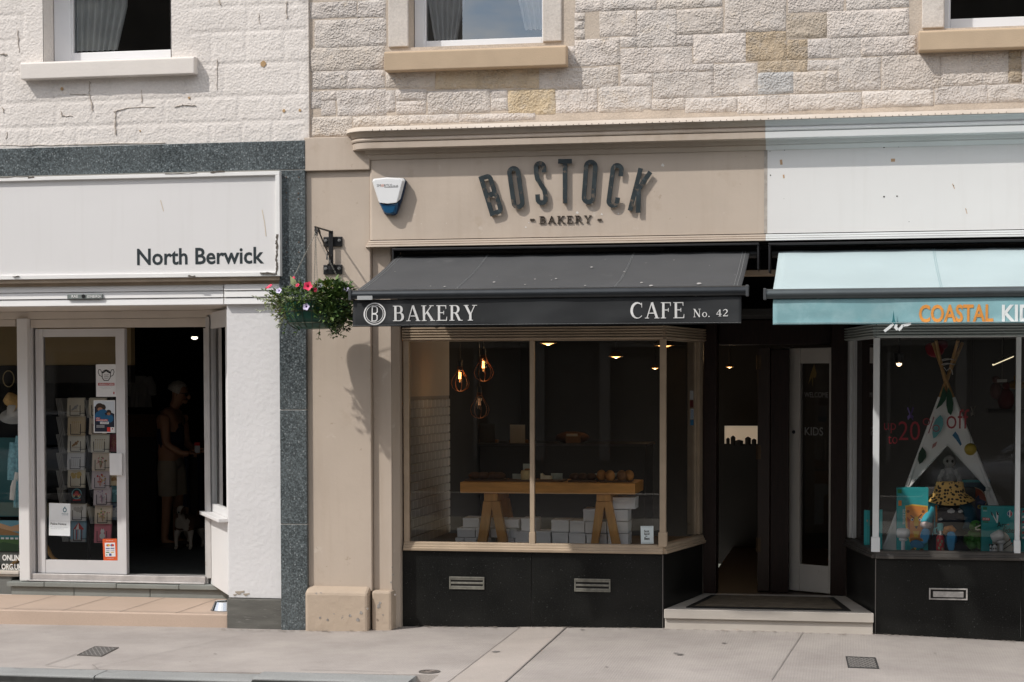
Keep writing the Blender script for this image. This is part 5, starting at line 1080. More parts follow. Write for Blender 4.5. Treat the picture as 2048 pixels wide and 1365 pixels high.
def sprig(mb, a, b, n, L, w, ms=(0,), sag=.02):
    A, Bv = Vector(a), Vector(b); pts = [A+(Bv-A)*i/8+Vector((0,0,-sag*math.sin(i/8*math.pi))) for i in range(9)]; twig(mb, pts)
    for i in range(n):
        t = rnd.uniform(.15,1); p = A+(Bv-A)*t+Vector((0,0,-sag*math.sin(t*math.pi))); mb.m = rnd.choice(ms)
        leaf(mb, p, (Bv-A).normalized()*.6+Vector((rnd.uniform(-1,1),rnd.uniform(-1,.5),rnd.uniform(-.6,1))), (0,-.4,1), L*rnd.uniform(.7,1.2), w)
for a, b, n in (((685,590),(705,562),12),((672,585),(680,560),8),((690,600),(702,585),8),((575,590),(522,577),12),((575,595),(540,580),12),((592,588),(600,558),9),((648,640),(672,668),10),((660,650),(690,672),8),((568,612),(556,655),12),((580,620),(566,668),10),((600,640),(590,672),9),((575,600),(548,640),12),((690,620),(712,640),9),((640,650),(636,680),9)): sprig(m, V(*a,TY-.1), V(*b,TY-.08), n, .028, .017, (0,0,1))
m.build('green_foliage', lg, hb)
m = MB(); ms = [leafmat('silver leaf', (.40,.42,.33)), leafmat('pale variegated leaf', (.26,.30,.15))]
for a, b, n in (((575,602),(518,598),30),((572,600),(503,592),14),((570,606),(513,622),22),((574,610),(530,612),34),((578,603),(545,600),34),((572,622),(556,650),14),((566,640),(558,655),8),((650,640),(672,650),9),((600,596),(570,608),16)): sprig(m, V(*a,TY-.15), V(*b,TY-.1), n, .026, .015, (0,0,1), .015)
clump(m,580,603,TY-.22,.05,.03,.03,50,.028,.02); clump(m,625,607,TY-.24,.06,.03,.03,50,.026,.014,ms=(1,1,0)); clump(m,645,600,TY-.22,.07,.05,.04,60,.03,.02,ms=(1,)); leaf(m, V(594,576,TY-.2), (-.6,0,1), (0,-1,0), .11, .05)
m.build('silver_foliage', ms, hb)
def flower(px, py, Y, r, mat, face=(0,-1,.35), throat=None):
    c = V(px, py, Y); f = Vector(face).normalized(); M = Vector((0,0,1)).rotation_difference(f).to_matrix(); m = MB(); n = 25; vs = [c-f*r*.5]; 
    for ring, (rr, h) in enumerate(((.3,-.1),(.75,.12),(1.,.16))):
        for i in range(n): w = i*6.283/n; q = rr*(1+.12*math.cos(5*w)*(ring > 0)); vs.append(c+M @ Vector((r*q*math.cos(w), r*q*math.sin(w), r*(h+.07*math.sin(10*w)*(ring == 2)))))
    fs = [(0,1+i,1+(i+1)%n) for i in range(n)]
    for k in range(2): fs += [(1+k*n+i,1+k*n+(i+1)%n,1+(k+1)*n+(i+1)%n,1+(k+1)*n+i) for i in range(n)]
    m.add(vs, fs); m.mi = [1]*n+[0]*(2*n) if throat else m.mi
    return m.build('flower', [mat]+([throat] if throat else []), hb, smooth=70)
pink = leafmat('hot pink petal', (.68,.035,.10)); viol = leafmat('pale violet petal', (.55,.5,.68)); vth = flat('violet throat', (.08,.03,.15))
for a in ((616,573,TY-.26,.034,pink,(.1,-1,.3)),(587,560,TY-.15,.026,pink,(-.7,-.7,.3)),(583,564,TY-.15,.018,pink,(-.9,-.2,.2)),(539,574,TY-.2,.026,pink,(-.4,-.5,.7)),(532,577,TY-.2,.016,pink,(-1,-.3,0)),(630,580,TY-.25,.018,pink,(.9,-.5,0)),(595,571,TY-.22,.016,pink,(-.2,-.8,.5))): flower(*a, flat('dark pink throat', (.25,.005,.03)))
for a in ((558,582,TY-.22,.023,viol,(-.2,-.9,.4)),(612.5,614,TY-.285,.026,viol,(-.1,-1,.1)),(693,578,TY-.12,.02,viol,(.2,-.9,.3)),(641,571,TY-.15,.018,leafmat('white petal', (.62,.66,.7)),(0,-1,.2))): flower(*a, vth)
# ================================================================== ground fittings
def cover_rect(name, label, q, mat, dz=.004, lat=True):
    c = [G(px, py, -.14) for px, py in q]; cx, cy = sum(p[0] for p in c)/4, sum(p[1] for p in c)/4
    t = thing(name, (cx, cy, gz(cx,cy)), label, 'drain cover')
    ex = (Vector(c[1])-Vector(c[0])+Vector(c[2])-Vector(c[3]))/4; ey = (Vector(c[3])-Vector(c[0])+Vector(c[2])-Vector(c[1]))/4; C = Vector((cx,cy))
    def pt(u, v, h): p = C+ex*u+ey*v; return (p.x,p.y,gz(p.x,p.y)+h)
    m = MB()
    def slab(u0,u1,v0,v1,h0,h1): m.add([pt(u0,v0,h0),pt(u1,v0,h0),pt(u1,v1,h0),pt(u0,v1,h0),pt(u0,v0,h1),pt(u1,v0,h1),pt(u1,v1,h1),pt(u0,v1,h1)], [(0,3,2,1),(4,5,6,7),(0,1,5,4),(1,2,6,5),(2,3,7,6),(3,0,4,7)])
    for r in ((-1,1,-1,-.93),(-1,1,.93,1),(-1,-.93,-.93,.93),(.93,1,-.93,.93)): slab(*r,-.01,.006)
    m.build('frame', mat, t); m = MB(); slab(-.92,.92,-.92,.92,-.01,dz); lid = m.build('lid', pm('cast iron lid', (.10,.095,.09), .6, .3, 20, .001, 60, metal=.2), t)
    m = MB()
    for k in range(-5, 6):
        for sgn in (1,-1):
            pts = [(u, sgn*(u*1.0)+k*.36) for u in [-.9+i*.05 for i in range(37)]]; pts = [p for p in pts if abs(p[1]) < .9]
            if len(pts) > 2:
                a, b = pts[0], pts[-1]; p0, p1 = Vector(pt(*a,dz)), Vector(pt(*b,dz)); m.tube([p0,p1], .0035, 4)
    m.build('tread', pm('worn iron tread', (.27,.255,.24), .5, .2, 20, metal=.3), lid); return t
iron = pm('iron frame', (.13,.12,.11), .6, .3, 12, metal=.2)
cover_rect('drain_cover', 'rectangular iron cover with diamond tread in pavement before the gift shop', ((153,1309),(204,1311),(237,1295.5),(191,1292)), iron)
cover_rect('drain_cover', 'small dark iron cover in the pavement below the toy shop window', ((1697,1347),(1757,1348),(1752,1328),(1690,1326)), pm('dark iron', (.06,.06,.06), .6, .3, 20, metal=.2), .003)
cx, cy = G(859,1348.5,-.14); z = gz(cx,cy); t = thing('round_cover', (cx,cy,z), 'round iron access cover with rings near the kerb', 'drain cover'); R_ = (G(881,1348.5,-.14)[0]-G(837,1348.5,-.14)[0])/2
m = MB(); m.lathe([(R_,-.02),(R_,.006),(R_-.012,.007),(R_-.014,.003)], (cx,cy,z), 32); m.build('frame', iron, t)
m = MB(); m.lathe([(.001,.004),(R_*.22,.004),(R_*.24,.0075),(R_*.33,.0075),(R_*.35,.004),(R_*.52,.004),(R_*.54,.0075),(R_*.63,.0075),(R_*.65,.004),(R_*.85,.004),(R_*.85,-.02)], (cx,cy,z), 32); m.build('lid', pm('round lid iron', (.2,.17,.15), .5, .3, 20, metal=.3), t)
# dog bowl on the gift shop floor
bx_, by_ = G(440,1221,zpe); dbw = thing('dog_bowl', (bx_+.05,by_,zpe), 'shiny steel dog bowl on peach tiles beside the white pier', 'bowl')
m = MB(); m.lathe([(.125,.0),(.125,.006),(.118,.008),(.09,.075),(.084,.078),(.078,.073),(.07,.02),(.001,.018)], (bx_+.05,by_,zpe+.001), 32); m.build('bowl', pm('polished steel', (.6,.62,.63), .15, .05, 5, metal=1), dbw, smooth=40)
m = MB(); m.lathe([(.077,.055),(.001,.0555)], (bx_+.05,by_,zpe+.001), 24); m.build('water', glassmat('water', (.8,.85,.87), 3), dbw)
# ================================================================== gift shop: notices on the door
def paper(name, label, cat, x0, y0, x1, y1, Y, mats, draw, tilt=0., depth=.0015):
    a = R4(x0,y0,x1,y1,Y); t = thing(name, ((a[0]+a[1])/2, Y, a[2]), label, cat); m = MB()
    if tilt:
        c = Vector(((a[0]+a[1])/2, Y, (a[2]+a[3])/2)); m.T = Matrix.Translation(c) @ Matrix.Rotation(math.radians(tilt), 4, 'Y') @ Matrix.Translation(-c)
    m.m = 0; m.box(a[0], a[1], Y, Y+depth, a[2], a[3]); lay = [0]
    def q(u0, v0, u1, v1, mi): lay[0] += 1; m.m = mi; yy = Y-.0004-.00012*lay[0]; m.poly([(a[0]+u0*(a[1]-a[0]),yy,a[3]-v1*(a[3]-a[2])),(a[0]+u1*(a[1]-a[0]),yy,a[3]-v1*(a[3]-a[2])),(a[0]+u1*(a[1]-a[0]),yy,a[3]-v0*(a[3]-a[2])),(a[0]+u0*(a[1]-a[0]),yy,a[3]-v0*(a[3]-a[2]))])
    def tx(s, u0, v0, u1, v1, mi, b=.0): lay[0] += 1; m.m = mi; text(m, s, a[0]+u0*(a[1]-a[0]), a[0]+u1*(a[1]-a[0]), a[3]-v1*(a[3]-a[2]), a[3]-v0*(a[3]-a[2]), Y-.0004-.00012*lay[0], b)
    def rb(pts, w, mi, closed=False): lay[0] += 1; m.m = mi; yy = Y-.0004-.00012*lay[0]; m.ribbon([(a[0]+u*(a[1]-a[0]), a[3]-v*(a[3]-a[2])) for u, v in pts], w*(a[1]-a[0]), yy, yy+.0001, closed)
    def pg(pts, mi): lay[0] += 1; m.m = mi; yy = Y-.0004-.00012*lay[0]; m.poly([(a[0]+u*(a[1]-a[0]), yy, a[3]-v*(a[3]-a[2])) for u, v in pts])
    def el(u, v, ru, rv, mi, n=16): pg([(u+ru*math.cos(i*6.283/n), v+rv*math.sin(i*6.283/n)) for i in range(n)], mi)
    draw(q, tx, rb, pg, el); m.build('sheet', mats, t); return t
C = lambda n, *c: flat(n, c, .6)
pw, pk, pr, pg_ = C('paper white',.72,.73,.74), C('print black',.02,.02,.022), C('print red',.42,.05,.05), C('print grey',.33,.34,.35)
YP = YD+.02
def d_mask(q, tx, rb, pg, el):
    rb([(.3,.25),(.38,.2),(.5,.17),(.62,.2),(.72,.26),(.69,.42),(.6,.5),(.4,.5),(.31,.42)], .035, 1, True); rb([(.3,.38),(.17,.34),(.11,.24),(.15,.16),(.23,.17),(.3,.27)], .03, 1); rb([(.7,.38),(.83,.34),(.89,.24),(.85,.16),(.77,.17),(.7,.27)], .03, 1)
    for v in (.33,.38,.43): rb([(.4,v-.01),(.5,v+.005),(.62,v-.01)], .018, 1)
    pg([(.29,.27),(.5,.165),(.73,.27),(.66,.28),(.5,.22),(.35,.28)], 1)
    q(.1,.575,.9,.655,2); tx('WEARING IS CARING', .13,.59,.87,.64, 0, .02); tx('together we protect each other', .15,.69,.85,.71, 3); tx('please wear a mask', .28,.73,.72,.75, 3); q(.84,.85,.9,.92,2)
paper('mask_poster', 'white poster with drawn face mask over a red WEARING IS CARING band on glass door', 'poster', 192,729,233,794, YP, [pw,pk,pr,pg_], d_mask)
pb, sk, nv, hr_, gy = C('print blue',.012,.10,.22), C('print skin',.30,.15,.09), C('print navy',.01,.014,.03), C('print hair',.03,.016,.01), C('print sky',.55,.6,.65)
def d_people(q, tx, rb, pg, el):
    q(.04,.03,.96,.97,5); q(.04,.03,.96,.5,7); pg([(.04,.5),(.04,.2),(.3,.12),(.55,.3),(.96,.42),(.96,.6),(.04,.6)], 5)
    el(.3,.5,.26,.17,3); el(.72,.56,.2,.13,3); el(.28,.2,.19,.115,6); el(.42,.22,.15,.1,6); el(.3,.28,.12,.06,4); el(.7,.36,.12,.07,6); el(.7,.42,.08,.045,4); el(.42,.34,.2,.06,3)
    q(.1,.53,.3,.57,2); q(.1,.585,.66,.64,2); q(.3,.66,.7,.73,0); tx('APPEAL', .12,.538,.28,.564, 0, .02); tx('CORONAVIRUS APPEAL', .12,.595,.64,.63, 0, .02); tx('DONATE NOW', .33,.675,.67,.715, 1, .02)
    for v in (.77,.8,.83): q(.12,v,.5,v+.008,0)
    q(.62,.83,.78,.97,8); q(.78,.83,.96,.97,0); q(.84,.86,.9,.9,2)
paper('appeal_poster', 'dark appeal poster with hugging people in blue coats, below the mask poster', 'poster', 187.5,801,230.5,866, YP, [pw,pk,pr,pb,sk,nv,hr_,gy,C('print scarlet',.6,.04,.03)], d_people)
def d_police(q, tx, rb, pg, el):
    el(.74,.2,.09,.075,1); el(.74,.2,.05,.045,0); q(.72,.1,.76,.13,1); tx('POLICE', .6,.3,.9,.335, 1); tx('SCOTLAND', .62,.345,.88,.365, 1); q(.05,.545,.95,.55,3); tx('Police Notice', .08,.6,.82,.67, 2, .01); tx('No unattended vehicle', .08,.71,.9,.745, 3); tx('should be left here', .08,.77,.7,.8, 3)
paper('police_notice', 'white police notice with blue crest on the glass door, covering two cards', 'notice', 98,1007,140.5,1072, YP, [C('cool white paper',.74,.78,.80),C('crest blue',.04,.15,.2),pk,C('thin grey',.45,.48,.5)], d_police, tilt=1.2)
def d_cards(q, tx, rb, pg, el):
    q(.14,.18,.86,.82,1); tx('We accept', .25,.06,.75,.11, 1)
    el(.33,.30,.09,.055,2); el(.42,.30,.09,.055,3); el(.62,.30,.09,.055,4); el(.71,.30,.09,.055,2); q(.2,.42,.48,.46,4); q(.54,.42,.8,.46,4); tx('debit', .22,.50,.46,.55, 4); tx('credit', .54,.5,.8,.55, 4); q(.2,.6,.44,.64,5); q(.54,.6,.76,.64,3); q(.42,.68,.58,.78,4); q(.2,.72,.3,.76,5); tx('card payment', .25,.88,.75,.92, 1)
paper('payment_sticker', 'orange sticker of accepted payment cards on the glass door, lowest of its notices', 'sticker', 206,1078,234.5,1121.5, YP, [C('sticker orange',.62,.10,.025),pw,C('dot red',.5,.04,.03),C('dot yellow',.6,.35,.04),C('dot blue',.04,.08,.28),C('dot green',.05,.2,.08)], d_cards, tilt=-2)
def d_land(q, tx, rb, pg, el):
    q(0,0,1,.5,1); pg([(0,.15),(.4,.05),(.8,.2),(1,.12),(1,.35),(0,.35)], 2); pg([(0,.5),(.2,.35),(.5,.25),(.8,.34),(1,.42),(1,.5),(0,.5)], 3); q(0,.48,1,.66,4); pg([(0,.66),(.4,.6),(1,.58),(1,1),(0,1)], 5); pg([(.2,.85),(.6,.7),(1,.78),(1,1),(.1,1)], 6)
    for i in range(6): q(.3+i*.12,.55,.38+i*.12,.61,0)
paper('landscape_poster', 'colourful coastal landscape picture in the side window behind the white post', 'poster', -40,1041,38,1103, 1.53, [pw,C('sky teal',.12,.3,.38),C('cloud peach',.5,.3,.16),C('hill ochre',.30,.16,.06),C('sea teal',.03,.2,.22),C('field green',.05,.13,.03),C('dark field',.02,.07,.02)], d_land)
# ------------------------------------------------------------------ card spinner behind the door glass
YR = 1.75
rk = thing('card_spinner', V(175,1100,YR+.15), 'tall dark wire spinner of greeting cards behind the glass door', 'card rack')
wire = pm('dark wire', (.04,.04,.045), .4, .2, 20, metal=.5)
m = MB(); xr = PX(176,1000,YR+.2); m.tube([(xr,YR+.22,zdo),(xr,YR+.22,PZ(175,798,YR))], .016, 10); m.lathe([(.2,0),(.2,.02),(.02,.03)], (xr,YR+.22,zdo), 24); m.build('post', wire, rk)
LC = [(133,797,167,833),(134,834,168,871),(134,869,168,905),(133,906,167,940),(134,939,168,975),(135,975,169,1008),(138,1008,170,1042),(140,1043,170,1084)]
RC = [(176,797,210,833),(177,834,211,869),(180,870,216,905),(183,906,217,942),(182,942,217,978),(186,976,220,1011),(188,1012,221,1048),(187,1047,220,1086)]
TC = [(217,870,237,903),(219,951,238,971),(220,971,238,1004),(221,1007,239,1040)]
TCt = [(232,806,238,832)]
m = MB()
for (x0,y0,x1,y1) in LC+RC:
    for x in (x0+7, x1-7): m.tube([V(x,y1-2,YR-.03), V(x,(y0+y1)/2-4,YR-.03)], .0035, 5)
    m.tube([V(x0+7,y1-2,YR-.03), V(x1-7,y1-2,YR-.03)], .0035, 5); m.tube([V(x0-8,y1-6,YR+.03), V(x1+6,y1-6,YR+.0)], .003, 5)
m.build('pocket_wire', wire, rk)
cols = {'cream':(.58,.54,.44),'ivory':(.62,.60,.52),'pale grey':(.55,.56,.57),'sand':(.55,.45,.30),'black':(.02,.022,.028),'white':(.6,.61,.62),'blue':(.2,.33,.42),'buff':(.55,.47,.38),'pink':(.55,.16,.2),'mauve':(.5,.44,.46),'teal':(.08,.2,.22),'crimson':(.24,.06,.08),'slate blue':(.12,.16,.2)}
inks = {'brown':(.3,.17,.07),'red':(.4,.04,.04),'rose':(.42,.16,.17),'green':(.12,.17,.06),'purple':(.22,.13,.25),'gold':(.5,.36,.12),'grey':(.3,.3,.3),'navy':(.03,.05,.12),'cyan':(.15,.35,.4),'white':(.65,.65,.63)}
ORD = ['topmost','second','third','fourth','fifth','sixth','seventh','lowest']
def card(rc, Y, base, motif, cols_, label, grp, lean=.02):
    a = R4(*rc, Y); t = thing('greeting_card', ((a[0]+a[1])/2, Y, a[2]), label, 'greeting card', grp); m = MB(); w, h = a[1]-a[0], a[3]-a[2]
    m.T = Matrix.Translation((a[0],Y,a[2])) @ Matrix.Rotation(math.radians(-7), 4, 'X'); r = random.Random(int(rc[0]*13+rc[1]))
    for k in range(3): m.m = 0; m.box(.002*k, w+.002*k, .004+.006*k, .007+.006*k, .0-.001*k, h+.004*k)
    lay = 0
    def pgn(pts, mi):
        nonlocal lay
        lay += 1; m.m = mi; m.poly([(x*w, .0035-.00012*lay, z*h) for x, z in pts])
    def dot(x, z, q, mi, n=8): pgn([(x+q*math.cos(i*6.283/n), z+q*w/h*math.sin(i*6.283/n)) for i in range(n)], mi)
    if motif == 'flowers':
        for i in range(26): dot(r.gauss(.52,.15), r.gauss(.55,.13), r.uniform(.02,.06), 1+i % (len(cols_)))
        for i in range(7): x = r.uniform(.35,.65); pgn([(x,.5),(x+.02,.5),(.52,.12),(.5,.12)], 1+(i % len(cols_)))
    elif motif == 'bird':
        for x, z, q in ((.5,.5,.1),(.6,.6,.06),(.38,.42,.07),(.3,.36,.05)): dot(x,z,q,1)
        pgn([(.15,.3),(.85,.28),(.85,.26),(.15,.28)], 2)
    elif motif == 'wash':
        for i in range(9): dot(r.uniform(.25,.75), r.uniform(.5,.8), r.uniform(.06,.16), 1)
    elif motif == 'stems':
        for i in range(5): x = .25+i*.12; pgn([(x,.2),(x+.015,.2),(x+.03,.7),(x+.02,.7)], 1); dot(x+.03,.72,.03,2)
    elif motif == 'train': dot(.5,.6,.3,3,14); dot(.5,.6,.25,0,14); pgn([(.28,.48),(.72,.48),(.72,.6),(.28,.6)],1); dot(.5,.65,.12,1); dot(.35,.46,.06,2); dot(.62,.46,.06,2); pgn([(.3,.18),(.75,.2),(.75,.28),(.3,.26)],1)
    elif motif == 'tent':
        pgn([(.15,.6),(.5,.95),(.9,.6)],1); pgn([(.32,.6),(.5,.95),(.55,.6)],2)
        for i in range(4): pgn([(.2+i*.17,.1),(.27+i*.17,.1),(.27+i*.17,.6),(.2+i*.17,.6)], 1 if i % 2 else 2)
        pgn([(0,0),(1,0),(1,.12),(0,.12)],3)
    elif motif == 'cat': dot(.5,.35,.17,1,12); dot(.5,.58,.12,1,12); pgn([(.4,.62),(.44,.74),(.48,.64)],1); pgn([(.52,.64),(.57,.74),(.6,.62)],1); pgn([(.1,.82),(.7,.84),(.7,.9),(.1,.88)],2)
    m.build('stack', [flat('card '+base, cols[base], .6)]+[flat('ink '+c, inks[c], .6) for c in cols_], t)
for k, (rc, base, mo, cs, d) in enumerate(zip(LC, ('cream','sand','ivory','white','cream','black','pale grey','blue'), ('bird','stems','bird','stems','wash','train','wash','tent'), (('grey','brown'),('brown','gold'),('brown','brown'),('grey','navy'),('gold',),('red','gold','cyan'),('grey',),('red','white','grey')), ('cream card with a grey seabird','sandy card with small brown sprigs','ivory card with a brown hare','white card with thin grey stems','cream card with a yellow wash','black card with a round red scene','pale grey card','blue card with a striped circus tent'))):
    card(rc, YR, base, mo, cs, d+', '+ORD[k]+' in the left column of the spinner', 'cards on the spinner')
for k, (rc, base, mo, cs, d) in enumerate(zip(RC, ('cream','buff','ivory','buff','mauve','mauve','buff','pink'), ('bird','flowers','stems','flowers','flowers','flowers','flowers','cat'), (('grey','brown'),('rose','brown'),('gold','brown'),('rose','green','brown'),('rose','red','gold'),('purple','grey','rose'),('rose','green','gold'),('white','rose')), ('cream bird card half hidden by the appeal poster, highest','buff card hidden behind the appeal poster','ivory sprig card showing just below the appeal poster','buff card with a rose bouquet under the door handle','mauve card of red wild flowers','mauve card of purple lavender','buff tilted card with rose posy','pink card with a white cat'))):
    card(rc, YR, base, mo, cs, d+', right column of the spinner', 'cards on the spinner')
for k, (rc, base, mo, cs, d) in enumerate(zip(TC, ('crimson','sand','teal','slate blue'), ('flowers','wash','wash','wash'), (('rose','brown'),('brown',),('cyan','green'),('navy',)), ('crimson patterned card just above the door handle plate','sandy brown card peeping out below the handle plate','teal card beside the lavender card','dark slate card beside the tilted posy card'))):
    card(rc, YR+.05, base, mo, cs, d, 'cards on the spinner')
# cards seen edge on in the left pockets
grp = 'edge-on card stacks'
for k, (x0,y0,x1,y1) in enumerate([(168,801,176,836),(170,872,179,905),(172,945,182,980),(174,1014,186,1048),(111,797,129,836),(112,834,129,871),(112,869,129,907),(112,906,130,943),(112,942,126,980),(113,976,129,1012),(118,1040,130,1084)]):
    m = MB(); 
    for i in range(4 if k > 3 else 2):
        A0, B0 = V(x0+i*3.2,y0,YR+.02), V(x0+7+i*3.2,y1,YR-.01); d = Vector((.014,.15,0)); e = Vector((.004,0,0)); m.add([A0,A0+d,B0+d,B0,A0+e,A0+d+e,B0+d+e,B0+e], [(0,1,2,3),(4,7,6,5),(0,4,5,1),(2,6,7,3),(0,3,7,4),(1,5,6,2)])
    A = V(x0,y1,YR); o = m.build('card_stack', flat('pale card edges', (.40,.40,.39), .7), org=A); tag(o, ('pale edge-on stack of cards, '+ORD[k]+' between the two card columns' if k < 4 else 'pale edge-on stack of cards, '+ORD[k-4 if k < 10 else 7]+' at the outer edge of the spinner'), 'card stack', grp)
# ------------------------------------------------------------------ people and animals inside the gift shop
def skin(name, verts, edges, radii, mat, parent, org, sub=2, root=0):
    me = bpy.data.meshes.new('t'); me.from_pydata([Vector(v) for v in verts], edges, []); o = bpy.data.objects.new('t', me); S.collection.objects.link(o)
    s = o.modifiers.new('s', 'SKIN'); s.use_smooth_shade = True
    for i, r in enumerate(radii):
        q = me.skin_vertices[0].data[i]; q.radius = (r, r) if not isinstance(r, tuple) else r; q.use_root = (i == root)
    b = o.modifiers.new('b', 'SUBSURF'); b.levels = sub; b.render_levels = sub
    dg = bpy.context.evaluated_depsgraph_get(); m2 = bpy.data.meshes.new_from_object(o.evaluated_get(dg)); m2.name = name
    bpy.data.objects.remove(o); bpy.data.meshes.remove(me)
    m2.materials.clear(); m2.materials.append(mat); m2.polygons.foreach_set('use_smooth', [True]*len(m2.polygons))
    d = Vector(org)-Vector(ORG[parent.name]) if parent else Vector((0,0,0))
    for v in m2.vertices: v.co += d
    ob = bpy.data.objects.new(name, m2); S.collection.objects.link(ob); ob.parent = parent; ORG[ob.name] = ORG[parent.name] if parent else Vector(org); return ob
YM = 3.9; mo = Vector((PX(342,1000,YM), YM, zdo-.004))
man = thing('person', mo, 'grey-haired person in dark sleeveless vest and beige shorts looking down in the open doorway', 'person')
skn = pm('darkened skin', (.30,.15,.085), .5, .08, 9); hs = mo  # skin, hair and clothes darkened in colour to look dim indoors
# facing +x, a little away; legs about half the height, head bowed
V_ = [(0,0,.90),(.0,.0,1.06),(.0,0,1.24),(.01,0,1.37),(.035,0,1.45),(.075,0,1.51),  # 0-5 pelvis..neck top
      (.105,0,1.575),(.12,0,1.64),(.09,0,1.685),                                # 6-8 head
      (-.005,-.095,.87),(.0,-.10,.50),(-.035,-.10,.12),(-.035,-.10,.06),(.10,-.115,.035),   # 9-13 near leg
      (.02,.095,.87),(.04,.10,.50),(.02,.10,.12),(.02,.10,.06),(.15,.11,.035),    # 14-18 far leg
      (.0,-.17,1.37),(.025,-.215,1.30),(.045,-.235,1.08),(.20,-.20,.985),(.27,-.17,.985),   # 19-23 near arm
      (.02,.17,1.36),(.06,.21,1.28),(.10,.2,1.08),(.24,.10,1.0),(.30,.06,.995)]   # 24-28 far arm
E_ = [(0,1),(1,2),(2,3),(3,4),(4,5),(5,6),(6,7),(7,8),(0,9),(9,10),(10,11),(11,12),(12,13),(0,14),(14,15),(15,16),(16,17),(17,18),(3,19),(19,20),(20,21),(21,22),(22,23),(3,24),(24,25),(25,26),(26,27),(27,28)]
Rr = [.145,.14,.15,.13,.06,.058,.088,.095,.07,.095,.06,.042,.045,.032,.095,.06,.042,.045,.032,.075,.062,.048,.034,.032,.075,.06,.046,.033,.032]
body = skin('body', V_, E_, Rr, skn, man, hs)
# face: nose, brow, ear, eye and fingers grown onto the same figure as small parts
m = MB(); f0 = mo+Vector((.0,0,0)); 
m.ball(f0+Vector((.205,0,1.565)), .022, .014, .026, 8); m.ball(f0+Vector((.185,0,1.60)), .02, .06, .014, 8); m.ball(f0+Vector((.165,0,1.52)), .03, .04, .025, 8); m.build('face', skn, man, smooth=60)
m = MB(); m.ball(f0+Vector((.09,-.092,1.60)), .02, .009, .034, 10); m.build('ear', skn, man, smooth=60)
m = MB(); m.tube([f0+Vector((.10,-.09,1.615)), f0+Vector((.19,-.06,1.60))], .004, 5); m.lathe([(.02,0),(.02,.004)], f0+Vector((.19,-.045,1.592)), 12, ax=(1,-.4,-.3)); m.build('glasses', black_metal, man)
for s, base in ((-1,(.27,-.17,.985)),(1,(.30,.06,.995))):
    b = mo+Vector(base)
    for k, (dy, L_, up) in enumerate(((-.03,.06,.01),(-.012,.07,.012),(.006,.068,.012),(.022,.055,.008))):
        m = MB(); p0 = b+Vector((.015,dy,.0)); m.tube([p0, p0+Vector((L_*.5,.004,up)), p0+Vector((L_*.8,.008,up-.02)), p0+Vector((L_*.75,.01,up-.045))], [.010,.0095,.009,.007], 7); m.build('finger', skn, man, smooth=60)
    m = MB(); p0 = b+Vector((-.01,-s*.02,.015)); m.tube([p0, p0+Vector((.03,-s*.01,.02)), p0+Vector((.055,0,.018))], [.012,.010,.008], 7); m.build('thumb', skn, man, smooth=60)
rr = random.Random(3); m = MB(); vs = []; fs = []; n = 22; k = 9
for i in range(k+1):
    for j in range(n):
        th = math.pi*.55*i/k; w = 6.283*j/n; q = Vector((.108*math.sin(th)*math.cos(w), .103*math.sin(th)*math.sin(w), .105*math.cos(th)))
        cut = 1 if q.x < .045 else max(.0, 1-(q.x-.045)/.03*(i/k)); q *= 1+.06*noise.noise((q.x*60,q.y*60,q.z*60))
        vs.append(mo+Vector((.085,0,1.632))+Matrix.Rotation(.38,3,'Y') @ (q if q.x < .06 or i < 5 else Vector((q.x*.86,q.y*.9,q.z*.95))))
for i in range(k):
    for j in range(n): fs.append((i*n+j,i*n+(j+1)%n,(i+1)*n+(j+1)%n,(i+1)*n+j))
m.add(vs, fs); m.build('hair', pm('short grey hair', (.36,.33,.28), .8, .3, 60, .004, 120), man, smooth=70)
skin('vest', [(0,0,.90),(0,0,1.06),(0,0,1.24),(.01,0,1.37),(.022,0,1.415),(.0,-.125,1.385),(.015,.125,1.38)], [(0,1),(1,2),(2,3),(3,4),(3,5),(3,6)], [.155,.15,.158,.14,.072,.072,.072], pm('navy vest', (.012,.016,.035), .9, .2, 9), man, hs)
m = MB(); m.ball(mo+Vector((0,0,.90)), .125, .165, .11, 18)
for q in ([(0,-.085,.90),(.0,-.098,.78),(.005,-.102,.66),(.005,-.102,.54)],[(.01,.085,.90),(.02,.098,.78),(.03,.102,.66),(.04,.102,.54)]): m.tube([mo+Vector(p) for p in q], [.10,.105,.10,.098], 14)
m.build('shorts', pm('beige shorts', (.27,.23,.175), .9, .12, 9, .003, 20), man, smooth=70)
for y, x in ((-.105,-.035),(.10,.02)):
    m = MB(); m.ball(mo+Vector((x+.065,y-.01,.03)), .13, .05, .035, 12); m.box(mo.x+x-.06, mo.x+x+.19, mo.y+y-.05, mo.y+y+.035, mo.z+.0, mo.z+.02); m.build('shoe', flat('dark shoe', (.03,.02,.017), .7), man, smooth=50)
m = MB(); m.tube([mo+Vector((-.03+.075*math.cos(w*.52), .075*math.sin(w*.52), 1.44+.03*math.cos(w*.52))) for w in range(12)], .0025, 5, closed=True); m.build('neck_chain', flat('gold chain', (.5,.35,.12), .3, metal=.8), man)
phb = thing('held_item', mo+Vector((.31,-.10,.99)), 'small red and white item held in the hands of the person', 'held item')
m = MB(); o = mo+Vector((.33,-.10,.99)); m.box(o.x-.03,o.x+.03,o.y-.006,o.y+.006,o.z,o.z+.075); m.m = 1; m.box(o.x-.03,o.x+.03,o.y-.006,o.y+.006,o.z+.0752,o.z+.11); m.build('case', [flat('pale case',(.5,.5,.5)),flat('red cap',(.5,.03,.03))], phb, bev=.005)
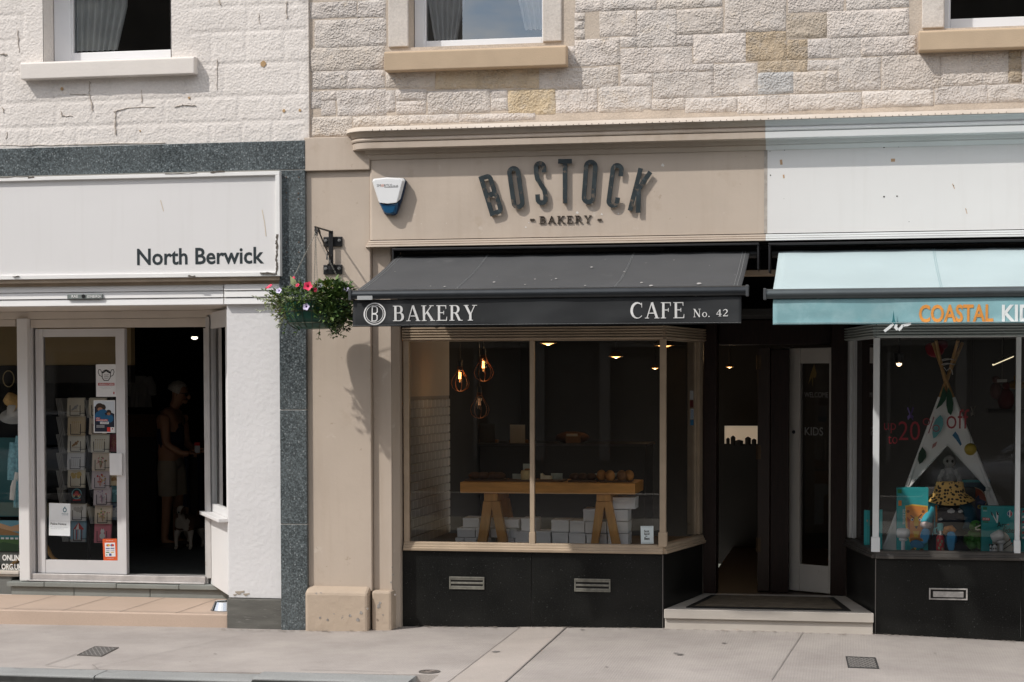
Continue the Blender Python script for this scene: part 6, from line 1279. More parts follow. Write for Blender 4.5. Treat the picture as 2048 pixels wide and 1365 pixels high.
# dog facing the street
YDG = 3.75; do = Vector((PX(376,1105,YDG), YDG, zdo-.004)); dog = thing('dog', do, 'small brown and white dog standing behind the doorway at the feet of the person', 'dog')
br_c = pm('brown dog coat', (.10,.05,.03), .9, .25, 9); wh_c = pm('white dog coat', (.45,.40,.34), .9, .1, 9)  # white of the coat toned down in colour for the dim interior
Vd = [(0,.16,.27),(0,.0,.285),(0,-.10,.30),(.0,-.17,.36),(.015,-.22,.42),(.03,-.275,.415),(.04,-.34,.395),
      (-.075,-.10,.20),(-.08,-.12,.11),(-.08,-.115,.03),(-.08,-.155,.014), (.07,-.10,.20),(.075,-.12,.11),(.075,-.115,.03),(.075,-.155,.014),
      (-.07,.19,.20),(-.08,.17,.14),(-.08,.24,.09),(-.08,.23,.02),(-.08,.19,.012), (.07,.19,.20),(.08,.17,.14),(.08,.24,.09),(.08,.23,.02),(.08,.19,.012), (0,.27,.30),(0,.33,.38)]
Ed = [(0,1),(1,2),(2,3),(3,4),(4,5),(5,6),(2,7),(7,8),(8,9),(9,10),(2,11),(11,12),(12,13),(13,14),(0,15),(15,16),(16,17),(17,18),(18,19),(0,20),(20,21),(21,22),(22,23),(23,24),(0,25),(25,26)]
Rd = [.085,.085,.092,.06,.065,.04,.026, .04,.022,.018,.017,.04,.022,.018,.017, .055,.03,.02,.016,.016,.055,.03,.02,.016,.016, .02,.01]
db = skin('body', Vd, Ed, Rd, br_c, dog, do, root=0); db.data.materials.append(wh_c)
for p in db.data.polygons:
    c = p.center
    if c.z < .20 or (c.y < -.13 and abs(c.x-.02) < .03 and c.z > .33) or (c.y < -.15 and c.z < .33): p.material_index = 1
for s in (-1, 1):
    m = MB(); m.prism([(do.x+.015+s*.045,do.z+.45),(do.x+.015+s*.085,do.z+.44),(do.x+.015+s*.078,do.z+.37),(do.x+.015+s*.055,do.z+.38)], do.y-.225, do.y-.215); m.build('ear', br_c, dog, bev=.004)
m = MB(); m.ball(do+Vector((.042,-.365,.402)), .012, .01, .01, 8); m.build('nose', black_metal, dog, smooth=60)
# hanging clothes, hats and hoop in the gift shop
def garment(name, label, cat, x0, y0, x1, y1, Y, mat, grp=None, sleeves=True, folds=5):
    a = R4(x0,y0,x1,y1,Y); w, h = a[1]-a[0], a[3]-a[2]; cx = (a[0]+a[1])/2; t = thing(name, (cx,Y,a[2]), label, cat, grp); m = MB(); vs = []; fs = []; nx, nzc = 24, 12
    for j in range(nzc+1):
        v = j/nzc; half = w*(.20+.16*min(1,v*6)) if v < .17 else w*(.30+.14*v)
        for s in (0, 1):
            for i in range(nx+1):
                u = i/nx*2-1; vs.append((cx+u*half, Y+(1 if s else -1)*(.05*math.sqrt(max(0,1-u*u))+.002)+.012*math.sin(u*folds*3+v*2)*v, a[3]-h*v))
    for j in range(nzc):
        for s in (0, 1):
            for i in range(nx): b = (j*2+s)*(nx+1)+i; c = ((j+1)*2+s)*(nx+1)+i; fs.append((b,b+1,c+1,c))
    m.add(vs, fs); m.build('cloth', mat, t, smooth=70)
    if sleeves:
        for s in (-1, 1): m = MB(); m.tube([(cx+s*w*.25,Y,a[3]-h*.1),(cx+s*w*.42,Y-.01,a[3]-h*.35),(cx+s*w*.46,Y-.02,a[3]-h*.62)], [.06,.055,.05], 10); m.build('sleeve', mat, t, smooth=70)
    m = MB(); m.tube([(cx-w*.2,Y,a[3]-.01),(cx,Y,a[3]+.05),(cx+w*.2,Y,a[3]-.01)], .005, 5); m.tube([(cx,Y,a[3]+.05),(cx,Y,a[3]+.09),(cx+.02,Y,a[3]+.11)], .004, 5); m.build('hanger', wire, t); return t
garment('jacket', 'pale grey jacket hanging in the gloom above the counter inside the doorway', 'jacket', 252,752,308,815, 4.4, pm('pale jacket', (.16,.155,.14), .9, .15, 6))
tqn = pm('turquoise net fabric', (.16,.36,.42), .9, .35, 40)
garment('dress', 'turquoise patterned top hanging behind the white post in the side window', 'clothes', 26,872,54,1015, 1.45, tqn, folds=4)
m = MB(); o = V(22,985,1.40); m.tube([V(36,945,1.42),V(28,975,1.42),V(25,1000,1.42)], [.03,.035,.028], 8); tag(m.build('cuff', flat('white cuff', (.6,.6,.58), .9), org=o), 'white gathered cuff hanging below the turquoise top in the side window', 'cuff')
def hat(name, label, c, tilt, r, mat, ms=1.):
    t = thing(name, c, label, 'hat'); m = MB(); M = Matrix.Translation(c) @ Matrix.Rotation(tilt, 4, 'Y') @ Matrix.Rotation(.5, 4, 'X'); m.T = M
    m.lathe([(r,0),(r*.6,.012),(r*.52,.03)], (0,0,0), 28); m.build('brim', mat, t, smooth=50); m = MB(); m.T = M; m.lathe([(r*.52,.031),(r*.48,.09),(r*.35,.12),(.001,.125)], (0,0,0), 28); m.build('crown', mat, t, smooth=60); return t
hat('straw_hat', 'tan straw hat hung in the side window above the pale hat', V(34,808,1.5), -.9, .13, pm('straw', (.42,.27,.10), .9, .2, 60))
hat('pale_hat', 'pale wide hat hung below the tan straw hat', V(32,832,1.5), .15, .15, pm('pale felt', (.38,.38,.36), .9, .1, 9))
m = MB(); c = V(17,758,1.6); m.tube([c+Vector((.055*math.cos(i*.45), 0, .075*math.sin(i*.45))) for i in range(14)], .005, 6, closed=True); tag(m.build('straw_ring', pm('straw ring', (.30,.24,.12), .8), org=c), 'small pale cane ring hanging beside the straw hats', 'ring')
hp = thing('cane_hoop', V(105,1110,1.45), 'curved golden cane hoop standing on the shop floor behind the glass door', 'hoop')
c = V(68,1112,1.6); c2 = V(122,1080,1.45); m = MB(); q = [V(x,y,1.5) for x, y in ((6,1142),(22,1132),(40,1118),(58,1104),(74,1088),(82,1086),(92,1092),(97,1100),(101,1110),(108,1118),(117,1124),(126,1128))]
m.tube(q, .02, 8); m.build('hoop', pm('golden cane', (.46,.25,.07), .5, .2, 9), hp, smooth=60)
ct = thing('counter', V(285,1090,4.9), 'dark counter with display boxes in the gloom behind the person', 'counter')
m = MB(); a = R4(258,812,312,1095,4.9); m.box(a[0]-.2, a[1], 4.9, 5.5, zdo, a[3]-.35); m.build('body', flat('dark counter wood', (.03,.022,.018), .6), ct); m = MB(); m.box(a[0]-.2,a[1],4.92,5.4,a[3]-.345,a[3]-.1); m.build('basket', pm('wicker', (.12,.06,.03), .9, .4, 50), ct)
for k, (px, c_) in enumerate(((372,(.07,.08,.14)),(388,(.10,.09,.09)),(398,(.05,.05,.09)))): garment('coat', ('navy','grey','dark blue')[k]+' garment on the rail in front of the person', 'clothes', px-9,905,px+9,1030, 4.6+.15*k, flat('dim cloth '+str(k), c_, .9), 'clothes on the rail', sleeves=False)
m = MB(); p = V(389,674,4.4); m.lathe([(.045,0),(.04,.04),(.02,.05)], p, 16); lt = thing('shop_spotlight', p, 'small lit spotlight on the gift shop ceiling', 'lamp'); m.build('housing', black_metal, lt); m = MB(); m.ball(p+Vector((0,0,-.01)), .035, .035, .02, 12); m.build('bulb', glow('spot white', (1,.9,.75), 2.2), lt, smooth=60); m = MB(); m.tube([p+Vector((0,0,.05)), (p.x,p.y,zc+.19)], .006, 6); m.build('stem', black_metal, lt)
# ================================================================== bakery display
wood = pm('pine table wood', (.62,.29,.07), .5, .22, 5, .0008, 40, stretch=(1,6,6), stain=[((.2,.09,.03), 6, .66, .05, .6)])
woodl = pm('pine leg wood', (.56,.28,.08), .55, .2, 5, .0008, 40, stretch=(6,6,1), stain=[((.2,.1,.04), 6, .66, .05, .5)])
YT = .62; zfl = zbed+.001
tb = thing('display_table', V(1095,1087,YT+.2), 'pine trestle table of breads and cakes in the bakery window', 'table')
a = R4(920,966,1270,988,YT); m = MB(); m.box(a[0], a[1], YT, YT+.62, a[2], a[3]); tt = m.build('table_top', wood, tb, bev=.006)
def trestle(cap, legs, Y, nm):
    b = R4(*cap, Y); m = MB(); m.box(b[0], b[1], Y, YT+.55, b[2], a[2]-.001); c_ = m.build('trestle', woodl, tb, bev=.004)
    for (tx0, tx1, bx0, bx1) in legs:
        for yy in (Y+.01, YT+.45):
            dz = PX((tx0+tx1)/2,1000,Y)
            zt_ = b[2]-.001; m = MB(); q = [(PX(tx0,1003,Y),zt_),(PX(tx1,1003,Y),zt_),(PX(bx1,1086,Y),zfl+.001),(PX(bx0,1086,Y),zfl+.001)]
            m.prism(q, yy, yy+.07); m.build('leg', woodl, c_, bev=.004)
trestle((968,990,995,1003), [(966,985,953,971),(980,998,997,1015)], YT+.03, 'l'); trestle((1193,990,1221,1003), [(1192,1210,1180,1194),(1206,1222,1224,1241)], YT+.03, 'r')
cb = pm('white cake box card', (.86,.86,.86), .6, .03, 3); cbe = pm('cake box lid edge', (.52,.52,.53), .6, .05, 3)
def cakebox(px, Y, label):
    b = R4(*px, Y); t = thing('cake_box', ((b[0]+b[1])/2, Y+.12, b[2]), label, 'cake box', 'white cake boxes under the table'); g = .0025
    m = MB(); m.box(b[0]+g, b[1]-g, Y, Y+.25, b[2]+.0015, b[3]-.006); m.build('tray', cb, t, bev=.002)
    m = MB(); m.box(b[0]+.001, b[1]-.001, Y-.0015, Y+.2515, b[3]-.022, b[3]-.001); m.build('lid', cbe if False else cb, t, bev=.002)
Z2 = lambda q: (860+q[0]/4.267, 900+q[1]/4.267, 860+q[2]/4.267, 900+q[3]/4.267)
for q, Y, lb in (((215,750,290,806),.80,'white cake box at the far left of the bottom row by the tiled wall'),((294,750,398,806),.80,'white cake box in the bottom row just left of the left trestle leg'),((402,752,520,806),.80,'white cake box in the bottom row between the two left trestle legs'),((655,754,718,806),.80,'narrow white cake box right of the left trestle foot'),
    ((230,668,385,748),.80,'white cake box, middle row, leftmost above the bottom two'),((388,668,510,750),.80,'white cake box in the middle row behind the left leg'),((515,674,680,752),.80,'wide white cake box in the middle row right of the left trestle legs'),((683,668,745,752),.86,'white cake box in the middle row set back beside the wide one'),
    ((278,582,420,666),.80,'white cake box on top of the left pile, outermost'),((500,588,622,666),.84,'white cake box on top of the left pile between the legs'),((626,594,756,667),.80,'white cake box on top of the left pile, right end'),
    ((722,696,1030,806),.78,'long low white cake box crossing behind the window mullion'),((776,586,905,692),.84,'white cake box on top of the long low one behind the mullion'),
    ((1040,705,1180,808),.80,'white cake box in the bottom row right of the mullion'),((1033,600,1186,702),.80,'white cake box on top of the one right of the mullion'),((1184,712,1328,816),.80,'white cake box in the bottom row just left of the right trestle'),((1190,606,1320,710),.80,'white cake box in the second row just left of the right trestle'),
    ((1334,716,1510,818),.80,'white cake box in the bottom row behind the right trestle legs'),((1322,613,1505,713),.80,'white cake box in the second row behind the right trestle legs'),((1305,506,1440,610),.80,'white cake box in the third row left of the right trestle'),
    ((1516,716,1693,818),.80,'white cake box at the right end of the bottom row'),((1509,613,1691,713),.80,'white cake box at the right end of the second row'),((1509,510,1690,610),.80,'white cake box at the right end of the third row'),((1558,405,1752,507),.78,'topmost white cake box of the right stack, just under the table')):
    cakebox(Z2(q), Y, lb)
bread = lambda n, c: pm(n, c, .7, .35, 18, .004, 30)
zt_t = a[3]
def onT(name, label, cat, fn, px, Y, grp=None):
    p = V(px, 966, Y); p.z = zt_t+.001; t = thing(name, p, label, cat, grp); fn(t, p); return t
def board(x0, x1, Y, lb):
    p = V((x0+x1)/2, 966, Y); m = MB(); m.box(PX(x0,960,Y), PX(x1,960,Y), Y-.12, Y+.14, zt_t+.001, zt_t+.014); tag(m.build('serving_board', pm('dark board', (.10,.055,.03), .6, .3, 9), org=(p.x,Y,zt_t), bev=.003), lb, 'board', 'serving boards on the table')
for x0, x1, lb in ((935,1010,'dark serving board under the croissants'),(1014,1068,'dark serving board under the cut cake'),(1073,1130,'dark serving board under the cake slice'),(1140,1198,'dark serving board under the brown bakes'),(1202,1264,'dark serving board under the round loaves')): board(x0, x1, YT+.24, lb)
zb_ = zt_t+.015
def loaf(px, Y, r, h, mat, label, cat, grp=None, sx=1., dz=0):
    c = V(px, 960, Y); c.z = zb_+dz; m = MB(); m.ball(c+Vector((0,0,h*.45)), r*sx, r, h*.55, 14); o = m.build('loaf', mat, org=c, smooth=70); tag(o, label, cat, grp); return o
gold, brn, drk = bread('golden crust', (.46,.20,.05)), bread('brown crust', (.22,.10,.035)), bread('dark crust', (.09,.04,.018))
for px, Y, mt_, lb in ((1203,YT+.2,gold,'golden round bun, leftmost of the loaves at the right of the table'),(1220,YT+.16,gold,'golden round bun, second from the left at the right of the table'),(1243,YT+.18,brn,'brown round loaf, third at the right of the table'),(1258,YT+.22,gold,'floury round loaf at the right end of the table')): loaf(px, Y, .042, .085, mt_, lb, 'bun', 'round buns')
for px, lb in ((950,'dark croissant, outermost at left end of the table'),(968,'dark croissant, second from the left end of the table'),(986,'dark croissant beside the cut cake'),(998,'dark croissant nearest the window mullion')): loaf(px, YT+.22, .05, .06, drk, lb, 'croissant', 'croissants', 1.2)
for k, px in enumerate((1150,1165,1182)): loaf(px, YT+.25, .045, .055, drk, ('left','middle','right')[k]+' of three dark brown bakes beside the pointed price card', 'bake', 'brown bakes', 1.1)
p = V(1055,960,YT+.22); cake = thing('cut_cake', (p.x,p.y,zb_), 'pale cut round cake behind the window mullion', 'cake'); m = MB(); m.lathe([(.055,0),(.058,.06),(.05,.075),(.001,.078)], (p.x,p.y,zb_), 20); m.build('sponge', pm('pale sponge', (.55,.42,.2), .8, .2, 30), cake, smooth=50)
m = MB(); m.lathe([(.03,.0785),(.02,.09),(.001,.092)], (p.x,p.y,zb_), 16); m.build('topping', gold, cake, smooth=50)
p = V(1093,960,YT+.2); sl_ = thing('cake_slice', (p.x,p.y,zb_), 'cream coloured cake slice right of the mullion', 'cake'); m = MB(); m.prism([(p.x-.045,zb_),(p.x+.045,zb_),(p.x+.045,zb_+.03),(p.x-.02,zb_+.035),(p.x-.04,zb_+.055),(p.x-.045,zb_+.05)], p.y-.04, p.y+.04); m.build('slice', pm('cream cake', (.60,.52,.36), .7, .1, 20), sl_, bev=.004)
m = MB(); m.prism([(p.x-.047,zb_+.0005),(p.x+.047,zb_+.0005),(p.x+.047,zb_+.006),(p.x-.047,zb_+.006)], p.y-.046, p.y+.046); m.build('crust', brn, sl_)
pcard = flat('price card', (.50,.52,.42), .7)
for (x0,y0,x1,y1), lb, pt in (((1046,928,1064,945),'highest pale price card beside the mullion',0),((1025,948,1046,962),'pale price card left of the cut cake',0),((1102,947,1125,963),'pale price card right of the cake slice',0),((1174,945,1206,962),'pale pointed price card left of the round buns',1),((1218,946,1238,955),'small pale price card behind the round buns',0)):
    Y = YT+.3; b = R4(x0,y0,x1,y1,Y); t = thing('price_card', ((b[0]+b[1])/2,Y,zt_t), lb, 'price card', 'price cards'); m = MB(); q = [(b[0],b[2]),(b[1],b[2]+.01),(b[1],b[3]),(b[0]+(.07 if pt else 0),b[3]-(.01 if pt else 0)),(b[0],b[3]-(.03 if pt else .003))]; m.prism(q, Y, Y+.002); m.build('card', pcard, t)
    m = MB(); m.box((b[0]+b[1])/2-.01, (b[0]+b[1])/2+.01, Y+.003, Y+.012, zb_, b[2]+.02); m.build('stand', drk, t)
# back counter
bc = thing('shop_counter', V(1100,1000,3.4), 'dark glass fronted counter behind the bakery table', 'counter')
YC = 3.2; m = MB(); b = R4(960,890,1290,1000,YC); m.box(b[0], b[1], YC, YC+.7, -.05, b[3]-.01); m.build('cabinet', flat('dark cabinet', (.012,.011,.01), .5), bc); m = MB(); m.box(b[0]-.02, b[1]+.02, YC-.02, YC+.72, b[3]-.008, b[3]+.012); m.build('worktop', flat('dark worktop', (.03,.026,.023), .3), bc)
zc2 = b[3]+.013
for (x0,y0,x1,y1), lb, col, nm in (((1020,850,1050,888),'white leaning menu sheet on the dark back counter left of the mullion',(.55,.55,.52),'menu_sheet'),((959,848,990,888),'dim menu sheet at the left end of the back counter',(.07,.068,.062),'menu_sheet'),((1133,868,1155,873),'small white card on a dark loaf right of the mullion',(.55,.55,.53),'counter_card')):  # the dim sheet has its low light put into its colour
    bb = R4(x0,y0,x1,y1,YC+.1); t = thing(nm, ((bb[0]+bb[1])/2,YC+.1,zc2), lb, 'card'); m = MB(); m.box(bb[0],bb[1],YC+.1,YC+.104,bb[2],bb[3]); m.build('sheet', flat(lb[:9]+' sheet', col, .7), t); m = MB(); m.box(bb[0]-.01,bb[1]+.02,YC+.105,YC+.19,zc2,max(zc2+.03,bb[2]+.004)); m.build('base', pm('counter oak', (.22,.12,.05), .6, .2, 9), t, bev=.003)
loaf_ = V(1145,880,YC+.25); m = MB(); m.ball((loaf_.x,loaf_.y,zc2+.05), .17, .1, .06, 16); tag(m.build('dark_loaf', drk, org=(loaf_.x,loaf_.y,zc2), smooth=70), 'long dark loaf on the back counter under the small card', 'loaf')
# pendant lamps
cop = pm('copper wire', (.35,.13,.05), .35, .2, 20, metal=.8)
def lamp_light(x, y, z, e):
    ld = bpy.data.lights.new('lamp_light', 'POINT'); ld.energy = e; ld.color = (1,.62,.30); ld.shadow_soft_size = .05; lo = bpy.data.objects.new('lamp_light', ld); S.collection.objects.link(lo); lo.location = (x,y,z)
def pendant(px, py0, py1, Y, lit, label):
    zt_, zb2 = PZ(px,py0,Y), PZ(px,py1,Y); x = PX(px,(py0+py1)/2,Y); h = zt_-zb2; t = thing('cage_pendant', (x,Y,zr1), label, 'pendant lamp', 'cage pendants in the window'); R_ = h*.37
    prof = [(.018,zt_),(.022,zt_-.12*h),(.5*R_,zt_-.3*h),(.9*R_,zt_-.52*h),(R_,zt_-.68*h),(.85*R_,zt_-.86*h),(.45*R_,zt_-.97*h),(.1*R_,zb2)]
    m = MB()
    for i in range(9): w = i*6.283/9+.2; m.tube([(x+r*math.cos(w), Y+r*math.sin(w), z) for r, z in prof], .0024, 5)
    m.tube([(x+.022*math.cos(i*.7), Y+.022*math.sin(i*.7), zt_-.12*h) for i in range(9)], .0024, 5, closed=True); m.build('cage', cop, t, smooth=60)
    m = MB(); m.lathe([(.017,zt_+.05),(.019,zt_+.005),(.019,zt_-.03)], (x,Y,0), 14); m.build('lamp_holder', black_metal, t, smooth=40)
    m = MB(); m.tube([(x,Y,zt_+.05),(x,Y,zr1-.001)], .0035, 6); m.build('cord', black_metal, t)
    m = MB(); m.lathe([(.012,zt_-.03),(.02,zt_-.3*h),(.027,zt_-.48*h),(.018,zt_-.62*h),(.001,zt_-.66*h)], (x,Y,0), 14); bl_ = m.build('bulb', glassmat('bulb glass', (.98,.9,.8), 1.5), t, smooth=60)
    m = MB()
    for i in range(5): w = i*1.257; m.tube([(x+.008*math.cos(w),Y+.008*math.sin(w),zt_-.24*h),(x+.011*math.cos(w+.5),Y+.011*math.sin(w+.5),zt_-.5*h)], .0022, 4)
    m.build('filament', glow('hot filament', (1,.42,.12), 9) if lit else glow('dim filament', (.8,.45,.25), .25), bl_)
    if lit: lamp_light(x, Y-.0, zb2-.05, .18)
pendant(920,733,783,.95,True,'copper cage pendant with lit bulb, lower left of the lit two'); pendant(967,710,763,1.05,True,'copper cage pendant with lit bulb, highest of the three'); pendant(959,785,837,.85,False,'copper cage pendant with dim bulb, lowest of the three')
def glasslamp(px, py, w, Y, label, open_=False):
    c = V(px, py, Y); r = (PX(px+w/2,py,Y)-PX(px-w/2,py,Y))/2; t = thing('ceiling_lamp', (c.x,c.y,zr1), label, 'ceiling lamp', 'glass ceiling lamps'); m = MB(); vs = []; n = 40
    prof = [(.12,.55),(.3,.5),(.62,.3),(.85,.05),(1.0,-.18)]
    for q, h in prof:
        for j in range(n): k = 1+.03*math.cos(j*math.pi); vs.append((c.x+r*q*k*math.cos(j*6.283/n), c.y+r*q*k*math.sin(j*6.283/n), c.z+h*r))
    m.add(vs, [(i*n+j,i*n+(j+1)%n,(i+1)*n+(j+1)%n,(i+1)*n+j) for i in range(len(prof)-1) for j in range(n)]); m.build('shade', pm('amber ribbed glass', (.12,.07,.035), .15, .2, 20, spec=.6), t, smooth=25)
    m = MB(); m.lathe([(.55*r,.04*r),(.7*r,-.06*r),(.62*r,-.2*r),(.3*r,-.3*r),(.001,-.32*r)], (c.x,c.y,c.z), 28); m.build('diffuser', glow('warm glass light', (1,.55,.2), 1.7), t, smooth=60)
    m = MB(); m.ball((c.x,c.y,c.z-.2*r), .24*r, .24*r, .2*r, 14); m.build('bulb', glow('warm bulb', (1,.75,.42), 7), t, smooth=60)
    m = MB(); m.tube([(c.x,c.y,c.z+.55*r),(c.x,c.y,zr1-.021)], .008, 6); m.build('rod', black_metal, t); lamp_light(c.x,c.y,c.z-.5*r-.03,1.3)
glasslamp(1096,684,36,2.2,'ribbed glass lamp at the top edge of the window right of the mullion'); glasslamp(1232,711,30,3.2,'ribbed glass lamp alone between the mullion and the corner post'); glasslamp(1329,688,42,1.7,'ribbed glass lamp partly behind the corner post'); glasslamp(1310,735,20,4.4,'small far lamp just left of the corner post'); glasslamp(1459,733,18,4.6,'small lamp seen through the open bakery door')
# bright back window of the cafe seen through the lobby
wn = thing('serving_hatch', V(1482,870,5.4), 'small bright serving hatch at the back of the bakery seen through the lobby', 'hatch'); b = R4(1449,852,1517,888,5.4); m = MB(); m.box(b[0],b[1],5.4,5.45,b[2],b[3]); m.build('light_panel', glow('hatch glow', (.9,.74,.55), .16), wn); m = MB(); frame(m, b[0]-.02,b[1]+.02,b[2]-.02,b[3]+.02,5.37,5.399,.02); m.build('hatch_frame', dark_in, wn)
m = MB()
for px, w, h in ((1456,6,14),(1466,8,18),(1478,14,10),(1496,10,16),(1508,8,12)): q = R4(px-w/2,890-h,px+w/2,890,5.3); m.lathe([(w*.003,0),(w*.0032,(q[3]-q[2])*.8),(.008,(q[3]-q[2]))], ((q[0]+q[1])/2,5.3,q[2]), 10)
m.build('jars', dark_in, wn)
# stickers
def d_best(q, tx, rb, pg, el):
    q(.08,.05,.92,.06,1); q(.08,.94,.92,.95,1); tx('Scot', .27,.22,.66,.36, 1, .03); tx('land', .27,.38,.68,.5, 1, .03); tx("is", .36,.53,.52,.6, 1, .03); tx('Best', .28,.63,.7,.78, 1, .03)
paper('window_sticker', 'white Scotland is Best sticker low in the bakery window by the corner post', 'sticker', 1281.5,1052.5,1307,1088, YB+.027, [C('pale sticker',.62,.70,.72),pk], d_best, tilt=-1)
T_ = panelT(A1, B1); ln = (B1-A1).length
for k, (z0_, z1_, u0, col, lb) in enumerate(((PZ(1384,800,1.0),PZ(1384,782,1.0),.80,(.45,.45,.45),'small grey square sticker high on the bakery side pane'),(PZ(1384,815,1.0),PZ(1384,801,1.0),.80,(.12,.02,.02),'small dark red sticker below the grey one on the bakery side pane'),(PZ(1384,839,1.0),PZ(1384,818,1.0),.81,(.42,.46,.5),'small pale hygiene sticker with blue mark on the bakery side pane'),(PZ(1384,851,1.0),PZ(1384,840,1.0),.81,(.03,.16,.33),'small blue sticker lowest on the bakery side pane'))):
    m = MB(); m.T = T_; m.box(u0, u0+.085, .024, .026, z0_, z1_)
    if k == 2: m.m = 1; x, z = u0+.042, (z0_+z1_)/2+.0; m.ribbon(arc(x,z,.022,.03,0,330,10), .006, .0225, .0235, True)
    p = T_ @ Vector((u0,.025,z0_)); tag(m.build('pane_sticker', [flat('sticker %d' % k, col, .5), flat('sticker blue ring', (.1,.2,.4), .5)], org=p), lb, 'sticker')
# ================================================================== toy shop display
zk = zkb+.001
tp = thing('teepee', V(1893,1085,.95), "white play teepee with coloured leaf pattern in the toy shop window", 'play tent')
cane = pm('bare teepee pole', (.46,.27,.11), .5, .2, 12, stretch=(4,4,1)); cv = pm('teepee canvas', (.78,.78,.76), .9, .04, 4, .002, 12)
top = V(1893,757,1.15)
def fl_(px, Y): p = V(px,1080,Y); p.z = zk+.001; return p
FLp, FRp, BLp, BRp = fl_(1768,.80), fl_(2030,.80), fl_(1800,1.6), fl_(1990,1.6)
ends = [V(1925,686,1.25), V(1866,687,1.25), V(1916,681,1.05), V(1872,681,1.05)]
cross = [V(1894,757,1.13), V(1891,757,1.11), V(1896,755,1.19), V(1888,755,1.2)]
for b_, c_, e_ in zip((FLp,FRp,BLp,BRp), cross, ends):
    m = MB(); k_ = b_+(c_-b_)*.885; m.tube([k_, c_, e_], .0135, 10); po = m.build('pole', cane, tp, smooth=50); m = MB(); m.tube([b_, k_], .017, 10); m.build('pole_sleeve', cv, po, smooth=50)
m = MB()
for py, w in ((729,.048),(720,.05)):
    c = V(1896,py,1.15); m.tube([c+Vector((w*1.1*math.cos(i*.52), w*1.1*math.sin(i*.52), .008*math.sin(i*.9))) for i in range(12)], .004, 5, closed=True)
m.tube([V(1888,735,1.07),V(1893,742,1.06),V(1900,736,1.07),V(1904,742,1.07),V(1905,750,1.07)], .0035, 5); m.build('cord', flat('white cord', (.62,.6,.58), .9), tp)
def lerp(a, b, t): return a+(b-a)*t
ta = .115
TL, TR, TBL, TBR = lerp(cross[0],FLp,ta), lerp(cross[1],FRp,ta), lerp(cross[2],BLp,ta), lerp(cross[3],BRp,ta)
for t_ in (TL, TR): t_.y -= .014
FLc, FRc = FLp+Vector((-.0,-.015,.0)), FRp+Vector((0,-.015,0)); OA = lerp((TL+TR)/2, (FLc+FRc)/2, .31)
tieL, tieR = lerp(TL, FLc, .60)+Vector((.015,-.004,0)), lerp(TR, FRc, .60)+Vector((-.015,-.004,0))
def cloth(quads, mat=None):
    m = MB()
    for A, B_, C_, D_ in quads:
        n = 14; vs = []; fs = []
        for j in range(n+1):
            for i in range(n+1):
                u, v = i/n, j/n; p = lerp(lerp(A,B_,u), lerp(D_,C_,u), v); p = p+Vector((0, .006*noise.noise((p.x*7,p.z*5,p.y*6)), 0)); vs.append(p)
        for j in range(n):
            for i in range(n): a_ = j*(n+1)+i; fs.append((a_,a_+1,a_+n+2,a_+n+1))
        m.add(vs, fs)
    return m
mid = (TL+TR)/2
m = cloth([(TL, mid, OA, tieL), (mid, TR, tieR, OA), (TL, TBL, BLp, FLc), (TR, TBR, BRp, FRc), (TBL, TBR, BRp, BLp)])
m.add([tieL, tieL+Vector((.03,.01,-.02)), lerp(FLc,FRc,.17)+Vector((0,-.12,0)), FLc], [(0,1,2,3)]); m.add([tieR, tieR+Vector((-.03,.01,-.02)), lerp(FRc,FLc,.1)+Vector((0,.06,0)), FRc], [(0,1,2,3)])
cl_ = m.build('canvas', cv, tp, smooth=80)
m = MB(); m.tube([OA+Vector((0,-.004,0)), tieL], .006, 6); m.tube([OA+Vector((0,-.004,0)), tieR], .006, 6)
for t_ in (tieL, tieR): m.ball(t_, .022, .02, .018, 8); m.tube([t_, t_+Vector((.02,-.01,-.07))], .006, 5); m.tube([t_, t_+Vector((-.02,-.01,-.06))], .006, 5)
m.build('hem', flat('white hem tape', (.64,.64,.62), .9), tp, smooth=60)
leafc = [flat('leaf deep green', (.025,.085,.05), .9), flat('leaf aqua', (.13,.38,.40), .9), flat('leaf blue', (.02,.14,.27), .9), flat('leaf pink', (.42,.22,.2), .9), flat('leaf dark', (.02,.05,.03), .9)]
m = MB(); nF = (FLc-TL).cross(TR-TL).normalized(); nF = nF if nF.y < 0 else -nF
def onface(px, py, k):
    d = ray(px, py); q = CAM; t_ = (TL-q).dot(nF)/d.dot(nF); return q+d*t_+nF*(.010+.0008*k)
def pleaf(pts, mi, k): m.m = mi; m.poly([onface(x,y,k) for x, y in pts])
pleaf([(1888,772),(1893,790),(1892,800),(1884,811),(1875,818),(1872,820),(1880,800),(1884,785)],0,1)
pleaf([(1897,775),(1904,790),(1907,808),(1906,822),(1902,832),(1896,826),(1893,812),(1893,795),(1895,783)],0,2)
pleaf([(1881,831),(1886,838),(1887,850),(1882,864),(1872,876),(1867,878),(1865,868),(1866,852),(1872,840)],1,3)
pleaf([(1911,864),(1917,872),(1924,890),(1921,893),(1912,880),(1905,872)],2,4)
pleaf([(1875,884),(1872,893),(1864,899),(1866,890)],3,5); pleaf([(1845,895),(1852,904),(1853,915),(1845,926),(1839,930),(1836,920),(1838,907)],4,6)
m.build('leaf_print', leafc, cl_)
def toyz(q): return (1740+q[0]/6.649, 960+q[1]/6.649)
def TZ(x, y, Y): a_, b_ = toyz((x, y)); return V(a_, b_, Y)
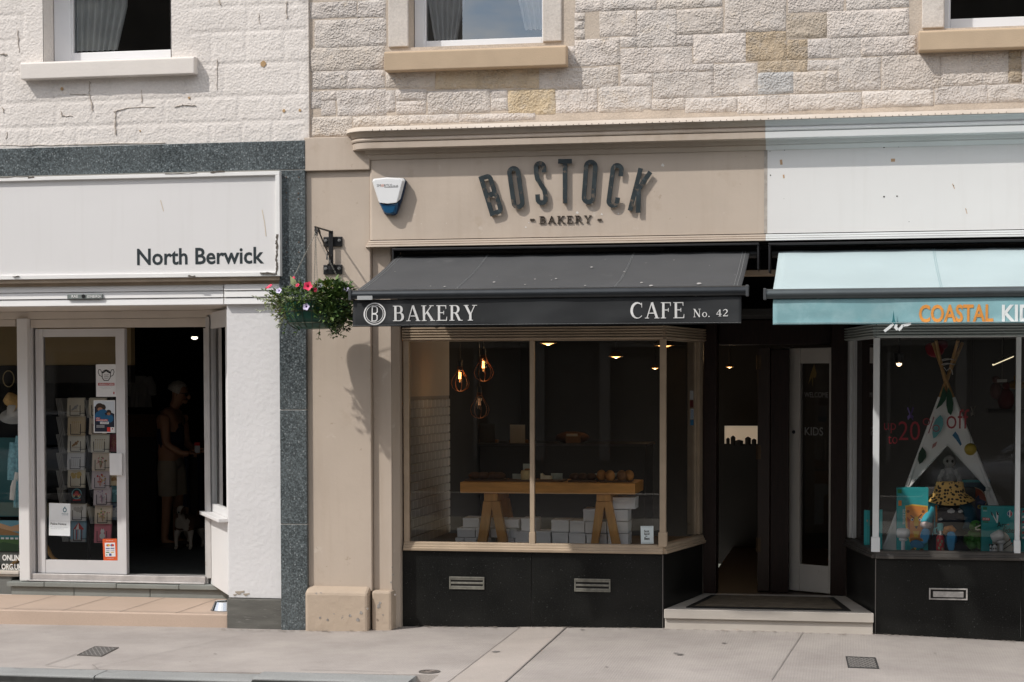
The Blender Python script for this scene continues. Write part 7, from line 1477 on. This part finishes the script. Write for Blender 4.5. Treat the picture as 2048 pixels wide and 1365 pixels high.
def carton(name, label, q, Y, dep, mats, draw, lean=0, cat='toy box'):
    (x0,y0),(x1,y1) = toyz(q[:2]), toyz(q[2:]); b = R4(x0,y0,x1,y1,Y); t = thing(name, ((b[0]+b[1])/2,Y,max(zk,b[2])), label, cat); z0 = max(zk+.001, b[2]); m = MB(); m.box(b[0],b[1],Y,Y+dep,z0,b[3]); bx2 = m.build('carton', mats[0], t, bev=.002)
    m = MB(); lay = [0]; w, h = b[1]-b[0], b[3]-z0
    def pg(pts, mi): lay[0] += 1; m.m = mi; m.poly([(b[0]+u*w, Y-.0008-.0002*lay[0], b[3]-v*h) for u, v in pts])
    def el(u, v, ru, mi, n=18, k=1.): pg([(u+ru*math.cos(i*6.283/n), v+ru*k*w/h*math.sin(i*6.283/n)) for i in range(n)], mi)
    def tx(s, u0, v0, u1, v1, mi, bb=0.): lay[0] += 1; m.m = mi; text(m, s, b[0]+u0*w, b[0]+u1*w, b[3]-v1*h, b[3]-v0*h, Y-.0008-.0002*lay[0], bb)
    draw(pg, el, tx); m.build('print', mats, bx2); return t, b
tealb = pm('teal card', (.02,.30,.31), .5, .08, 6)
mt6 = [tealb, C('print orange',.62,.22,.04), C('print yellow',.68,.42,.06), C('print rust',.34,.06,.02), pk, pw, C('print green',.02,.2,.06), C('print brown',.18,.06,.02)]
def d_lion(pg, el, tx):
    pg([(.24,.0),(1,.0),(1,.06),(.24,.06)],0); pg([(.27,.28),(.5,.255),(.98,.28),(.98,.6),(.86,.78),(.6,.98),(.42,.86),(.28,.6)],2); pg([(.3,.3),(.5,.275),(.95,.3),(.95,.58),(.84,.76),(.6,.95),(.44,.84),(.31,.6)],1)
    el(.36,.37,.05,7); el(.84,.37,.05,7); pg([(.42,.42),(.8,.42),(.84,.6),(.62,.78),(.42,.62)],1); pg([(.57,.45),(.68,.45),(.70,.58),(.62,.66),(.55,.58)],2); el(.49,.5,.045,5); el(.74,.5,.045,5); el(.5,.5,.025,4); el(.73,.5,.025,4); pg([(.43,.44),(.56,.49),(.56,.475),(.44,.425)],4); pg([(.8,.42),(.67,.48),(.67,.465),(.79,.405)],4); pg([(.56,.6),(.68,.6),(.62,.65)],4); pg([(.52,.68),(.72,.68),(.62,.9)],2); pg([(.33,.45),(.42,.5),(.42,.66),(.36,.62)],3)
    pg([(.02,.02),(.15,.02),(.15,.08),(.02,.08)],6); pg([(.05,.2),(.15,.2),(.15,.28),(.05,.28)],1)
carton('lion_box', 'teal toy box printed with an orange frowning lion face at left of the toy window', (355,110,775,950), .62, .14, mt6, d_lion)
m = MB(); b = R4(*toyz((388,390)), *toyz((440,590)), .6185); m.T = Matrix.Translation(((b[0]+b[1])/2,.6165,b[2])) @ Matrix.Rotation(math.radians(-90),4,'Y') @ Matrix.Scale(-1,4,(0,0,1)); 
m.T = Matrix.Translation(((b[0]+b[1])/2+.012,.6165,b[3])) @ Matrix.Rotation(math.radians(90),4,'Y'); text(m, 'Guss & Gamelles', 0, b[3]-b[2], 0, .024, 0); o = m.build('spine_lettering', pw, bpy.data.objects['carton'])
mt7 = [pm('dark teal board', (.012,.05,.075), .5, .1, 6), C('disc orange',.42,.09,.04), C('disc rim',.5,.36,.25), C('creature blue',.012,.03,.10), C('eye yellow',.45,.3,.03), pk, C('creature lilac',.07,.09,.2), tealb]
def d_wolf(pg, el, tx):
    pg([(0,0),(.98,0),(.98,.05),(0,.05)],7); el(.55,.40,.36,2,28); el(.55,.40,.335,1,28); pg([(.26,.42),(.36,.36),(.4,.28),(.48,.36),(.62,.35),(.7,.29),(.73,.37),(.9,.42),(.84,.5),(.9,.62),(.7,.95),(.5,.95),(.42,.7)],3); pg([(.26,.42),(.4,.38),(.5,.44),(.35,.46)],6); pg([(.66,.44),(.78,.38),(.9,.42),(.8,.47)],6); el(.72,.52,.055,4); el(.72,.52,.022,5); el(.47,.52,.045,4); el(.47,.52,.02,5); el(.6,.64,.05,5)
carton('creature_box', 'dark teal toy box with a blue horned creature on an orange disc, behind the dinosaur', (1085,0,1600,690), 1.02, .12, mt7, d_wolf)
mt8 = [tealb, pw, C('tipi cream',.56,.53,.47), pk, C('flag blue',.03,.09,.3), C('flag red',.5,.04,.04), C('print leaf',.02,.16,.06), C('red tip',.45,.05,.04)]
def d_arc(pg, el, tx):
    el(.56,.72,.25,2,24,.95); pg([(.34,.66),(.8,.66),(.97,.98),(.3,.98)],2)
    for u, v in ((.26,.11),(.42,.10)): pg([(u,v),(u+.07,v+.06),(.47,.36),(.44,.37)],1); pg([(u,v),(u+.05,v+.04),(u+.08,v+.1),(u+.03,v+.09)],3)
    el(.81,.16,.075,1); el(.81,.16,.065,4); pg([(.79,.09),(.83,.08),(.83,.235),(.79,.24)],1); pg([(.83,.1),(.865,.13),(.87,.19),(.83,.23)],5)
    pg([(.04,.02),(.16,.02),(.16,.08),(.04,.08)],6); tx('vilac', .05,.09,.16,.115, 1); pg([(.03,.25),(.24,.26),(.24,.315),(.03,.31)],5); tx('EN BOIS', .05,.265,.22,.3, 1, .02); pg([(.04,.33),(.2,.335),(.2,.36),(.04,.355)],6)
    tx('Arc', .45,.345,.72,.46, 3); tx('et', .74,.38,.80,.41, 5); tx('flèches', .62,.46,.96,.575, 3)
    for (a_, b_) in (((.52,.9),(.82,.72)),((.55,.97),(.88,.8))): pg([a_,(a_[0]+.01,a_[1]+.012),(b_[0]+.01,b_[1]+.012),b_],3); el(b_[0],b_[1],.022,7)
carton('archery_box', 'teal toy box with feathers and a cream tipi picture behind the leaning white fan', (1480,350,1945,965), .46, .09, mt8, d_arc)
carton('patterned_box', 'teal box with red and white zigzag right of the window mullion', (2012,385,2120,965), .5, .1, [tealb, C('zig red',.35,.03,.06), pw], lambda pg, el, tx: [pg([(.1,.05+.12*i),(.9,.0+.12*i),(.9,.05+.12*i),(.1,.1+.12*i)], 1+i % 2) for i in range(6)])
# outfit laid out on a seated form
of = thing('outfit_display', TZ(980,940,.75), 'seated dark outfit with turquoise sleeves and cloud print between the toy boxes', 'clothes display')
nvy = pm('navy cotton', (.010,.016,.03), .9, .15, 9); tq = pm('turquoise knit', (.03,.32,.40), .9, .15, 12, .002, 60); blu = pm('blue shoe sole', (.05,.30,.56), .5, .08, 9)
m = MB(); c = TZ(1010,345,.80); vs = []; fs = []; n = 24
prof = [(.045,0),(.10,-.01),(.13,-.05),(.135,-.15),(.15,-.28),(.17,-.36),(.16,-.40)]
for r, h in prof:
    for j in range(n): w = j*6.283/n; vs.append((c.x+r*1.15*math.cos(w), c.y+.8*r*math.sin(w)+(.0 if h > -.2 else (-.2-h)*-.3), c.z+h+.008*math.sin(5*w)))
m.add(vs, [(i*n+j,i*n+(j+1)%n,(i+1)*n+(j+1)%n,(i+1)*n+j) for i in range(len(prof)-1) for j in range(n)]+[tuple(range(n-1,-1,-1)), tuple(range((len(prof)-1)*n,len(prof)*n))]); m.build('tunic', nvy, of, smooth=60)
m = MB()
for q, s in (((1078,415),.018),((937,525),.011),((1205,420),.012)):
    p = TZ(*q, .655); 
    for dx, dz, r in ((0,0,1),(.9,-.1,.7),(-.9,-.1,.75),(.2,.5,.7)): m.lathe([(s*r,0),(s*r*.9,.003)], p+Vector((dx*s,-.001*r,dz*s)), 14, ax=(0,-1,0))
m.build('cloud_print', flat('white cloud', (.55,.55,.56), .8), of)
for pts, rr_ in (([(835,330),(790,430),(760,520),(748,590)],[.05,.05,.046,.045]),([(1250,330),(1330,430),(1345,560),(1300,680)],[.05,.052,.05,.045])):
    m = MB(); m.tube([TZ(x,y,.70-.03*i) for i, (x,y) in enumerate(pts)], rr_, 14); m.build('sleeve', tq if pts[0][0] < 900 else pm('dark teal knit', (.008,.05,.08), .9, .1, 9), of, smooth=60)
m = MB(); p = TZ(748,595,.61); m.ball(p, .05, .045, .032, 14); m.build('cuff', flat('pink white cuff', (.6,.48,.46), .9), of, smooth=60)
m = MB(); m.tube([TZ(880,340,.645),TZ(884,450,.64),TZ(880,560,.64)], .008, 6); m.build('orange_trim', flat('orange trim', (.5,.16,.02), .7), of); m = MB(); m.tube([TZ(845,340,.64),TZ(862,480,.63),TZ(858,620,.62),TZ(830,740,.62)], .004, 6); m.build('draw_cord', tq, of)
for pts, x0 in (([(735,650),(780,655),(798,700),(790,760),(765,830),(735,852),(690,848),(668,800),(672,730),(695,670)],0),([(1075,690),(1120,695),(1143,740),(1135,820),(1125,900),(1110,945),(1050,945),(1030,880),(1018,780),(1030,710)],1)):
    m = MB(); q = [TZ(x,y,.56) for x, y in pts]; m.add([p for p in q]+[p+Vector((0,.05,0)) for p in q], [tuple(range(len(q))), tuple(range(2*len(q)-1,len(q)-1,-1))]+[(i,(i+1)%len(q),len(q)+(i+1)%len(q),len(q)+i) for i in range(len(q))]); sh = m.build('shoe', blu, of, bev=.008)
    m = MB(); c_ = sum(q, Vector())/len(q); m.ball(c_+Vector((0,.1,.01)), .05, .06, .07, 12); m.build('upper', pm('blue shoe canvas', (.02,.12,.25), .8), sh, smooth=60)
m = MB(); m.tube([TZ(985,720,.62),TZ(1020,660,.62),TZ(1080,650,.62),TZ(1130,690,.62)], [.02,.03,.03,.02], 10); m.build('sock', pm('orange sock', (.5,.22,.08), .9, .5, 30), of, smooth=60)
leo = None
def leopard():
    m, N, L, B = nodes('leopard cloth'); t = N.new('ShaderNodeTexCoord'); v = N.new('ShaderNodeTexVoronoi'); v.inputs['Scale'].default_value = 40; L.new(t.outputs['Object'], v.inputs['Vector'])
    r = N.new('ShaderNodeValToRGB'); e = r.color_ramp.elements; e[0].position = .40; e[0].color = (.02,.012,.006,1); e[1].position = .46; e[1].color = (.68,.42,.12,1); L.new(v.outputs['Distance'], r.inputs[0]); L.new(r.outputs[0], B.inputs['Base Color']); B.inputs['Roughness'].default_value = .9; return m
c = TZ(1055,345,.70); ht = thing('leopard_hat', c, 'leopard print sun hat on top of the dark outfit', 'hat'); hz = TZ(1055,130,.70).z-c.z; m = MB(); vs = []; n = 32; prof = [(.25,.012),(.20,.03),(.155,.07),(.125,.10),(.105,.19),(.075,hz*.93),(.02,hz),(.001,hz)]
prof[0] = ((TZ(1295,300,.7).x-TZ(805,300,.7).x)/2, .02)
for r, h in prof:
    for j in range(n): w = j*6.283/n; vs.append((c.x+r*math.cos(w), c.y+.75*r*math.sin(w), c.z+h+(.03*(r/.25)**2*math.cos(2*w) if h < .08 else 0)))
m.add(vs, [(i*n+j,i*n+(j+1)%n,(i+1)*n+(j+1)%n,(i+1)*n+j) for i in range(len(prof)-1) for j in range(n)]); m.build('hat', leopard(), ht, smooth=70)
# bottle
p = TZ(933,940,.46); p.z = zk; bt = thing('bottle', p, 'red steel drinking bottle with turquoise cap between the blue shoes', 'bottle'); bh = TZ(933,735,.46).z-zk; r_ = (TZ(988,850,.46).x-TZ(880,850,.46).x)/2
m = MB(); m.lathe([(r_*.9,0),(r_,.008),(r_,bh*.86),(r_*.75,bh*.97),(r_*.62,bh)], p, 24); bb_ = m.build('flask', pm('red bottle', (.45,.015,.03), .3, .1, 9, spec=.6), bt, smooth=40)
m = MB(); m.lathe([(r_*.6,bh+.001),(r_*.6,bh+.035)], p, 20); m.build('neck', MATS['polished steel'], bt, smooth=40); m = MB(); m.lathe([(r_*.72,bh+.036),(r_*.74,bh+.085),(r_*.66,bh+.092)], p, 20); m.tube([p+Vector((-r_*.7-.0,-.0,bh+.06)), p+Vector((-r_*1.3,-.01,bh+.05)), p+Vector((-r_*1.25,-.01,bh+.01)), p+Vector((-r_*.8,-.01,bh+.015))], .006, 6); m.build('cap', pm('aqua cap', (.09,.40,.42), .4), bt, smooth=40)
m = MB()
for i, (u, v) in enumerate(((-.3,.2),(.45,.15),(.3,.55),(-.5,.6),(.0,.38))): w = math.asin(u); m.ball(p+Vector((r_*math.sin(w), -r_*math.cos(w), bh*v+.02)), .009, .002, .012, 8)
m.build('print', flat('bottle print', (.25,.32,.2), .6), bb_)
# little hand fans
wp = pm('white toy plastic', (.66,.67,.68), .35, .03, 5)
for lb, hx, hy, rx, sx, gr_ in (('white handheld fan standing at the left of the toy window',445,710,85,440,(1,-.35,0)),('white handheld fan leaning before the archery box',1700,745,85,1745,(.8,-.4,.45))):
    p = TZ(hx,hy,.36); b_ = TZ(sx,945,.36); b_.z = zk; t = thing('hand_fan', b_, lb, 'hand fan', 'white hand fans'); R_ = (TZ(hx+rx,hy,.36).x-p.x); ax = Vector(gr_).normalized(); m = MB()
    m.lathe([(.3*R_,-R_),(.75*R_,-.92*R_),(.82*R_,-.3*R_),(.82*R_,.5*R_),(.6*R_,.9*R_),(.15*R_,R_)], p, 24, ax=ax); m.build('head', wp, t, smooth=50)
    zc_ = p.z-.75*R_; m = MB(); m.ball((b_.x,p.y,zc_-.012), .034, .02, .018, 12); m.tube([(b_.x,p.y,zc_-.01),(b_.x,p.y,zk+.012)], .0145, 12); m.lathe([(.028,0),(.024,.012)], (b_.x,p.y,zk+.001), 16); m.build('handle', wp, t, smooth=50)
    m = MB(); 
    for k in range(6): w = k*1.047; s1 = ax.cross(Vector((0,0,1))).normalized(); s2 = ax.cross(s1); m.tube([p+ax*(R_*.95)+s1*.1*R_*math.cos(w)+s2*.1*R_*math.sin(w), p+ax*(R_*.62)+(s1*math.cos(w)+s2*math.sin(w))*R_*.62], .003, 4)
    m.build('grille', flat('grille grey', (.4,.4,.41)), t)
# green dinosaur, wooden hedgehog, little blocks, plush, balloon
gd = pm('green rubber', (.05,.18,.03), .5, .2, 12, .003, 30); dp = TZ(1400,945,.60); dp.z = zk
dn = thing('dinosaur', dp, 'green rubber dinosaur figure with open mouth in front of the creature box', 'toy dinosaur')
def tz3(x, y, Y): v = TZ(x,y,Y); return v-dp
pts = [tz3(1400,800,.62),tz3(1395,730,.60),tz3(1395,660,.57),tz3(1400,600,.54),tz3(1440,610,.47),tz3(1300,790,.70),tz3(1240,900,.75),tz3(1350,850,.53),tz3(1375,920,.50),tz3(1450,850,.56),tz3(1490,920,.53),tz3(1350,760,.54),tz3(1372,800,.48),tz3(1470,730,.54),tz3(1510,740,.48)]
skin('body', pts, [(0,1),(1,2),(2,3),(3,4),(0,5),(5,6),(0,7),(7,8),(0,9),(9,10),(1,11),(11,12),(1,13),(13,14)], [.075,.06,.048,.055,.038,.045,.012,.045,.035,.04,.03,.024,.016,.02,.014], gd, dn, dp)
m = MB(); m.tube([TZ(1400,640,.415),TZ(1435,622,.405),TZ(1470,604,.41)], .006, 6); m.tube([TZ(1402,655,.415),TZ(1430,664,.405),TZ(1465,660,.41)], .006, 6); m.build('teeth', flat('toy teeth', (.6,.58,.5)), dn)
for dx in (1418,1462): m = MB(); m.ball(TZ(dx,590,.435), .009, .006, .009, 8); m.build('eye', black_metal, dn, smooth=60)
hgp = TZ(620,940,.45); hgp.z = zk; hg = thing('hedgehog_toy', hgp, 'small blue and orange wooden hedgehog toy beside the left white fan', 'wooden toy')
m = MB(); q = [TZ(x,y,.45) for x, y in ((530,850),(545,815),(575,800),(610,795),(650,802),(690,830),(730,880),(700,900),(620,905),(545,890))]; q = [(v.x,v.z) for v in q]; m.prism(q, .43, .48); m.build('body', flat('toy blue', (.03,.19,.36)), hg, bev=.004)
m = MB()
for i in range(9): c_ = TZ(545+i*18, 812-22*math.sin((i+1)*.32), .455); m.prism([(c_.x-.012,c_.z-.005),(c_.x+.012,c_.z-.005),(c_.x+.002,c_.z+.018)], .432, .478)
m.build('spines', flat('toy orange', (.5,.2,.03)), hg)
for xx in (575, 690): m = MB(); c_ = TZ(xx,915,.45); m.lathe([(.02,-.03),(.02,.03)], (c_.x,.455,zk+.021), 16, ax=(0,1,0)); m.build('wheel', flat('toy dark wheel', (.12,.06,.03)), hg)
for k, (x0, x1, c1, lb) in enumerate(((1590,1618,(.45,.05,.03),'tiny red and white block toy at the foot of the archery box'),(1622,1690,(.5,.27,.04),'tiny panda faced yellow block toy beside the red one'))):
    p = TZ((x0+x1)/2,955,.40); p.z = zk; t = thing('block_toy', p, lb, 'block toy', 'little block toys'); w = (TZ(x1,900,.4).x-TZ(x0,900,.4).x)/2; h_ = TZ(1600,860,.4).z-zk; m = MB(); m.lathe([(w,0),(w,h_*.4)], p, 16); m.build('base', flat('block %d' % k, c1), t, bev=.002); m = MB(); m.lathe([(w,h_*.41),(w,h_*.7),(w*.7,h_*.95),(.001,h_)], p, 16); hd = m.build('head', wp, t, smooth=50)
    m = MB()
    for s in (-1, 1): m.ball(p+Vector((s*w*.75,0,h_*.95)), .008, .006, .008, 8); m.ball(p+Vector((s*w*.4,-w*.9,h_*.65)), .005, .004, .007, 8)
    m.build('ears_and_eyes', black_metal, hd, smooth=60)
pp = V(1899,936,1.0); pl_ = thing('plush_toy', pp, 'grey plush animal sitting dimly inside the teepee opening', 'soft toy'); pm_ = pm('grey plush', (.30,.29,.27), .95, .3, 40, .006, 80)
m = MB(); m.ball(pp+Vector((0,0,.05)), .052, .05, .05, 16); m.build('head', pm_, pl_, smooth=60); m = MB(); m.ball(pp+Vector((0,.02,-.07)), .06, .06, .09, 16); m.build('body', pm_, pl_, smooth=60)
for s in (-1, 1): m = MB(); m.tube([pp+Vector((s*.045,-.02,-.02)), pp+Vector((s*.08,-.04,-.09)), pp+Vector((s*.07,-.06,-.14))], [.022,.022,.02], 8); m.build('arm', pm_, pl_, smooth=60); m = MB(); m.ball(pp+Vector((s*.02,-.046,.055)), .010, .008, .013, 10); m.build('eye_patch', flat('plush dark patch', (.03,.028,.025), .9), pl_, smooth=60)
m = MB(); m.box(pp.x-.2, pp.x+.2, .9, 1.15, zk+.001, pp.z-.155); tag(m.build('storage_crate', pm('dim crate', (.06,.055,.05), .8, .3, 9), org=(pp.x,1.,zk), bev=.01), 'dim crate inside the teepee carrying the grey plush', 'crate')
bp = V(1941,899,.44); bl2 = thing('yellow_ball', bp, 'yellow ball hanging before the right side of the teepee', 'ball'); m = MB(); m.ball(bp, .048, n=20); m.build('ball', pm('yellow plastic', (.42,.30,.03), .3, .05, 6), bl2, smooth=60); m = MB(); m.tube([bp+Vector((0,0,.047)), (bp.x,bp.y,zr1)], .0012, 4); m.build('thread', wire, bl2)
def bfly(px, py, Y, s, mat, lb):
    c_ = V(px,py,Y); t = thing('paper_butterfly', c_, lb, 'decoration', 'hanging butterflies')
    for sg in (-1, 1):
        m = MB(); m.T = Matrix.Translation(c_) @ Matrix.Rotation(sg*.5, 4, 'Z'); m.prism([(0,-.4*s),(sg*.35*s,-.75*s),(sg*.45*s,-.3*s),(sg*.15*s,0),(sg*.5*s,.8*s),(sg*.35*s,.95*s),(sg*.05*s,.25*s)], -.001, .001); m.build('wing', mat, t)
    m = MB(); m.tube([c_+Vector((0,0,.3*s)), (c_.x,c_.y,zr1)], .001, 4); m.build('thread', wire, t)
bfly(1821,829,.4,.06,flat('violet felt',(.12,.07,.26)),'violet felt butterfly hanging left of the teepee'); bfly(1946,824,.9,.05,flat('dim lace',(.10,.09,.075)),'dim lace butterfly hanging right of the teepee')
for k, (px, py, r, c_, lb) in enumerate(((1870,700,.075,(.22,.01,.02),'dark red paper heart hanging behind the teepee poles'),(1884,690,.05,(.12,.015,.03),'small plum paper pompom behind the teepee pole tips'))):
    p = V(px,py,1.5); t = thing('paper_decoration', p, lb, 'decoration'); m = MB(); m.ball(p, r, r*.6, r*.85, 16); m.ball(p+Vector((-r*.5,0,r*.25)), r*.6, r*.5, r*.55, 12); m.build('paper', flat('deco red %d' % k, c_, .8), t, smooth=60); m = MB(); m.tube([p+Vector((0,0,r*.8)), (p.x,p.y,zr1)], .0012, 4); m.build('thread', wire, t)
p = V(1798,727,3.5); t = thing('ceiling_spot', p, 'small warm ceiling spot upper left in the toy shop', 'lamp'); m = MB(); m.lathe([(.035,0),(.05,.09),(.02,.1)], p, 14); m.tube([p+Vector((0,0,.1)), (p.x,p.y,zr1)], .008, 6); m.build('can', black_metal, t); m = MB(); m.ball(p+Vector((0,-.01,0)), .026, .026, .03, 12); m.build('bulb', glow('toy spot', (1,.7,.4), 3), t, smooth=60)
a0, a1 = V(1986,730,3.0), V(2026,713,3.4); t = thing('strip_light', (a0+a1)/2, 'thin lit strip light at the upper right in the toy shop', 'lamp'); m = MB(); m.tube([a0,a1], .008, 6); m.build('tube', glow('strip', (1,.85,.55), .8), t); m = MB(); m.tube([a0+Vector((0,0,.012)), a1+Vector((0,0,.012))], .012, 6); m.tube([(a0+a1)/2, ((a0.x+a1.x)/2,(a0.y+a1.y)/2,zr1)], .006, 6); m.build('batten', black_metal, t)
p = V(1742,1040,.62); bg = thing('gift_bag', (p.x,p.y,zk), 'teal gift bag with orange print at the splayed left pane of the toy shop', 'bag'); b = R4(1728,1020,1752,1098,.62); m = MB(); m.prism([(b[0],zk+.001),(b[1]+.05,zk+.001),(b[1]+.05,b[3]),(b[0],b[3]-.005)], .6, .68); m.build('bag', tealb, bg, bev=.003); m = MB(); m.m = 0; m.prism([(b[0]+.02,b[3]-.08),(b[0]+.09,b[3]-.07),(b[0]+.07,b[3]-.12),(b[0]+.03,b[3]-.13)], .598, .5995); m.build('print', mt6[1], bg); m = MB(); m.tube([(b[0]+.03,.64,b[3]),(b[0]+.05,.64,b[3]+.04),(b[0]+.08,.64,b[3])], .003, 5); m.build('handle', flat('pale handle', (.5,.5,.48)), bg)
for px, py, lb, c_ in ((2004,762,'dim cream paper label hanging at upper right of the toy window',(.3,.29,.26)),):
    p = V(px,py,1.2); m = MB(); m.box(p.x-.04,p.x+.04,1.2,1.203,p.z-.012,p.z+.012); m.tube([p+Vector((0,0,.012)), (p.x,1.2015,zr1)], .001, 4); tag(m.build('paper_label', flat('dim label', c_), org=p), lb, 'label')
for k, (px, py, rx, rz_, c_, lb) in enumerate(((1992,782,.05,.075,(.10,.05,.045),'dim brown soft toy on the back shelf, left'),(2012,800,.07,.10,(.09,.01,.012),'dim red knitted toy on the back shelf, middle'),(2035,770,.08,.04,(.16,.08,.01),'dim amber soft toy on the back shelf, right'))):
    p = V(px,py,2.0); t = thing('shelf_toy', p, lb, 'soft toy', 'toys on the back shelf'); m = MB(); m.ball(p, rx, .06, rz_, 14); m.build('body', flat('shelf toy %d' % k, c_, .9), t, smooth=60); m = MB(); m.ball(p+Vector((0,-.01,rz_+.02)), .035, .03, .035, 10); m.build('head', MATS['shelf toy %d' % k], t, smooth=60)
m = MB(); b = R4(1975,818,2060,826,2.0); m.box(b[0], XR-.1, 1.9, 2.15, b[2], b[3]); tag(m.build('wall_shelf', dark_in, org=V(2015,822,2.)), 'dark shelf carrying soft toys at the back right of the toy shop', 'shelf')
# ================================================================== the other side of the street, seen only in reflections
opp_stone = pm('sooty stone', (.11,.10,.088), .9, .25, 1.5); opp_trim = pm('opposite pale trim', (.34,.32,.29), .8, .1, 2); opp_dark = flat('opposite dark paint', (.03,.03,.032), .5); opp_pale = pm('opposite brown stone', (.16,.145,.125), .9, .1, 1)  # stone kept dark so its reflections in the shop glass stay dim
def opp(x0, x1, h, mat, label, words=None):
    t = thing('opposite_house', ((x0+x1)/2,-16,0), label, 'building'); hs_ = []; n = max(2, int((x1-x0)/2.6)); 
    for k in range(n):
        cx = x0+(k+.5)*(x1-x0)/n
        hs_.append((cx-1.05,cx+1.05,.55,2.45)); z = 4.0
        while z+1.7 < h-.4: hs_.append((cx-.5,cx+.5,z,z+1.6)); z += 2.8
    m = MB()
    for (a_, b_, c_, d_) in hs_: pass
    xs_ = sorted({x0,x1,*[q[0] for q in hs_],*[q[1] for q in hs_]}); zs_ = sorted({0,h,*[q[2] for q in hs_],*[q[3] for q in hs_]})
    for a_, b_ in zip(xs_, xs_[1:]):
        for c_, d_ in zip(zs_, zs_[1:]):
            if any(q[0]-1e-6 <= a_ and b_ <= q[1]+1e-6 and q[2]-1e-6 <= c_ and d_ <= q[3]+1e-6 for q in hs_): continue
            m.poly([(a_,-16,c_),(b_,-16,c_),(b_,-16,d_),(a_,-16,d_)])
    m.box(x0, x1, -24, -16.3, 0, h-.05); m.add([(x0-.1,-15.8,h),(x1+.1,-15.8,h),(x1+.1,-20,h+2),(x0-.1,-20,h+2)], [(0,1,2,3)]); m.build('wall', mat, t)
    m = MB(); m.box(x0+.05, x1-.05, -15.95, -15.7, 2.6, 3.3); m.build('fascia', opp_dark, t); m = MB()
    for (a_, b_, c_, d_) in hs_: m.box(a_-.18, a_-.01, -16.05, -15.9, c_, d_); m.box(b_+.01, b_+.18, -16.05, -15.9, c_, d_); m.box(a_-.18, b_+.18, -16.05, -15.88, d_+.005, d_+.12); m.box((a_+b_)/2-.03, (a_+b_)/2+.03, -16.2, -16.1, c_, d_)
    m.build('window_trim', opp_trim, t)
    if words: m = MB(); text(m, words, x0+1, x1-1, 2.8, 3.1, -15.69, 0, mirror=True); m.build('lettering', flat('pale shop letters', (.45,.42,.36)), t)
opp(-15.5, -8.2, 10.5, opp_stone, 'tall sooty stone house with shop lettered flowers across the street', 'your flowers'); opp(-8.0, -1.2, 5.2, opp_pale, 'low brown house across the street, between two tall sooty ones'); opp(-1.0, 5.5, 10, opp_stone, 'tall sooty stone house across the street, opposite the bakery'); opp(5.7, 14, 9, opp_pale, 'brown house across the street, beyond the tall sooty one opposite the bakery'); opp(-26, -15.7, 9, opp_pale, 'brown house across the street, beyond the shop lettered flowers')
# cars parked on the far kerb, for the streaks they throw into the glass
def car(cx, cy, mat, label):
    t = thing('parked_car', (cx,cy,-.05), label, 'car', 'cars parked across the street'); L_ = [(-2.1,.35,.55,.62),(-2.0,.25,.78,.78),(-1.3,.22,.92,.84),(-.75,.2,.98,.86),(.9,.2,1.0,.86),(1.75,.22,.98,.84),(2.05,.28,.8,.76),(2.12,.36,.6,.66)]
    m = MB(); vs = []; n = 12
    for x, zb_, zt_, w in L_:
        for j in range(n): a = 2*math.pi*(j+.5)/n; c, s = math.cos(a), math.sin(a); vs.append((cx+x, cy+w*math.copysign(abs(c)**.45,c), -.05+(zb_+zt_)/2+(zt_-zb_)/2*math.copysign(abs(s)**.5,s)))
    fs = [(i*n+j,i*n+(j+1)%n,(i+1)*n+(j+1)%n,(i+1)*n+j) for i in range(len(L_)-1) for j in range(n)]+[tuple(range(n)),tuple(range((len(L_)-1)*n,len(L_)*n))]
    m.add(vs, fs); m.build('body', mat, t, smooth=50)
    m = MB(); G_ = [(-1.0,.95,.74),(-.25,1.42,.60),(.85,1.45,.60),(1.75,1.0,.72)]
    m.add([(cx+x,cy+s*w,-.05+z) for x, z, w in G_ for s in (-1,1)]+[(cx-1.0,cy-.74,.85),(cx-1.0,cy+.74,.85),(cx+1.75,cy-.72,.85),(cx+1.75,cy+.72,.85)], [(0,1,3,2),(4,5,7,6),(0,2,4,6),(1,3,5,7)]); m.build('windows', flat('car glass', (.01,.011,.012), .05, 1), t)
    m = MB(); m.prism([(cx-.3,1.36),(cx+.9,1.39),(cx+.85,1.44),(cx-.2,1.42)], cy-.61, cy+.61)
    for s in (-1, 1):
        for a_, b_ in ((0,1),(1,2),(2,3)): m.tube([(cx+G_[a_][0],cy+s*G_[a_][2],-.05+G_[a_][1]),(cx+G_[b_][0],cy+s*G_[b_][2],-.05+G_[b_][1])], .035, 6)
    m.build('roof', mat, t)
    for x in (-1.3, 1.3):
        for s in (-1, 1): m = MB(); m.lathe([(.31,-.1),(.31,.1)], (cx+x,cy+s*.76,.26), 20, ax=(0,1,0)); w_ = m.build('wheel', flat('tyre', (.02,.02,.02), .8), t); m = MB(); m.lathe([(.2,-.105),(.2,.105)], (cx+x,cy+s*.76,.26), 16, ax=(0,1,0)); m.build('rim', pm('car rim', (.4,.4,.42), .3, metal=.8), w_)
silver = pm('silver car paint', (.38,.39,.41), .25, .03, 2, metal=.5, coat=1)
car(3.05, -10.4, silver, 'silver car parked across the street opposite the toy shop'); car(-12.4, -10.4, silver, 'silver car parked across the street opposite the gift shop')
